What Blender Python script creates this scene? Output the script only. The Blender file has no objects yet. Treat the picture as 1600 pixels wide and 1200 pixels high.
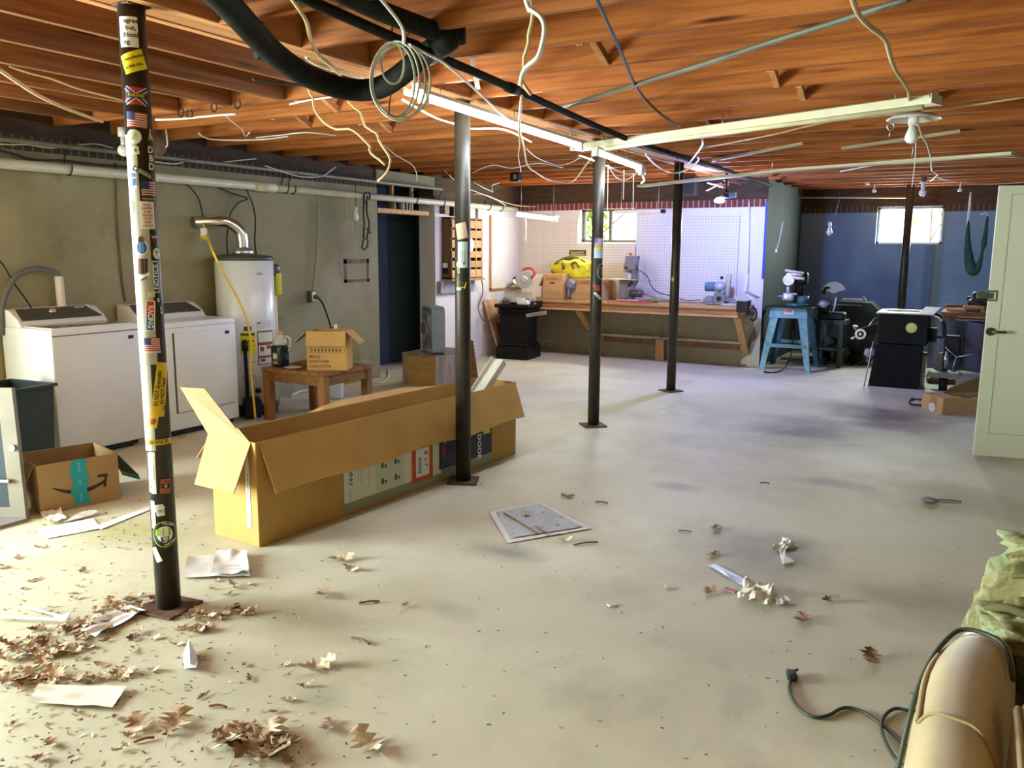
import bpy, bmesh, math, random
from math import pi, sin, cos, radians as rad
from mathutils import Vector, Matrix
rng = random.Random(7)
SC = bpy.context.scene
COL = SC.collection
D = bpy.data

# ------------------------------------------------------------------ camera
F, PITCH, ROLL, YAW, HCAM = 1299.6, 0.16084, 0.0066, 0.51665, 1.55
_f = Vector((-sin(YAW)*cos(PITCH), cos(YAW)*cos(PITCH), -sin(PITCH)))
_r0 = Vector((cos(YAW), sin(YAW), 0)); _u0 = _r0.cross(_f)
_r = cos(ROLL)*_r0 + sin(ROLL)*_u0; _u = -sin(ROLL)*_r0 + cos(ROLL)*_u0
EYE = Vector((0, 0, HCAM))
cam = D.cameras.new('camera'); cam.sensor_width = 36; cam.lens = F/1600*36; cam.clip_start = .05; cam.clip_end = 200
co = D.objects.new('camera', cam); COL.objects.link(co)
M = Matrix((( _r.x, _u.x, -_f.x, 0), (_r.y, _u.y, -_f.y, 0), (_r.z, _u.z, -_f.z, HCAM), (0, 0, 0, 1)))
co.matrix_world = M
SC.camera = co

def ray(px, py): return (px-800)/F*_r - (py-600)/F*_u + _f
def gz(px, py, z=0.0): d = ray(px, py); return EYE + d*((z-HCAM)/d.z)
def gx(px, py, X): d = ray(px, py); return EYE + d*(X/d.x)
def gy(px, py, Y): d = ray(px, py); return EYE + d*(Y/d.y)
def zat(px, py, x, y): d = ray(px, py); return HCAM + d.z*(x*x+y*y)/(d.x*x+d.y*y)

# ------------------------------------------------------------------ materials
MATS = {}
def nodes(name):
    m = D.materials.new(name); m.use_nodes = True
    nt = m.node_tree; b = nt.nodes['Principled BSDF']; return m, nt, b
def mat(name, col, rough=.6, metal=0, var=.12, scale=6, bump=0, bscale=60, spec=.4, stretch=None, col2=None, detail=4, emit=None, estr=0, alpha=None, sheen=0):
    if name in MATS: return MATS[name]
    m, nt, b = nodes(name); N = nt.nodes; L = nt.links
    b.inputs['Roughness'].default_value = rough; b.inputs['Metallic'].default_value = metal
    b.inputs['Specular IOR Level'].default_value = spec
    if sheen: b.inputs['Sheen Weight'].default_value = sheen; b.inputs['Sheen Roughness'].default_value = .4
    if var or col2:
        tc = N.new('ShaderNodeTexCoord'); mp = N.new('ShaderNodeMapping'); L.new(tc.outputs['Object'], mp.inputs['Vector'])
        if stretch: mp.inputs['Scale'].default_value = stretch
        nz = N.new('ShaderNodeTexNoise'); nz.inputs['Scale'].default_value = scale; nz.inputs['Detail'].default_value = detail
        L.new(mp.outputs[0], nz.inputs['Vector'])
        rp = N.new('ShaderNodeValToRGB'); L.new(nz.outputs['Fac'], rp.inputs['Fac'])
        c2 = col2 or tuple(min(1, c*(1+var)) for c in col)
        c1 = col if col2 else tuple(c*(1-var) for c in col)
        rp.color_ramp.elements[0].position = .32; rp.color_ramp.elements[1].position = .68
        rp.color_ramp.elements[0].color = (*c1, 1); rp.color_ramp.elements[1].color = (*c2, 1)
        L.new(rp.outputs['Color'], b.inputs['Base Color'])
        if bump:
            n2 = N.new('ShaderNodeTexNoise'); n2.inputs['Scale'].default_value = bscale; n2.inputs['Detail'].default_value = 5
            L.new(mp.outputs[0], n2.inputs['Vector'])
            bp = N.new('ShaderNodeBump'); bp.inputs['Strength'].default_value = bump; bp.inputs['Distance'].default_value = .01
            L.new(n2.outputs['Fac'], bp.inputs['Height']); L.new(bp.outputs[0], b.inputs['Normal'])
    else: b.inputs['Base Color'].default_value = (*col, 1)
    if emit: b.inputs['Emission Color'].default_value = (*emit, 1); b.inputs['Emission Strength'].default_value = estr
    if alpha is not None: b.inputs['Alpha'].default_value = alpha
    MATS[name] = m; return m
def hexc(h):
    h = h.lstrip('#'); o = []
    for i in (0, 2, 4):
        c = int(h[i:i+2], 16)/255; o.append(c/12.92 if c <= .04045 else ((c+.055)/1.055)**2.4)
    return tuple(o)
def pm(key):            # plain printed / painted colours by hex
    return mat('paint_'+key.lstrip('#'), hexc(key), .55, var=0)

def wood(name, c1, c2, stretch, rough=.7, knots=True, scale=3.0):
    m, nt, b = nodes(name); N = nt.nodes; L = nt.links
    b.inputs['Roughness'].default_value = rough; b.inputs['Specular IOR Level'].default_value = .25
    tc = N.new('ShaderNodeTexCoord'); mp = N.new('ShaderNodeMapping'); mp.inputs['Scale'].default_value = stretch
    L.new(tc.outputs['Object'], mp.inputs['Vector'])
    oi = N.new('ShaderNodeObjectInfo')
    add = N.new('ShaderNodeVectorMath'); add.operation = 'ADD'
    cmb = N.new('ShaderNodeCombineXYZ'); mul = N.new('ShaderNodeMath'); mul.operation = 'MULTIPLY'; mul.inputs[1].default_value = 37
    L.new(oi.outputs['Random'], mul.inputs[0])
    for i in range(3): L.new(mul.outputs[0], cmb.inputs[i])
    L.new(mp.outputs[0], add.inputs[0]); L.new(cmb.outputs[0], add.inputs[1])
    nz = N.new('ShaderNodeTexNoise'); nz.inputs['Scale'].default_value = scale; nz.inputs['Detail'].default_value = 7; nz.inputs['Roughness'].default_value = .6; nz.inputs['Distortion'].default_value = .6
    L.new(add.outputs[0], nz.inputs['Vector'])
    rp = N.new('ShaderNodeValToRGB'); rp.color_ramp.elements[0].position = .34; rp.color_ramp.elements[1].position = .64
    rp.color_ramp.elements[0].color = (*c1, 1); rp.color_ramp.elements[1].color = (*c2, 1); L.new(nz.outputs['Fac'], rp.inputs['Fac'])
    out = rp.outputs['Color']
    hv = N.new('ShaderNodeMath'); hv.operation = 'MULTIPLY_ADD'; hv.inputs[1].default_value = .5; hv.inputs[2].default_value = .72
    L.new(oi.outputs['Random'], hv.inputs[0])
    mx = N.new('ShaderNodeMix'); mx.data_type = 'RGBA'; mx.blend_type = 'MULTIPLY'; mx.inputs[0].default_value = 1
    L.new(out, mx.inputs[6]); L.new(hv.outputs[0], mx.inputs[7]); out = mx.outputs[2]
    if knots:
        vm = N.new('ShaderNodeMapping'); vm.inputs['Scale'].default_value = tuple(min(s, 3.2) if s < 2 else 5.5 for s in stretch)
        ad2 = N.new('ShaderNodeVectorMath'); ad2.operation = 'ADD'; L.new(tc.outputs['Object'], vm.inputs['Vector']); L.new(vm.outputs[0], ad2.inputs[0]); L.new(cmb.outputs[0], ad2.inputs[1])
        vo = N.new('ShaderNodeTexVoronoi'); vo.inputs['Scale'].default_value = 1.6; L.new(ad2.outputs[0], vo.inputs['Vector'])
        r2 = N.new('ShaderNodeValToRGB'); r2.color_ramp.elements[0].position = .05; r2.color_ramp.elements[1].position = .13
        r2.color_ramp.elements[0].color = (.16, .1, .07, 1); r2.color_ramp.elements[1].color = (1, 1, 1, 1); L.new(vo.outputs['Distance'], r2.inputs['Fac'])
        m2 = N.new('ShaderNodeMix'); m2.data_type = 'RGBA'; m2.blend_type = 'MULTIPLY'; m2.inputs[0].default_value = 1
        L.new(out, m2.inputs[6]); L.new(r2.outputs['Color'], m2.inputs[7]); out = m2.outputs[2]
    L.new(out, b.inputs['Base Color'])
    bp = N.new('ShaderNodeBump'); bp.inputs['Strength'].default_value = .15; bp.inputs['Distance'].default_value = .004
    L.new(nz.outputs['Fac'], bp.inputs['Height']); L.new(bp.outputs[0], b.inputs['Normal'])
    MATS[name] = m; return m

def layered(name, base, layers, rough=.8, bump=.2, bscale=30, spec=.3):
    """base colour plus noise-masked layers: (colour, scale, lo, hi, strength, stretch, seed)"""
    m, nt, b = nodes(name); N = nt.nodes; L = nt.links
    b.inputs['Roughness'].default_value = rough; b.inputs['Specular IOR Level'].default_value = spec
    tc = N.new('ShaderNodeTexCoord'); rgb = N.new('ShaderNodeRGB'); rgb.outputs[0].default_value = (*base, 1); out = rgb.outputs[0]
    for (c, sc, lo, hi, st, stretch, seed) in layers:
        mp = N.new('ShaderNodeMapping'); mp.inputs['Scale'].default_value = stretch; mp.inputs['Location'].default_value = (seed, seed*1.7, seed*.3)
        L.new(tc.outputs['Object'], mp.inputs['Vector'])
        nz = N.new('ShaderNodeTexNoise'); nz.inputs['Scale'].default_value = sc; nz.inputs['Detail'].default_value = 6; nz.inputs['Roughness'].default_value = .62
        L.new(mp.outputs[0], nz.inputs['Vector'])
        mr = N.new('ShaderNodeMapRange'); mr.inputs['From Min'].default_value = lo; mr.inputs['From Max'].default_value = hi; mr.inputs['To Max'].default_value = st
        L.new(nz.outputs['Fac'], mr.inputs['Value'])
        mx = N.new('ShaderNodeMix'); mx.data_type = 'RGBA'; L.new(mr.outputs[0], mx.inputs[0]); L.new(out, mx.inputs[6]); mx.inputs[7].default_value = (*c, 1); out = mx.outputs[2]
    L.new(out, b.inputs['Base Color'])
    n2 = N.new('ShaderNodeTexNoise'); n2.inputs['Scale'].default_value = bscale; n2.inputs['Detail'].default_value = 6; L.new(tc.outputs['Object'], n2.inputs['Vector'])
    bp = N.new('ShaderNodeBump'); bp.inputs['Strength'].default_value = bump; bp.inputs['Distance'].default_value = .01
    L.new(n2.outputs['Fac'], bp.inputs['Height']); L.new(bp.outputs[0], b.inputs['Normal'])
    MATS[name] = m; return m

# ------------------------------------------------------------------ mesh builder
TXT = {}
def text_mesh(s, bold=0):
    k = (s, bold)
    if k not in TXT:
        c = D.curves.new('lettering', 'FONT'); c.body = s; c.align_x = 'CENTER'; c.align_y = 'CENTER'; c.size = 1; c.resolution_u = 2
        c.offset = .02*bold
        o = D.objects.new('lettering', c); me = D.meshes.new_from_object(o)
        TXT[k] = ([(v.co.x, v.co.y) for v in me.vertices], [tuple(p.vertices) for p in me.polygons])
        D.objects.remove(o); D.meshes.remove(me); D.curves.remove(c)
    return TXT[k]

class B:
    def __init__(s): s.v = []; s.f = []; s.m = []; s.s = []
    def add(s, vs, fs, mi=0, smooth=False, mtx=None):
        o = len(s.v)
        for p in vs:
            p = Vector(p)
            s.v.append(mtx @ p if mtx is not None else p)
        for k, f in enumerate(fs):
            s.f.append(tuple(i+o for i in f)); s.m.append(mi); s.s.append(smooth[k] if isinstance(smooth, list) else smooth)
        return s
    def bm(s, bm, mi=0, smooth=False, mtx=None):
        bm.verts.index_update()
        s.add([v.co.copy() for v in bm.verts], [[v.index for v in f.verts] for f in bm.faces], mi, smooth, mtx); bm.free(); return s
    def box(s, c, d, rz=0, mi=0, bev=0, mtx=None, rx=0, ry=0, seg=1):
        t = Matrix.Translation(Vector(c)) @ Matrix.Rotation(rz, 4, 'Z') @ Matrix.Rotation(ry, 4, 'Y') @ Matrix.Rotation(rx, 4, 'X')
        if mtx is not None: t = mtx @ t
        bm = bmesh.new(); bmesh.ops.create_cube(bm, size=1)
        for v in bm.verts: v.co = Vector((v.co.x*d[0], v.co.y*d[1], v.co.z*d[2]))
        if bev: bmesh.ops.bevel(bm, geom=bm.edges[:], offset=bev, segments=seg, affect='EDGES', profile=.5)
        return s.bm(bm, mi, bool(bev and seg > 2), t)
    def bb(s, a, b, **k):   # box from two corners
        return s.box([(a[i]+b[i])/2 for i in range(3)], [abs(b[i]-a[i]) for i in range(3)], **k)
    def cyl(s, p0, p1, r0, r1=None, n=16, mi=0, caps=True):
        p0 = Vector(p0); p1 = Vector(p1); r1 = r0 if r1 is None else r1
        ax = (p1-p0).normalized(); q = ax.to_track_quat('Z', 'Y')
        vs = []; fs = []; sm = []
        for (p, r) in ((p0, r0), (p1, r1)):
            for i in range(n):
                a = 2*pi*i/n; vs.append(p + q @ Vector((r*cos(a), r*sin(a), 0)))
        for i in range(n): j = (i+1) % n; fs.append((i, j, n+j, n+i)); sm.append(True)
        if caps: fs += [tuple(range(n-1, -1, -1)), tuple(range(n, 2*n))]; sm += [False, False]
        return s.add(vs, fs, mi, sm)
    def tube(s, pts, r, n=8, mi=0, sub=5, closed=False):
        P = [Vector(p) for p in pts]
        if sub > 1 and len(P) > 2:
            Q = []; k = len(P)
            for i in range(k if closed else k-1):
                a = P[(i-1) % k] if (i or closed) else P[0]; b = P[i]; c = P[(i+1) % k]; d = P[(i+2) % k] if (i+2 < k or closed) else P[-1]
                for j in range(sub):
                    t = j/sub; Q.append(.5*((2*b)+(c-a)*t+(2*a-5*b+4*c-d)*t*t+(3*b-a-3*c+d)*t**3))
            if not closed: Q.append(P[-1])
            P = Q
        vs = []; fs = []; sm = []; N = len(P)
        up = None
        for i, p in enumerate(P):
            t = (P[(i+1) % N]-P[i-1]) if closed else (P[min(i+1, N-1)]-P[max(i-1, 0)])
            if t.length < 1e-9: t = Vector((0, 0, 1))
            t.normalize()
            if up is None:
                up = Vector((0, 0, 1)) if abs(t.z) < .9 else Vector((1, 0, 0))
            x = up.cross(t)
            if x.length < 1e-6: x = Vector((1, 0, 0)).cross(t)
            x.normalize(); y = t.cross(x); up = y
            rr = r(i/(N-1)) if callable(r) else r
            for k in range(n): a = 2*pi*k/n; vs.append(p + x*rr*cos(a) + y*rr*sin(a))
        for i in range(N if closed else N-1):
            for k in range(n):
                j = (k+1) % n; i2 = (i+1) % N; fs.append((i*n+k, i*n+j, i2*n+j, i2*n+k)); sm.append(True)
        if not closed: fs += [tuple(range(n-1, -1, -1)), tuple(range((N-1)*n, N*n))]; sm += [False, False]
        return s.add(vs, fs, mi, sm)
    def lathe(s, prof, c=(0, 0, 0), n=24, mi=0, mtx=None, caps=True):
        t = Matrix.Translation(Vector(c)); t = mtx @ t if mtx is not None else t
        vs = []; fs = []; sm = []
        for (r, z) in prof:
            for i in range(n): a = 2*pi*i/n; vs.append((max(r, 1e-4)*cos(a), max(r, 1e-4)*sin(a), z))
        for k in range(len(prof)-1):
            for i in range(n): j = (i+1) % n; fs.append((k*n+i, k*n+j, (k+1)*n+j, (k+1)*n+i)); sm.append(True)
        if caps: fs += [tuple(range(n-1, -1, -1)), tuple(range((len(prof)-1)*n, len(prof)*n))]; sm += [False, False]
        return s.add(vs, fs, mi, sm, t)
    def prism(s, poly, h, mi=0, mtx=None):  # polygon in XY extruded 0..h in Z
        n = len(poly); vs = [(x, y, 0) for x, y in poly]+[(x, y, h) for x, y in poly]
        fs = [tuple(range(n-1, -1, -1)), tuple(range(n, 2*n))]+[(i, (i+1) % n, n+(i+1) % n, n+i) for i in range(n)]
        return s.add(vs, fs, mi, False, mtx)
    def slab(s, quad, th, mi=0):  # four 3D corners, thickened along the normal
        q = [Vector(p) for p in quad]; nn = (q[1]-q[0]).cross(q[-1]-q[0]).normalized()*th/2; n = len(q)
        vs = [p-nn for p in q]+[p+nn for p in q]
        fs = [tuple(range(n-1, -1, -1)), tuple(range(n, 2*n))]+[(i, (i+1) % n, n+(i+1) % n, n+i) for i in range(n)]
        return s.add(vs, fs, mi)
    def ball(s, c, r, n=12, mi=0, sc=(1, 1, 1), rz=0):
        bm = bmesh.new(); bmesh.ops.create_uvsphere(bm, u_segments=n*2, v_segments=n, radius=1)
        return s.bm(bm, mi, True, Matrix.Translation(Vector(c)) @ Matrix.Rotation(rz, 4, 'Z') @ Matrix.Diagonal((r*sc[0], r*sc[1], r*sc[2], 1)))
    def text(s, t, mtx, size, mi=0, bold=0, sx=1):
        v, f = text_mesh(t, bold); return s.add([(x*size*sx, y*size, 0) for x, y in v], f, mi, False, mtx)
    def mesh(s, name, mats, inv=None):
        me = D.meshes.new(name); vs = [inv @ v for v in s.v] if inv is not None else s.v
        me.from_pydata([tuple(v) for v in vs], [], s.f); me.update()
        if not isinstance(mats, (list, tuple)): mats = [mats]
        for m in mats: me.materials.append(m)
        me.polygons.foreach_set('material_index', s.m); me.polygons.foreach_set('use_smooth', s.s); me.update()
        return me

def frame(o, xd, yd):   # matrix from origin, x direction, y direction
    x = Vector(xd).normalized(); y = Vector(yd); y = (y-x*y.dot(x)).normalized(); z = x.cross(y)
    return Matrix(((x.x, y.x, z.x, o[0]), (x.y, y.y, z.y, o[1]), (x.z, y.z, z.z, o[2]), (0, 0, 0, 1)))

def tag(o, label=None, cat=None, group=None, kind=None):
    if label: o['label'] = label
    if cat: o['category'] = cat
    if group: o['group'] = group
    if kind: o['kind'] = kind
    return o
def thing(name, label, cat, loc=(0, 0, 0), rz=0, group=None, kind=None):
    o = D.objects.new(name, None); COL.objects.link(o); o.location = loc; o.rotation_euler = (0, 0, rz); o.empty_display_size = .1
    return tag(o, label, cat, group, kind)
def mw(o):
    m = Matrix.Translation(o.location) @ o.rotation_euler.to_matrix().to_4x4()
    return mw(o.parent) @ m if o.parent else m
def part(p, name, b, mats, label=None, world=False, kind=None):
    me = b.mesh(name, mats, mw(p).inverted() if world else None)
    o = D.objects.new(name, me); COL.objects.link(o); o.parent = p
    return tag(o, label, None, None, kind)
def solo(name, label, cat, b, mats, loc=(0, 0, 0), rz=0, group=None, kind=None, world=False):
    o = D.objects.new(name, None); o.location = loc; o.rotation_euler = (0, 0, rz)
    inv = mw(o).inverted() if world else None; D.objects.remove(o)
    o = D.objects.new(name, b.mesh(name, mats, inv)); COL.objects.link(o); o.location = loc; o.rotation_euler = (0, 0, rz)
    return tag(o, label, cat, group, kind)
def dup(root, loc, rz=0, label=None, group=None, scale=None):
    r = root.copy(); COL.objects.link(r); r.location = loc; r.rotation_euler = (0, 0, rz)
    if scale: r.scale = scale
    if label: r['label'] = label
    if group: r['group'] = group
    for ch in list(root.children):
        c = ch.copy(); COL.objects.link(c); c.parent = r
        for g in list(ch.children):
            d = g.copy(); COL.objects.link(d); d.parent = c
    return r
def struct(name, b, mats, label=None, cat=None, group=None):
    return solo(name, label or name.replace('_', ' '), cat or name.split('_')[0], b, mats, kind='structure', group=group)

# common materials
m_black = mat('black_metal', (.006, .0065, .0065), .5, .0, var=.3, scale=8, spec=.25)
m_pole = mat('pole_metal', (.046, .036, .021), .45, .2, var=.35, scale=9, col2=(.021, .017, .011))
m_white = mat('white_enamel', (.75, .78, .80), .28, var=.02, spec=.5)
m_plastic_w = mat('white_plastic', (.78, .77, .72), .4, var=.04)
m_steel = mat('steel', (.55, .55, .54), .35, .9, var=.15, scale=12)
m_alum = mat('aluminium_foil', (.7, .7, .69), .25, 1, var=.1)
m_card = mat('cardboard', (.44, .265, .085), .85, var=.10, scale=3, spec=.15)
m_card_in = mat('cardboard_inside', (.44, .27, .115), .9, var=.08, scale=3, spec=.1)
m_card_pale = mat('cardboard_pale', (.44, .285, .135), .85, var=.05, scale=3, spec=.15)
m_dark = mat('dark_rubber', (.016, .016, .018), .6, var=.2)
m_cream = mat('cream_pipe', (.66, .62, .45), .45, var=.1, scale=5)
m_rust = mat('rusty_steel', (.10, .05, .025), .8, .2, var=.5, scale=20)
m_paper = mat('paper', (.74, .71, .68), .8, var=.04, scale=4)
m_galv = mat('grey_cable', (.25, .24, .2), .6, var=.15)
DAY, EXPO = 245, 1.9
# ------------------------------------------------------------------ room shell
XL, YB, YB2, XC = -6.33, 11.32, 13.6, -2.60      # left wall, back wall, deep back wall, corner where the back wall ends
ZJ, ZS = 2.46, 2.70                                # joist underside, subfloor underside
m_floor = layered('concrete_floor', (.55, .525, .385), [
    ((.67, .655, .54), .55, .42, .66, .75, (1, 1, 1), 3),
    ((.40, .38, .25), .9, .48, .70, .65, (1, 1, 1), 11),
    ((.33, .325, .25), 1.3, .56, .76, .55, (1, .6, 1), 31),
    ((.20, .19, .15), 1.1, .62, .76, .5, (1, .55, 1), 55),
    ((.68, .66, .60), 2.3, .60, .76, .5, (1, .5, 1), 71),
    ((.16, .13, .09), 26, .70, .76, .6, (1, 1, 1), 5)], rough=.62, bump=.10, bscale=22, spec=.35)
def floor_stains_shadows(m, spots):      # stains with a shape and place of their own, plus painted pole shadows
    nt = m.node_tree; N = nt.nodes; L = nt.links; b = N['Principled BSDF']; out = b.inputs['Base Color'].links[0].from_socket
    tc = N.new('ShaderNodeTexCoord'); nz = N.new('ShaderNodeTexNoise'); nz.inputs['Scale'].default_value = 3.2; nz.inputs['Detail'].default_value = 6; L.new(tc.outputs['Object'], nz.inputs['Vector'])
    for (x, y, rx, ry, col, st) in spots:
        mp = N.new('ShaderNodeMapping'); mp.vector_type = 'POINT'; mp.inputs['Location'].default_value = (-x/rx, -y/ry, 0); mp.inputs['Scale'].default_value = (1/rx, 1/ry, 0); L.new(tc.outputs['Object'], mp.inputs['Vector'])
        ln = N.new('ShaderNodeVectorMath'); ln.operation = 'LENGTH'; L.new(mp.outputs[0], ln.inputs[0])
        ma = N.new('ShaderNodeMath'); ma.operation = 'MULTIPLY_ADD'; ma.inputs[1].default_value = 1.5; L.new(nz.outputs['Fac'], ma.inputs[0]); L.new(ln.outputs['Value'], ma.inputs[2])
        mr = N.new('ShaderNodeMapRange'); mr.inputs['From Min'].default_value = 1.85; mr.inputs['From Max'].default_value = .95; mr.inputs['To Max'].default_value = st; L.new(ma.outputs[0], mr.inputs['Value'])
        mx = N.new('ShaderNodeMix'); mx.data_type = 'RGBA'; L.new(mr.outputs[0], mx.inputs[0]); L.new(out, mx.inputs[6]); mx.inputs[7].default_value = (*col, 1); out = mx.outputs[2]
    L.new(out, b.inputs['Base Color'])
def spot(px, py, rx, ry, col, st): p = gz(px, py); return (p.x, p.y, rx, ry, col, st)
floor_stains_shadows(m_floor, [spot(1255, 672, .50, .70, (.14, .135, .135), .8), spot(1390, 652, .55, .65, (.15, .12, .12), .75), spot(1180, 860, .42, .40, (.20, .19, .19), .6), spot(785, 862, .22, .16, (.16, .15, .14), .7), spot(480, 975, .5, .18, (.30, .28, .18), .7),  # last spot on this line paints in the first pole's shadow
    spot(180, 830, .5, .25, (.36, .36, .10), .6), spot(1480, 780, .5, .45, (.25, .22, .12), .7), spot(1440, 940, .45, .35, (.24, .22, .12), .65), spot(1330, 720, .4, .5, (.74, .73, .66), .6), spot(1300, 755, .28, .14, (.20, .18, .16), .5),
    spot(505, 1095, .12, .10, (.30, .29, .22), .7), spot(700, 950, .18, .10, (.36, .34, .27), .6), spot(1300, 660, .8, .25, (.30, .27, .27), .5), spot(1060, 760, .15, .12, (.27, .26, .24), .6), spot(1550, 720, .3, .4, (.30, .24, .15), .6), spot(950, 642, .7, .35, (.36, .29, .22), .45)])  # last spot paints in the shadow by the third pole
m_wall_l = layered('left_wall_concrete', (.31, .285, .165), [
    ((.17, .155, .08), .8, .46, .70, .75, (1, 1, 1), 2),
    ((.42, .39, .31), .7, .52, .72, .7, (1, 1, .8), 9),
    ((.085, .08, .055), 1.9, .60, .76, .75, (1, 1, .8), 21),
    ((.36, .30, .24), 5, .6, .75, .4, (1, 1, 1), 40)], rough=.9, bump=.3, bscale=16)
m_wall_w = layered('white_painted_wall', (.74, .715, .69), [((.60, .57, .52), 1.4, .55, .75, .5, (1, 1, 1), 4), ((.5, .46, .40), 9, .66, .76, .35, (1, 1, 1), 8)], rough=.75, bump=.15, bscale=14)
m_wall_raw = layered('bare_concrete', (.30, .255, .165), [((.19, .155, .095), 1.6, .45, .7, .8, (1, 1, 1), 6), ((.52, .46, .33), 2.2, .58, .72, .7, (1, 1, 1.6), 16)], rough=.9, bump=.25, bscale=20)
m_wall_b = layered('blue_grey_paint', (.17, .27, .40), [((.12, .19, .28), 1.1, .48, .72, .8, (1, 1, 1), 3), ((.07, .10, .12), 1.3, .6, .78, .7, (2, 2, .5), 13), ((.27, .33, .37), 3, .58, .75, .5, (1, 1, 1), 23)], rough=.8, bump=.2, bscale=16)
m_wall_dk = layered('dark_green_paint', (.034, .046, .048), [((.018, .026, .032), 1.2, .45, .7, .8, (1, 1, .6), 3), ((.05, .06, .05), 3, .6, .78, .5, (1, 1, .5), 8)], rough=.75, bump=.15)
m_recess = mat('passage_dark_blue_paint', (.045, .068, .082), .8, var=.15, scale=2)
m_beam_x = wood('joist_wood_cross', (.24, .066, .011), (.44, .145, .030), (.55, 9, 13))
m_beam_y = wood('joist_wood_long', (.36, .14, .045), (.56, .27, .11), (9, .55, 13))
m_beam_l = wood('joist_wood_left_shaded', (.16, .060, .020), (.30, .125, .045), (9, .55, 13))  # darker pine: shade on the left joists put into the wood colour
m_sub = wood('subfloor_board', (.42, .22, .10), (.60, .36, .19), (1.4, 7, 7), knots=False)
m_sill = wood('sill_timber', (.045, .026, .013), (.085, .05, .024), (1.5, 1.5, 9), knots=False)

def brick_mat(name, axis, c1, c2, mortar):
    m, nt, b = nodes(name); N = nt.nodes; L = nt.links; b.inputs['Roughness'].default_value = .9
    tc = N.new('ShaderNodeTexCoord'); sp = N.new('ShaderNodeSeparateXYZ'); L.new(tc.outputs['Object'], sp.inputs[0])
    cb = N.new('ShaderNodeCombineXYZ'); L.new(sp.outputs['X' if axis == 'x' else 'Y'], cb.inputs[0]); L.new(sp.outputs['Z'], cb.inputs[1])
    br = N.new('ShaderNodeTexBrick'); br.offset = 0; br.inputs['Scale'].default_value = 1; br.inputs['Brick Width'].default_value = .075; br.inputs['Row Height'].default_value = .5
    br.inputs['Mortar Size'].default_value = .008; br.inputs['Color1'].default_value = (*c1, 1); br.inputs['Color2'].default_value = (*c2, 1); br.inputs['Mortar'].default_value = (*mortar, 1)
    L.new(cb.outputs[0], br.inputs['Vector']); L.new(br.outputs['Color'], b.inputs['Base Color']); MATS[name] = m; return m
m_brick_x = brick_mat('soldier_brick_x', 'x', (.20, .045, .03), (.13, .035, .025), (.34, .27, .24))
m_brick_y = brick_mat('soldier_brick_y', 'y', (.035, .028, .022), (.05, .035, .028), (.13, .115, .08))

b = B(); b.bb((-8.2, -3.2, -.12), (3.0, 14.0, 0)); struct('floor', b, m_floor, 'stained bare concrete basement floor')
b = B(); b.bb((-8.2, -3.2, ZS), (3.0, 14.0, ZS+.05)); struct('ceiling', b, m_sub, 'plank subfloor seen between the ceiling joists')

# left wall with the passage opening
DY0, DY1 = 7.90, 9.08
b = B()
GY0, GY1, GZ = -1.5, 1.15, 2.12
b.bb((XL-.25, GY1, 0), (XL, DY0, 2.25)); b.bb((XL-.25, -1.85, 0), (XL, GY0, 2.25)); b.bb((XL-.25, GY0, GZ), (XL, GY1, 2.25)); b.bb((XL-.25, DY0, 2.32), (XL, DY1, 2.46))
b.bb((XL-.25, -1.6, 2.25), (XL, DY0, 2.36), mi=1)
b.bb((XL-.25, -1.6, 2.36), (XL-.02, DY0, ZS), mi=2)
wl = struct('wall_left', b, [m_wall_l, m_brick_y, m_sill], 'mottled grey green concrete wall behind the washer')
b = B(); b.bb((XL-.25, DY1, 0), (XL, YB+.25, 2.12)); b.bb((XL-.25, DY1, 2.12), (XL, YB+.25, 2.22), mi=1); b.bb((XL-.25, DY1, 2.22), (XL-.02, YB+.25, ZS), mi=2)
struct('wall_left', b, [m_wall_w, m_brick_y, m_sill], 'white painted stretch of wall right of the dark passage')
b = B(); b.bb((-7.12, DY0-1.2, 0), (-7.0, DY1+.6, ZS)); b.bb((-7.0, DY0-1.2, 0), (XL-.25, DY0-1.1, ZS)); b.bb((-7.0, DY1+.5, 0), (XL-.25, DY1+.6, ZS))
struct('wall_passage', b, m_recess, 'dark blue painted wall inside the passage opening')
# back wall (with window opening)
W1 = (-5.30, -4.42, 1.66, 2.13)
def back_wall(b, x0, x1, Y, w, th=.25, zt=2.12):
    b.bb((x0, Y, 0), (w[0], Y+th, zt)); b.bb((w[1], Y, 0), (x1, Y+th, zt)); b.bb((w[0], Y, 0), (w[1], Y+th, w[2]))
    for a, c in ((x0, w[0]), (w[1], x1)):
        b.bb((a, Y, zt), (c, Y+th, zt+.10), mi=1)
    b.bb((w[0], Y, w[3]), (w[1], Y+th, zt+.10), mi=1)
    b.bb((x0, Y+.02, zt+.10), (x1, Y+th, ZS), mi=2)
b = B(); back_wall(b, XL-.25, XC, YB, W1)
struct('wall_back', b, [m_wall_w, m_brick_x, m_sill], 'white painted back wall above the long workbench')
# bare lower band of the back wall with ragged paint edge
b = B()
pts = [(-6.3, 0), (-2.86, 0), (-2.83, .10), (-2.74, .16), (-2.72, .32), (-2.64, .40), (-2.66, .46), (-2.70, .56), (-2.69, .74), (-6.3, .74)]
b.prism(pts, .012, mtx=frame((0, YB, 0), (1, 0, 0), (0, 0, 1)))
struct('trim_1', b, m_wall_raw, 'bare unpainted concrete band below the workbench', 'wall')
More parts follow.
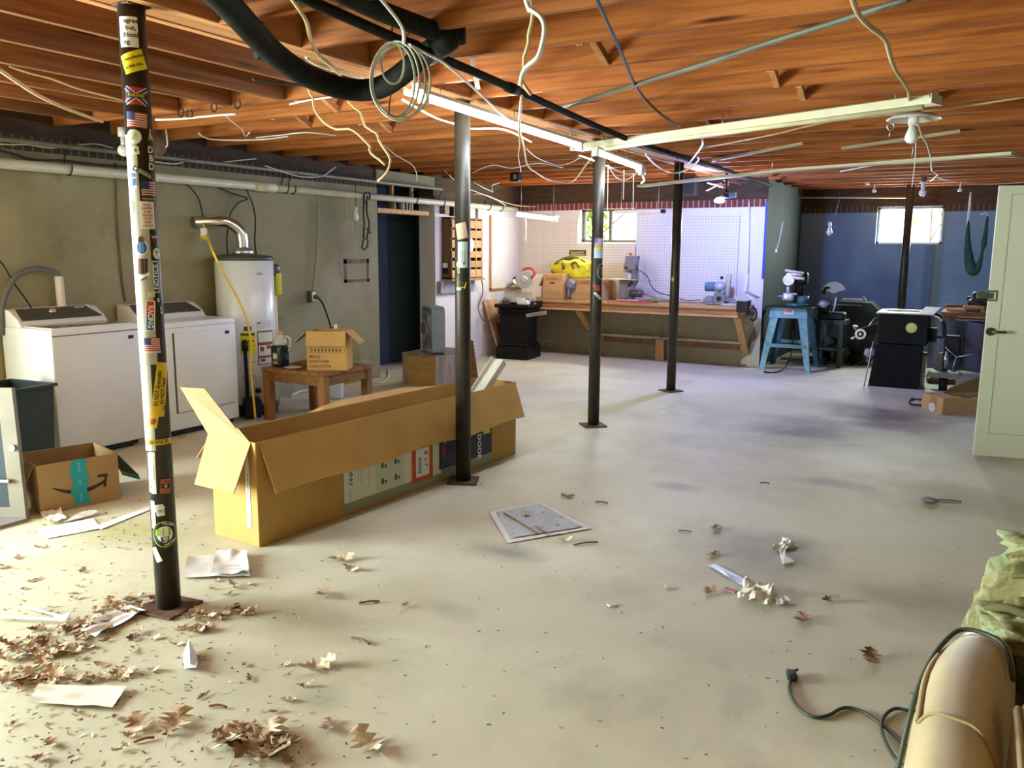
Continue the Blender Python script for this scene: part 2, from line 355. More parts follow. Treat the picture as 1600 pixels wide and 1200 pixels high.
# return wall and deep back wall
W2 = (-1.52, -.64, 1.66, 2.20)
b = B(); b.bb((XC-.25, YB+.25, 0), (XC, YB2+.25, ZS)); b.bb((XC-.004, YB+.001, 0), (XC+.004, YB+.25, ZS))
struct('wall_return', b, m_wall_dk, 'dark painted return wall beside the blue stand')
b = B(); b.box((XC-.012, YB-.004, 1.68), (.026, .008, 1.0)); struct('trim_2', b, pm('#0b3fd0'), 'bright blue tape along the white wall corner', 'tape')
b = B(); back_wall(b, XC-.25, 1.2, YB2, W2); struct('wall_back', b, [m_wall_b, brick_mat('soldier_brick_dark', 'x', (.045, .035, .022), (.06, .045, .028), (.13, .11, .06)), m_sill], 'blue grey back wall of the machine corner with the window')
b = B(); b.bb((.87, 7.36, 0), (1.1, YB2+.25, ZS)); b.bb((1.1, 7.36, 0), (2.6, 7.6, ZS)); struct('wall_right', b, m_wall_b, 'right partition wall behind the open door')
b = B(); b.bb((2.6, -1.6, 0), (2.85, 7.6, ZS)); struct('wall_right', b, m_wall_l, 'right basement wall outside the frame')
# closed front wall behind the camera
b = B(); b.bb((XL, -1.85, 0), (2.85, -1.6, ZS)); struct('wall_front', b, m_wall_l, 'front wall behind the camera')

# windows
m_glass = None
def glass_mat():
    m = D.materials.new('window_glass'); m.use_nodes = True; nt = m.node_tree; N = nt.nodes; L = nt.links
    N.remove(N['Principled BSDF']); t = N.new('ShaderNodeBsdfTransparent'); t.inputs[0].default_value = (.97, .985, .97, 1)
    g = N.new('ShaderNodeBsdfGlossy'); g.inputs['Roughness'].default_value = .03; mx = N.new('ShaderNodeMixShader'); mx.inputs[0].default_value = .06
    L.new(t.outputs[0], mx.inputs[1]); L.new(g.outputs[0], mx.inputs[2]); L.new(mx.outputs[0], N['Material Output'].inputs[0]); return m
m_glass = glass_mat()
def window(n, w, Y, frame_m, label, mull=True, inset=.12):
    x0, x1, z0, z1 = w; t = thing('window_%d' % n, label, 'window', ((x0+x1)/2, Y+inset, z0), kind='structure')
    b = B(); f = .032
    for a, c in (((x0, z0), (x1, z0+f)), ((x0, z1-f), (x1, z1)), ((x0, z0), (x0+f, z1)), ((x1-f, z0), (x1, z1))):
        b.bb((a[0], Y+inset-.03, a[1]), (c[0], Y+inset+.03, c[1]))
    if mull: b.bb(((x0+x1)/2-.02, Y+inset-.025, z0+f), ((x0+x1)/2+.02, Y+inset+.025, z1-f))
    part(t, 'frame', b, frame_m, world=True)
    b = B(); b.bb((x0+f, Y+inset-.003, z0+f), (x1-f, Y+inset+.003, z1-f)); part(t, 'glass', b, m_glass, world=True)
    return t
window(1, W1, YB, mat('olive_window_frame', (.10, .115, .05), .6, var=.1), 'olive framed window over the workbench')
window(2, W2, YB2, mat('white_window_frame', (.62, .56, .52), .5, var=.1), 'white framed window in the blue grey wall')
# sun-bleached growth outside the windows
m_leafg = mat('outdoor_leaf', (.34, .52, .06), .5, var=.35, scale=3, spec=.2)
def shrub(name, label, c, r, n, seed):
    q = random.Random(seed); b = B()
    for i in range(n):
        p = Vector((q.gauss(0, r[0]), q.gauss(0, r[1]), q.gauss(0, r[2])))+Vector(c); s = q.uniform(.05, .10)
        mt = Matrix.Translation(p) @ Matrix.Rotation(q.uniform(0, 6.3), 4, 'Z') @ Matrix.Rotation(q.uniform(-1.2, 1.2), 4, 'X')
        b.add([(0, -s, 0), (s*.5, 0, .01), (0, s, 0), (-s*.5, 0, .01)], [(0, 1, 2, 3)], 0, False, mt)
    t = thing(name, label, 'shrub', (c[0], c[1], 0)); part(t, 'foliage', b, m_leafg, world=True, kind='stuff')
    b = B()
    for k in range(5): b.tube([(c[0]+.03*k, c[1], 0), (c[0]+q.gauss(0, .15), c[1]+q.gauss(0, .1), c[2]*.6), (c[0]+q.gauss(0, .4), c[1]+q.gauss(0, .2), c[2]+.3)], .012, 5)
    part(t, 'stem', b, mat('bark', (.16, .11, .06), .9), world=True)
shrub('outdoor_shrub', 'yellow green shrub outside the workbench window', (-5.78, 12.2, 2.0), (.20, .16, .30), 520, 1)
shrub('outdoor_shrub', 'thin pale shrub outside the window of the machine corner', (-.75, 14.9, 2.5), (.45, .25, .35), 50, 2)

# ------------------------------------------------------------------ ceiling framing
def joist(x0, x1, y0, y1, m, label, group, z0=ZJ):
    b = B(); b.bb((x0, y0, z0), (x1, y1, ZS), bev=.003); return struct('ceiling_joist', b, m, label, 'joist', group)
ys = [4.03+.485*k for k in range(-10, 19)]
for y in ys:
    if y < 11.1: joist(-2.86, .86 if y > 7.3 else 2.6, y-.02, y+.02, m_beam_x, 'reddish pine joist running from the girder to the right wall', 'cross joists right of the girder')
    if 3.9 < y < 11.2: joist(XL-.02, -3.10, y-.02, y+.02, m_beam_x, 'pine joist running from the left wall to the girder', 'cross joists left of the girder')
for k in range(5): joist(XC, .86, 11.305+.485*k-.02, 11.305+.485*k+.02, m_beam_x, 'dark joist over the machine corner', 'joists over the machine corner')
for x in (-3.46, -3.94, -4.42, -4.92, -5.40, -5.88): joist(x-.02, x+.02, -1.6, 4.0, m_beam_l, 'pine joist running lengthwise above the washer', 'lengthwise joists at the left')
for (x0, x1, z) in ((-3.10, -3.05, ZJ+.01), (-3.05, -2.91, ZJ+.015), (-2.91, -2.86, ZJ+.005)):
    joist(x0, x1-.001, -1.6, YB, m_beam_y, 'doubled girder board resting on the steel poles', 'girder boards over the pole row', z)
for (x, k) in ((-1.72, 9), (-1.10, 11), (-1.05, 12), (-4.6, 11), (-4.2, 12), (-.35, 13), (-1.9, 14), (-3.9, 10)):
    y = ys[k]
    b = B()
    for s in (-1, 1): b.box((x+.03*s, y+.2425, 2.575), (.035, .50, .04), rx=.42*s)
    struct('ceiling_bridging', b, m_beam_y, 'crossed bridging struts between the ceiling joists', 'bridging', 'bridging struts')
# ------------------------------------------------------------------ steel poles with stickers
POLES = [(-2.976, 2.233), (-2.968, 4.568), (-2.957, 6.677), (-2.975, 8.818)]
PR = .0508
m_base = m_rust
def pole(i, x, y, ztop, label, r=PR):
    t = thing('support_pole', label, 'pole', (x, y, 0), group='steel support poles')
    b = B(); b.cyl((0, 0, .012), (0, 0, ztop), r, n=32); part(t, 'shaft', b, m_pole)
    b = B(); b.box((0, 0, .006), (.20, .20, .012), rz=.3*i+.15, bev=.002); part(t, 'base_plate', b, m_base)
    b = B(); b.box((0, 0, ztop-.003), (.10, .10, .006)); part(t, 'top_plate', b, m_base)
    return t
P1 = pole(0, *POLES[0], 2.47, 'nearest steel pole, covered in bumper stickers')
P2 = pole(1, *POLES[1], 2.47, 'dark steel pole standing against the long cardboard box')
P3 = pole(2, *POLES[2], 2.47, 'steel pole with a flag sticker in front of the workbench window')
P4 = pole(3, *POLES[3], 2.47, 'plain dark pole in front of the right half of the pegboard')
P5 = pole(4, -1.045, 12.95, 2.46, 'thin dark pole in front of the window in the machine corner', .052)

def sticker(P, name, px, py, items, w=0, h=0, rot=0, bg=None, label=None, R=PR, lift=0):
    """items in metres around (0,0); wraps flat artwork round the pole where the pixel (px,py) meets it"""
    cx, cy = P.location.x, P.location.y
    d = math.hypot(cx, cy); phi0 = math.atan2(-cy, -cx)
    z0 = zat(px, py, cx, cy)
    mid = Vector((cx, cy, z0)) - EYE; mx = 800 + F*mid.dot(_r)/mid.dot(_f); ppm = F/mid.dot(_f)
    u0 = R*math.asin(max(-.97, min(.97, (px-mx)/ppm/R)))
    b = B(); mats = []; layer = 0
    def mi(k):
        m = pm(k) if isinstance(k, str) else k
        if m not in mats: mats.append(m)
        return mats.index(m)
    def put(vs, fs, k, ext=0):
        e = .0006 + .00025*layer + lift + ext
        out = []
        for (u, v) in vs:
            uu = u*cos(rot)-v*sin(rot)+u0; vv = u*sin(rot)+v*cos(rot)
            a = phi0+uu/R; out.append(((R+e)*cos(a), (R+e)*sin(a), z0+vv))
        b.add(out, fs, mi(k))
    def grid(x0, y0, x1, y1, k):
        n = max(1, int(abs(x1-x0)/.006)); m = max(1, int(abs(y1-y0)/.02)) if rot else 1
        if rot: m = max(1, int(abs(y1-y0)/.006))
        vs = [(x0+(x1-x0)*i/n, y0+(y1-y0)*j/m) for j in range(m+1) for i in range(n+1)]
        put(vs, [(j*(n+1)+i, j*(n+1)+i+1, (j+1)*(n+1)+i+1, (j+1)*(n+1)+i) for j in range(m) for i in range(n)], k)
    if bg: grid(-w/2, -h/2, w/2, h/2, bg)
    for it in items:
        layer += 1; k = it[0]
        if k == 'r': grid(*it[1:])
        elif k == 'd':
            _, x, y, r, kk = it[:5]; sy = it[5] if len(it) > 5 else 1
            n = 28; vs = [(x, y)]+[(x+r*q/3*cos(2*pi*i/n), y+sy*r*q/3*sin(2*pi*i/n)) for q in (1, 2, 3) for i in range(n)]
            fs = [(0, 1+i, 1+(i+1) % n) for i in range(n)]+[(1+q*n+i, 1+(q+1)*n+i, 1+(q+1)*n+(i+1) % n, 1+q*n+(i+1) % n) for q in (0, 1) for i in range(n)]
            put(vs, fs, kk)
        elif k == 'p':
            put(it[1], [tuple(range(len(it[1])))], it[2], .0012)
        elif k == 't':
            _, s, x, y, size, kk = it[:6]; r = it[6] if len(it) > 6 else 0; sx = it[7] if len(it) > 7 else 1
            v, f = text_mesh(s, 1); v = [(x+(a*sx*cos(r)-c*sin(r))*size, y+(a*sx*sin(r)+c*cos(r))*size) for a, c in v]; put(v, f, kk, min(.0016, size*size*.9/(8*R)*2))
        elif k == 'l':
            _, x0, y0, x1, y1, wd, kk = it; dx, dy = x1-x0, y1-y0; q = math.hypot(dx, dy); nx, ny = -dy/q*wd/2, dx/q*wd/2; n = 8
            vs = [(x0+dx*i/n+nx, y0+dy*i/n+ny) for i in range(n+1)]+[(x0+dx*i/n-nx, y0+dy*i/n-ny) for i in range(n+1)]
            put(vs, [(i, n+1+i, n+2+i, i+1) for i in range(n)], kk)
    return part(P, name, b, mats, label)
WH, INK, YEL, RED, BLU = '#f1efe6', '#20201c', '#f0dc10', '#b8322c', '#2b3a76'
def flag(w, h, red='#b4393c', white='#efe7dc', blue='#34406f', u=.42):
    o = [('r', -w/2, -h/2, w/2, h/2, white)]
    for i in range(0, 13, 2): o.append(('r', -w/2, h/2-(i+1)*h/13, w/2, h/2-i*h/13, red))
    o.append(('r', -w/2, h/2-7*h/13, -w/2+w*u, h/2, blue)); return o
S = sticker
S(P1, 'sticker', 201, 54, [('t', "agree", .012, .040, .024, INK), ('t', "but,", .010, .014, .024, INK), ('t', "d both", .010, -.012, .024, INK), ('t', "ng.", -.004, -.038, .024, INK)], .072, .112, 0, WH, 'white sticker with black words')
S(P1, 'sticker', 209, 100, [('t', 'So many pedestrians', .0, .015, .015, INK, 0, .72), ('t', 'so little time.', -.004, -.014, .016, INK, 0, .8)], .092, .074, .34, YEL, 'yellow sticker with black words')
S(P1, 'sticker', 213, 153, [('l', -.042, .030, .042, -.030, .016, WH), ('l', -.042, -.030, .042, .030, .016, WH), ('l', -.042, .030, .042, -.030, .010, BLU), ('l', -.042, -.030, .042, .030, .010, BLU), ('r', -.040, -.008, .042, .010, INK), ('t', 'FOREVER', 0, .001, .016, '#d8c22a', 0, .9)], .084, .066, -.05, RED, 'red sticker with a blue cross')
S(P1, 'sticker', 214, 190, flag(.078, .058), label='striped flag sticker', rot=-.08)
# white film behind the stickers on the pole's left half
S(P1, 'sticker', 222, 400, [('r', -.050, -.80, .008, .47, '#b9b6a4')], label='worn white film')
S(P1, 'sticker', 234, 560, [('r', -.055, -.02, .030, .62, '#b4b2a2')], label='worn white film', lift=.0001)
S(P1, 'sticker', 210, 216, [('d', 0, 0, .030, '#9aa67c'), ('d', 0, 0, .0265, '#e8ead8'), ('d', 0, .004, .017, '#c9d2ae'), ('l', -.010, -.012, .012, .014, .003, '#8f9b70')], label='round pale green sticker', lift=.0012)
S(P1, 'sticker', 213, 237, [('r', -.008, -.012, .008, .012, '#c9cf9a'), ('p', [(-.005, -.004), (.005, -.004), (0, .008)], '#5b6130')], .024, .030, .1, '#efeedd', lift=.0012)
S(P1, 'sticker', 233, 212, [('l', -.006, -.022, .002, .022, .008, '#c9a81c'), ('l', .002, 0, .012, -.020, .007, '#c9a81c')], label='yellow cut-out letter')
S(P1, 'sticker', 234, 249, [('t', 'D', 0, .032, .036, '#e9e6da'), ('t', 'B', 0, 0, .036, '#e9e6da'), ('t', 'D', 0, -.032, .036, '#e9e6da')], label='white cut-out letters')
S(P1, 'sticker', 223, 271, [('r', -.035, -.007, .035, .007, '#c8d0a6'), ('t', 'CHARGED', .006, 0, .013, INK), ('d', -.028, 0, .010, INK), ('d', -.028, 0, .006, WH)], .076, .020, -.52, INK, lift=.0014)
S(P1, 'sticker', 210, 282, [('r', -.010, .010, .010, .026, '#4b76c4'), ('p', [(-.004, -.024), (.006, -.024), (.010, .004), (-.002, .004)], '#2d6fd0')], .028, .066, 0, '#e9eef2', lift=.0012)
S(P1, 'sticker', 232, 296, flag(.058, .060, '#8f3638', '#e2d9cc', '#2f3560', .5)+[('r', -.029, -.046, .029, -.034, '#5a564a'), ('t', 'IN GOD WE TRUST', 0, -.040, .006, '#d8d4c4')], label='striped flag sticker', lift=.0014)
S(P1, 'sticker', 209, 325, [], .016, .052, 0, '#63e24c', 'bright green sticker', lift=.0014)
S(P1, 'sticker', 230, 337, [('t', s, 0, .040-.0135*i, .0118, '#a8584e', 0, .8) for i, s in enumerate(('WHAT', 'HAPPENS', 'IN MY', 'GARAGE', 'STAYS', 'IN MY', 'GARAGE'))], .056, .108, 0, '#efe9dd', 'white sticker with red words', lift=.0014)
S(P1, 'sticker', 222, 384, [('d', 0, -.006, .024, WH, 1.25), ('d', 0, -.008, .020, '#2f66a8', 1.2), ('r', -.006, -.026, -.002, .016, '#7fa6cf'), ('r', .003, -.026, .007, .016, '#7fa6cf'), ('p', [(-.012, .014), (.012, .014), (.006, .036), (-.006, .036)], '#4a4626')], label='blue and white badge sticker', lift=.0014)
S(P1, 'sticker', 240, 374, [('l', -.012, .006, .014, .010, .007, '#7a2d30'), ('t', 'TRD', 0, .008, .014, '#e9e2d6', .12), ('l', -.008, -.004, .012, -.001, .003, '#a2383a'), ('l', -.008, -.010, .012, -.007, .003, '#a2383a'), ('l', -.006, -.016, .012, -.013, .003, '#a2383a')], label='small red striped sticker', lift=.0016)
S(P1, 'sticker', 243, 396, [('d', 0, 0, .020, '#39443a', 1.3), ('d', 0, 0, .017, '#e6ecdd', 1.3), ('t', 'YE', 0, .004, .017, '#39443a'), ('t', 'TI', 0, -.010, .010, '#39443a')], label='six sided green and white sticker', lift=.0018)
S(P1, 'sticker', 224, 416, [('r', -.016, -.03, -.008, .03, '#8a3a38'), ('r', -.006, -.03, .0, .03, '#3d3626'), ('r', .004, -.03, .010, .03, '#5a523c')], .036, .062, -.05, '#2e2a20', 'dark red and brown sticker', lift=.0014)
S(P1, 'sticker', 226, 430, [('l', -.022, -.010, .020, .008, .012, '#ecebe2'), ('l', -.014, -.020, .010, -.006, .004, INK)], label='white and black scrap', lift=.0017)
S(P1, 'sticker', 242, 432, [('r', -.010, -.060, .010, .060, '#1f5480'), ('t', 'NOTICE', .0, 0, .026, WH, pi/2, 1.05)], .026, .128, 0, '#dfe6e6', 'blue sign reading NOTICE on end', lift=.0021)
S(P1, 'sticker', 236, 459, [('r', -.012, -.01+.004*i, .012, -.008+.004*i, '#c9bd5a') for i in range(5)], .026, .022, 0, '#f0ecd4', lift=.0014)
S(P1, 'sticker', 235, 492, [('r', -.014, -.002, .012, .058, '#c2353c'), ('r', -.014, -.058, .012, -.002, '#2c5aa6'), ('t', 'RACING', 0, -.004, .026, WH, -pi/2, .95)], .034, .122, -.07, WH, 'red and blue RACING sticker', lift=.0018)
S(P1, 'sticker', 249, 480, [('r', -.010, -.045, .010, .045, '#26261f'), ('t', 'lol jk', 0, -.01, .016, WH, -pi/2), ('r', -.009, .025, .0, .042, '#d8d5c6')], .022, .092, .16, '#1f1f1b', lift=.0019)
S(P1, 'sticker', 238, 536, flag(.058, .052, '#b8353a')+[('r', -.029, -.036, .029, -.027, '#d8d0c4')], label='striped flag sticker', lift=.0018)
S(P1, 'sticker', 250, 606, [('t', "It's NOT Grounded", -.012, .004, .023, INK, pi/2, .78), ('t', "It's NOT Dead", .009, -.006, .023, INK, pi/2, .78), ('t', 'Hot', .020, -.075, .014, INK, pi/2)], .052, .225, -.16, '#e0bb16', 'long yellow sticker with black words on end', lift=.0016)
S(P1, 'sticker', 240, 655, [('d', 0, 0, .012, '#c0664a', 1.2), ('l', -.006, -.014, .008, .012, .005, '#8e3a30')], .034, .052, -.2, '#e4bf30', lift=.0022)
S(P1, 'sticker', 248, 687, [('t', '120 VOLTS', -.004, 0, .021, INK, 0, .85)], .112, .024, 0, '#e2b814', 'yellow band reading 120 VOLTS', lift=.0022)
S(P1, 'sticker', 240, 735, [('r', -.022, -.085, .006, .085, '#d8d6cc'), ('t', 'mmmmmmmm mmmm', .004, 0, .006, '#8a8578', pi/2), ('d', -.012, -.06, .008, '#d46a76'), ('r', -.016, -.02, -.010, .03, '#dba0a6')], .024, .18, -.02, '#e9e4dc', 'narrow white strip', lift=.0012)
S(P1, 'sticker', 258, 755, [('r', -.020, -.030, .020, .030, '#b26a44'), ('r', -.018, -.010, .018, .012, '#3c2a1c'), ('t', '8', 0, .001, .022, '#d8c8a0'), ('t', 'NUMBER', 0, .021, .008, '#3c2a1c'), ('t', 'QUALITY', 0, -.020, .008, '#3c2a1c')], .044, .064, -.1, '#6e3a22', 'orange brown label with a figure 8', lift=.0012)
S(P1, 'sticker', 241, 800, [('r', -.012, -.06, .010, .06, '#cfd0c6')], label='worn white film', lift=.0008)
S(P1, 'sticker', 250, 792, [('d', -.006, .004, .016, '#c9cfca'), ('d', .010, .010, .010, '#dfe4df'), ('t', 'XX', 0, -.004, .014, '#6b6f68')], .032, .050, .1, '#d3d8d2', lift=.0014)
S(P1, 'sticker', 257, 829, [('d', 0, 0, .050, '#a8c23c', 1.15), ('d', 0, 0, .047, '#1f2018', 1.15), ('d', 0, 0, .031, '#eef0e6', 1.15), ('t', '811', -.005, .008, .044, INK, 0, 1.05), ('t', '811', -.005, .008, .040, '#a9dd1c', 0, 1.05), ('r', -.014, -.032, .016, -.010, '#3a3c34'), ('d', .002, -.018, .010, '#b9bcb4', 1.2), ('t', 'YOU DIG', .014, .043, .012, WH, -.35), ('t', 'PARTNER', .020, -.039, .012, WH, .42)], label='round black badge with green figures', lift=.0016)
S(P1, 'sticker', 246, 862, [], .026, .066, .42, '#eceae6', 'torn white tag', lift=.0014)
# pole 2 and 3
S(P2, 'sticker', 721, 361, [], .074, .10, .22, '#cdb898', 'torn beige paper')
S(P2, 'sticker', 723, 398, [('t', 'mmmmmmmm', .012, -.01, .011, '#7d8f92', pi/2), ('t', 'mmmmmmmmm', -.004, -.01, .011, '#7d8f92', pi/2), ('t', 'mmmmm', -.018, .0, .009, '#7d8f92', pi/2), ('r', .002, -.062, .014, -.044, '#4a5566'), ('d', .004, .06, .005, '#a8b8b4')], .066, .165, 0, '#c4d2c8', 'pale green printed label')
S(P2, 'sticker', 716, 418, [('r', -.004, -.03, .002, .0, '#2a2f24'), ('d', 0, .02, .012, '#c8d2a2', 1.4)], .016, .07, .1, '#a7b878')
S(P2, 'sticker', 722, 442, [('p', [(-.034, .038), (.030, .006), (.018, -.036), (-.008, -.024), (-.034, -.024)], '#cfc028'), ('t', 'OFF', 0, .0, .020, '#5f5a14', -.5)], label='yellow torn sticker')
S(P2, 'sticker', 717, 450, [('r', -.018, -.012, .018, .006, '#7fd09c'), ('t', 'TE', 0, -.003, .016, '#e8f4ea'), ('r', -.018, .006, .018, .011, '#4f4a24')], label='mint green sticker', lift=.002)
S(P3, 'sticker', 937, 379, flag(.085, .075, '#b58fae', '#cfc2cf', '#5a55a8', .28), label='faded striped flag sticker')
S(P3, 'sticker', 937, 387, [], .09, .038, 0, '#c9c04a', 'yellow strip', lift=.001)
S(P3, 'sticker', 936, 395, [('t', 'mmmmmm', 0, .02, .012, '#8aa4ae'), ('t', 'mmmmm', 0, -.004, .012, '#8aa4ae')], .09, .09, 0, '#b8d2dc', 'pale blue sticker')
S(P3, 'sticker', 940, 424, [('d', 0, 0, .05, '#8f9c7c', 1.4), ('d', 0, 0, .044, '#33382a', 1.4), ('t', '1', .004, 0, .09, '#b9c4ae')], label='round dark green badge')
S(P3, 'sticker', 934, 450, [('d', 0, 0, .026, '#a8382c'), ('d', -.03, .02, .014, '#8a5a3a')], label='small red scrap')
S(P3, 'sticker', 934, 462, [('t', 'mmmm', 0, 0, .016, INK)], .085, .022, -.75, '#c9d0d6', 'slanted white label')
S(P4, 'sticker', 1051, 436, [('d', 0, 0, .016, '#b9a434', 1.5)], label='yellow spot')

# ------------------------------------------------------------------ washer and dryer
m_lid = mat('washer_lid_glass', (.17, .165, .105), .10, var=.05, spec=.7)
m_console = mat('washer_console', (.070, .073, .06), .3, var=.1)
m_logo = mat('dark_badge', (.03, .035, .05), .3, var=0)
XF = -5.70
def appliance(name, y0, y1, h, label, cat, washer):
    t = thing(name, label, cat, ((XF+XL)/2, (y0+y1)/2, 0)); d0, d1 = XL+.02, XF
    b = B(); b.bb((d0+.0, y0, .055), (d1, y1, h), bev=.014, seg=3); part(t, 'cabinet', b, m_white, world=True)
    b = B(); b.bb((d0+.05, y0+.04, .018), (d1-.04, y1-.04, .056)); part(t, 'plinth', b, m_dark, 'black recess under the cabinet', world=True)
    for xx in (d0+.08, d1-.08):
        for yy in (y0+.08, y1-.08):
            b = B(); b.cyl((xx, yy, 0), (xx, yy, .02), .02, n=12); part(t, 'foot', b, m_dark, world=True)
    # sloped console at the back
    b = B()
    prof = [(d0, h-.01), (d0+.26, h-.01), (d0+.20, h+.055), (d0+.10, h+.115), (d0, h+.125)]
    b.prism([(x-d0, z) for x, z in prof], y1-y0-.02, mtx=Matrix(((1, 0, 0, d0), (0, 0, 1, y0+.01), (0, 1, 0, 0), (0, 0, 0, 1)))); c = part(t, 'console', b, m_white, world=True)
    b = B()
    q = [(d0+.215, y0+.035, h+.045), (d0+.215, y1-.035, h+.045), (d0+.10, y1-.10, h+.118), (d0+.10, y0+.06, h+.118)]
    b.slab(q, .012); part(c, 'control_panel', b, m_console, 'dark control panel', world=True)
    if washer:
        k = Vector(q[0])*.5+Vector(q[3])*.5; k.y = y0+.30; b = B(); b.cyl(k+Vector((0, 0, .004)), k+Vector((.012, 0, .030)), .026, .022, 20); part(c, 'dial', b, m_steel, 'chrome dial', world=True)
        b = B(); e = Vector(q[0])*.15+Vector(q[3])*.85; b.box((e.x, y1-.16, e.z+.004), (.012, .08, .012)); part(c, 'badge', b, m_plastic_w, world=True)
        b = B(); b.bb((d0+.23, y0+.05, h-.002), (d1-.04, y1-.05, h+.010), bev=.004, seg=3); l = part(t, 'lid', b, m_lid, 'smoked glass lid', world=True)
        b = B()
        for (a, cc) in (((d0+.215, y0+.035), (d0+.23, y1-.035)), ((d1-.04, y0+.035), (d1-.022, y1-.035)), ((d0+.23, y0+.03), (d1-.03, y0+.05)), ((d0+.23, y1-.05), (d1-.03, y1-.03))):
            b.bb((*a, h-.002), (*cc, h+.007))
        part(l, 'lid_frame', b, m_white, world=True)
        b = B(); b.bb((d1-.001, y0+.01, h-.05), (d1+.003, y1-.01, h-.044)); part(t, 'top_seam', b, m_console, world=True)
    else:
        b = B(); b.box((d1+.006, (y0+y1)/2+.01, .53), (.022, y1-y0-.13, .66), bev=.01, seg=3); dd = part(t, 'door', b, m_white, world=True)
        b = B()
        for (ya, yb, za, zb) in ((y0+.060, y0+.072, .20, .86),): b.bb((d1-.001, ya, za), (d1+.004, yb, zb))
        b.bb((d1-.001, y0+.065, .195), (d1+.003, y1-.06, .201)); part(dd, 'door_gap', b, m_console, 'dark gap along the door', world=True)
        b = B(); b.bb((d1-.001, y0+.005, h-.045), (d1+.003, y1-.005, h-.041)); part(t, 'top_seam', b, mat('seam_grey', (.4, .4, .4), .5, var=0), world=True)
    b = B(); b.box((d1+.002+(.016 if not washer else 0), y1-(.075 if washer else .115), h-(.10 if washer else .118)), (.006, .042, .026)); part(t, 'badge', b, m_logo, 'small dark maker plate', world=True)
    return t
appliance('washing_machine', 3.46, 4.165, .965, 'white top loading washing machine with smoked glass lid', 'washing machine', True)
appliance('clothes_dryer', 4.405, 5.125, .945, 'white front door dryer between the washer and the water heater', 'dryer', False)
# drain hose and standpipe behind the washer
Z = XL+.035
b = B(); b.cyl((Z+.04, 3.92, .3), (Z+.04, 3.90, 1.32), .032, n=18); solo('standpipe', 'white standpipe rising behind the washer', 'pipe', b, m_plastic_w)
b = B(); b.tube([(Z+.02, 3.44, .9), (Z+.02, 3.46, 1.10), (Z+.02, 3.56, 1.30), (Z+.03, 3.70, 1.375), (Z+.04, 3.84, 1.36), (Z+.04, 3.90, 1.32), (Z+.04, 3.90, 1.25)], .021, 10)
solo('drain_hose', 'grey drain hose arching into the white standpipe', 'hose', b, mat('grey_hose', (.12, .125, .12), .6))
b = B(); b.tube([gx(-40, 380, XL+.03), gx(0, 408, XL+.03), gx(20, 440, XL+.04), gx(42, 470, XL+.06), gx(60, 500, XL+.06)], .006, 6); solo('electric_cable', 'thin black cord slanting down behind the washer', 'cord', b, m_dark)

# ------------------------------------------------------------------ water heater
HX, HY, HR = -6.035, 5.56, .262
t = thing('water_heater', 'tall white water heater standing between the dryer and the outlet', 'water heater', (HX, HY, 0))
b = B(); b.lathe([(HR-.03, .10), (HR, .11), (HR, 1.43), (HR-.01, 1.435)], (HX, HY, 0), 48); part(t, 'tank', b, m_white, world=True)
b = B(); b.lathe([(HR+.004, 1.43), (HR+.006, 1.455), (HR-.01, 1.47), (HR-.09, 1.485)], (HX, HY, 0), 48); part(t, 'top_cap', b, m_console, 'dark top cap', world=True)
b = B(); b.lathe([(HR-.01, .0), (HR-.005, .105)], (HX, HY, 0), 40); part(t, 'base_ring', b, m_dark, world=True)
hphi = math.atan2(-HY, -HX)
def onheater(a0, a1, z0, z1, e=.003, n=8):
    vs = []
    for i in range(n+1):
        a = a0+(a1-a0)*i/n
        for z in (z0, z1): vs.append((HX+(HR+e)*cos(a), HY+(HR+e)*sin(a), z))
    return vs, [(2*i, 2*i+2, 2*i+3, 2*i+1) for i in range(n)]
def hlabel(px0, px1, z0, z1, key, name='label', lab=None, extra=()):
    def ang(px): return hphi+math.asin(max(-.98, min(.98, (px-383.5)/43.5)))
    b = B(); mats = [pm(key)]; b.add(*onheater(ang(px0), ang(px1), z0, z1))
    for (q0, q1, za, zb, k) in extra:
        mats.append(pm(k)); b.add(*onheater(ang(q0), ang(q1), za, zb, .005), len(mats)-1)
    part(t, name, b, mats, lab, world=True)
hz = lambda py: zat(385, py, HX+.15, HY-.2)
hlabel(373, 395, hz(553), hz(519), '#d8cc1a', lab='yellow energy label', extra=((374, 394, hz(524), hz(521), '#2a2a18'), (375, 393, hz(534), hz(532), '#4a4a20'), (375, 393, hz(541), hz(540), '#6a6420')))
hlabel(379, 390, hz(517), hz(510), '#4a4c52')
hlabel(398, 421, hz(571), hz(518), '#2c2a26', lab='tall warning label', extra=((399, 420, hz(536), hz(520), '#dcdccb'), (399, 420, hz(540), hz(537), '#a8382c'), (399, 420, hz(557), hz(540.5), '#e3dfd2'), (399, 420, hz(560), hz(557.5), '#a8382c'), (399, 420, hz(570), hz(560.5), '#d8dccb'), (401, 407, hz(550), hz(543), '#7a3a30'), (411, 417, hz(547), hz(541), '#8a3a30'), (402, 408, hz(566), hz(562), '#5a2a28')))
hlabel(397, 419, hz(514), hz(502), '#d3d9d9', extra=((398, 403, hz(506), hz(504), '#4a4c52'),))
hlabel(384, 393, hz(577), hz(555), '#dcd9c6', extra=((384, 393, hz(566), hz(565), '#8a5a40'),))
hlabel(374, 392, hz(594), hz(586), '#cfc6b4', extra=((374, 392, hz(587), hz(586), '#8a4a34'),))
hlabel(424, 426.5, hz(534), hz(518), '#d8d2b0')
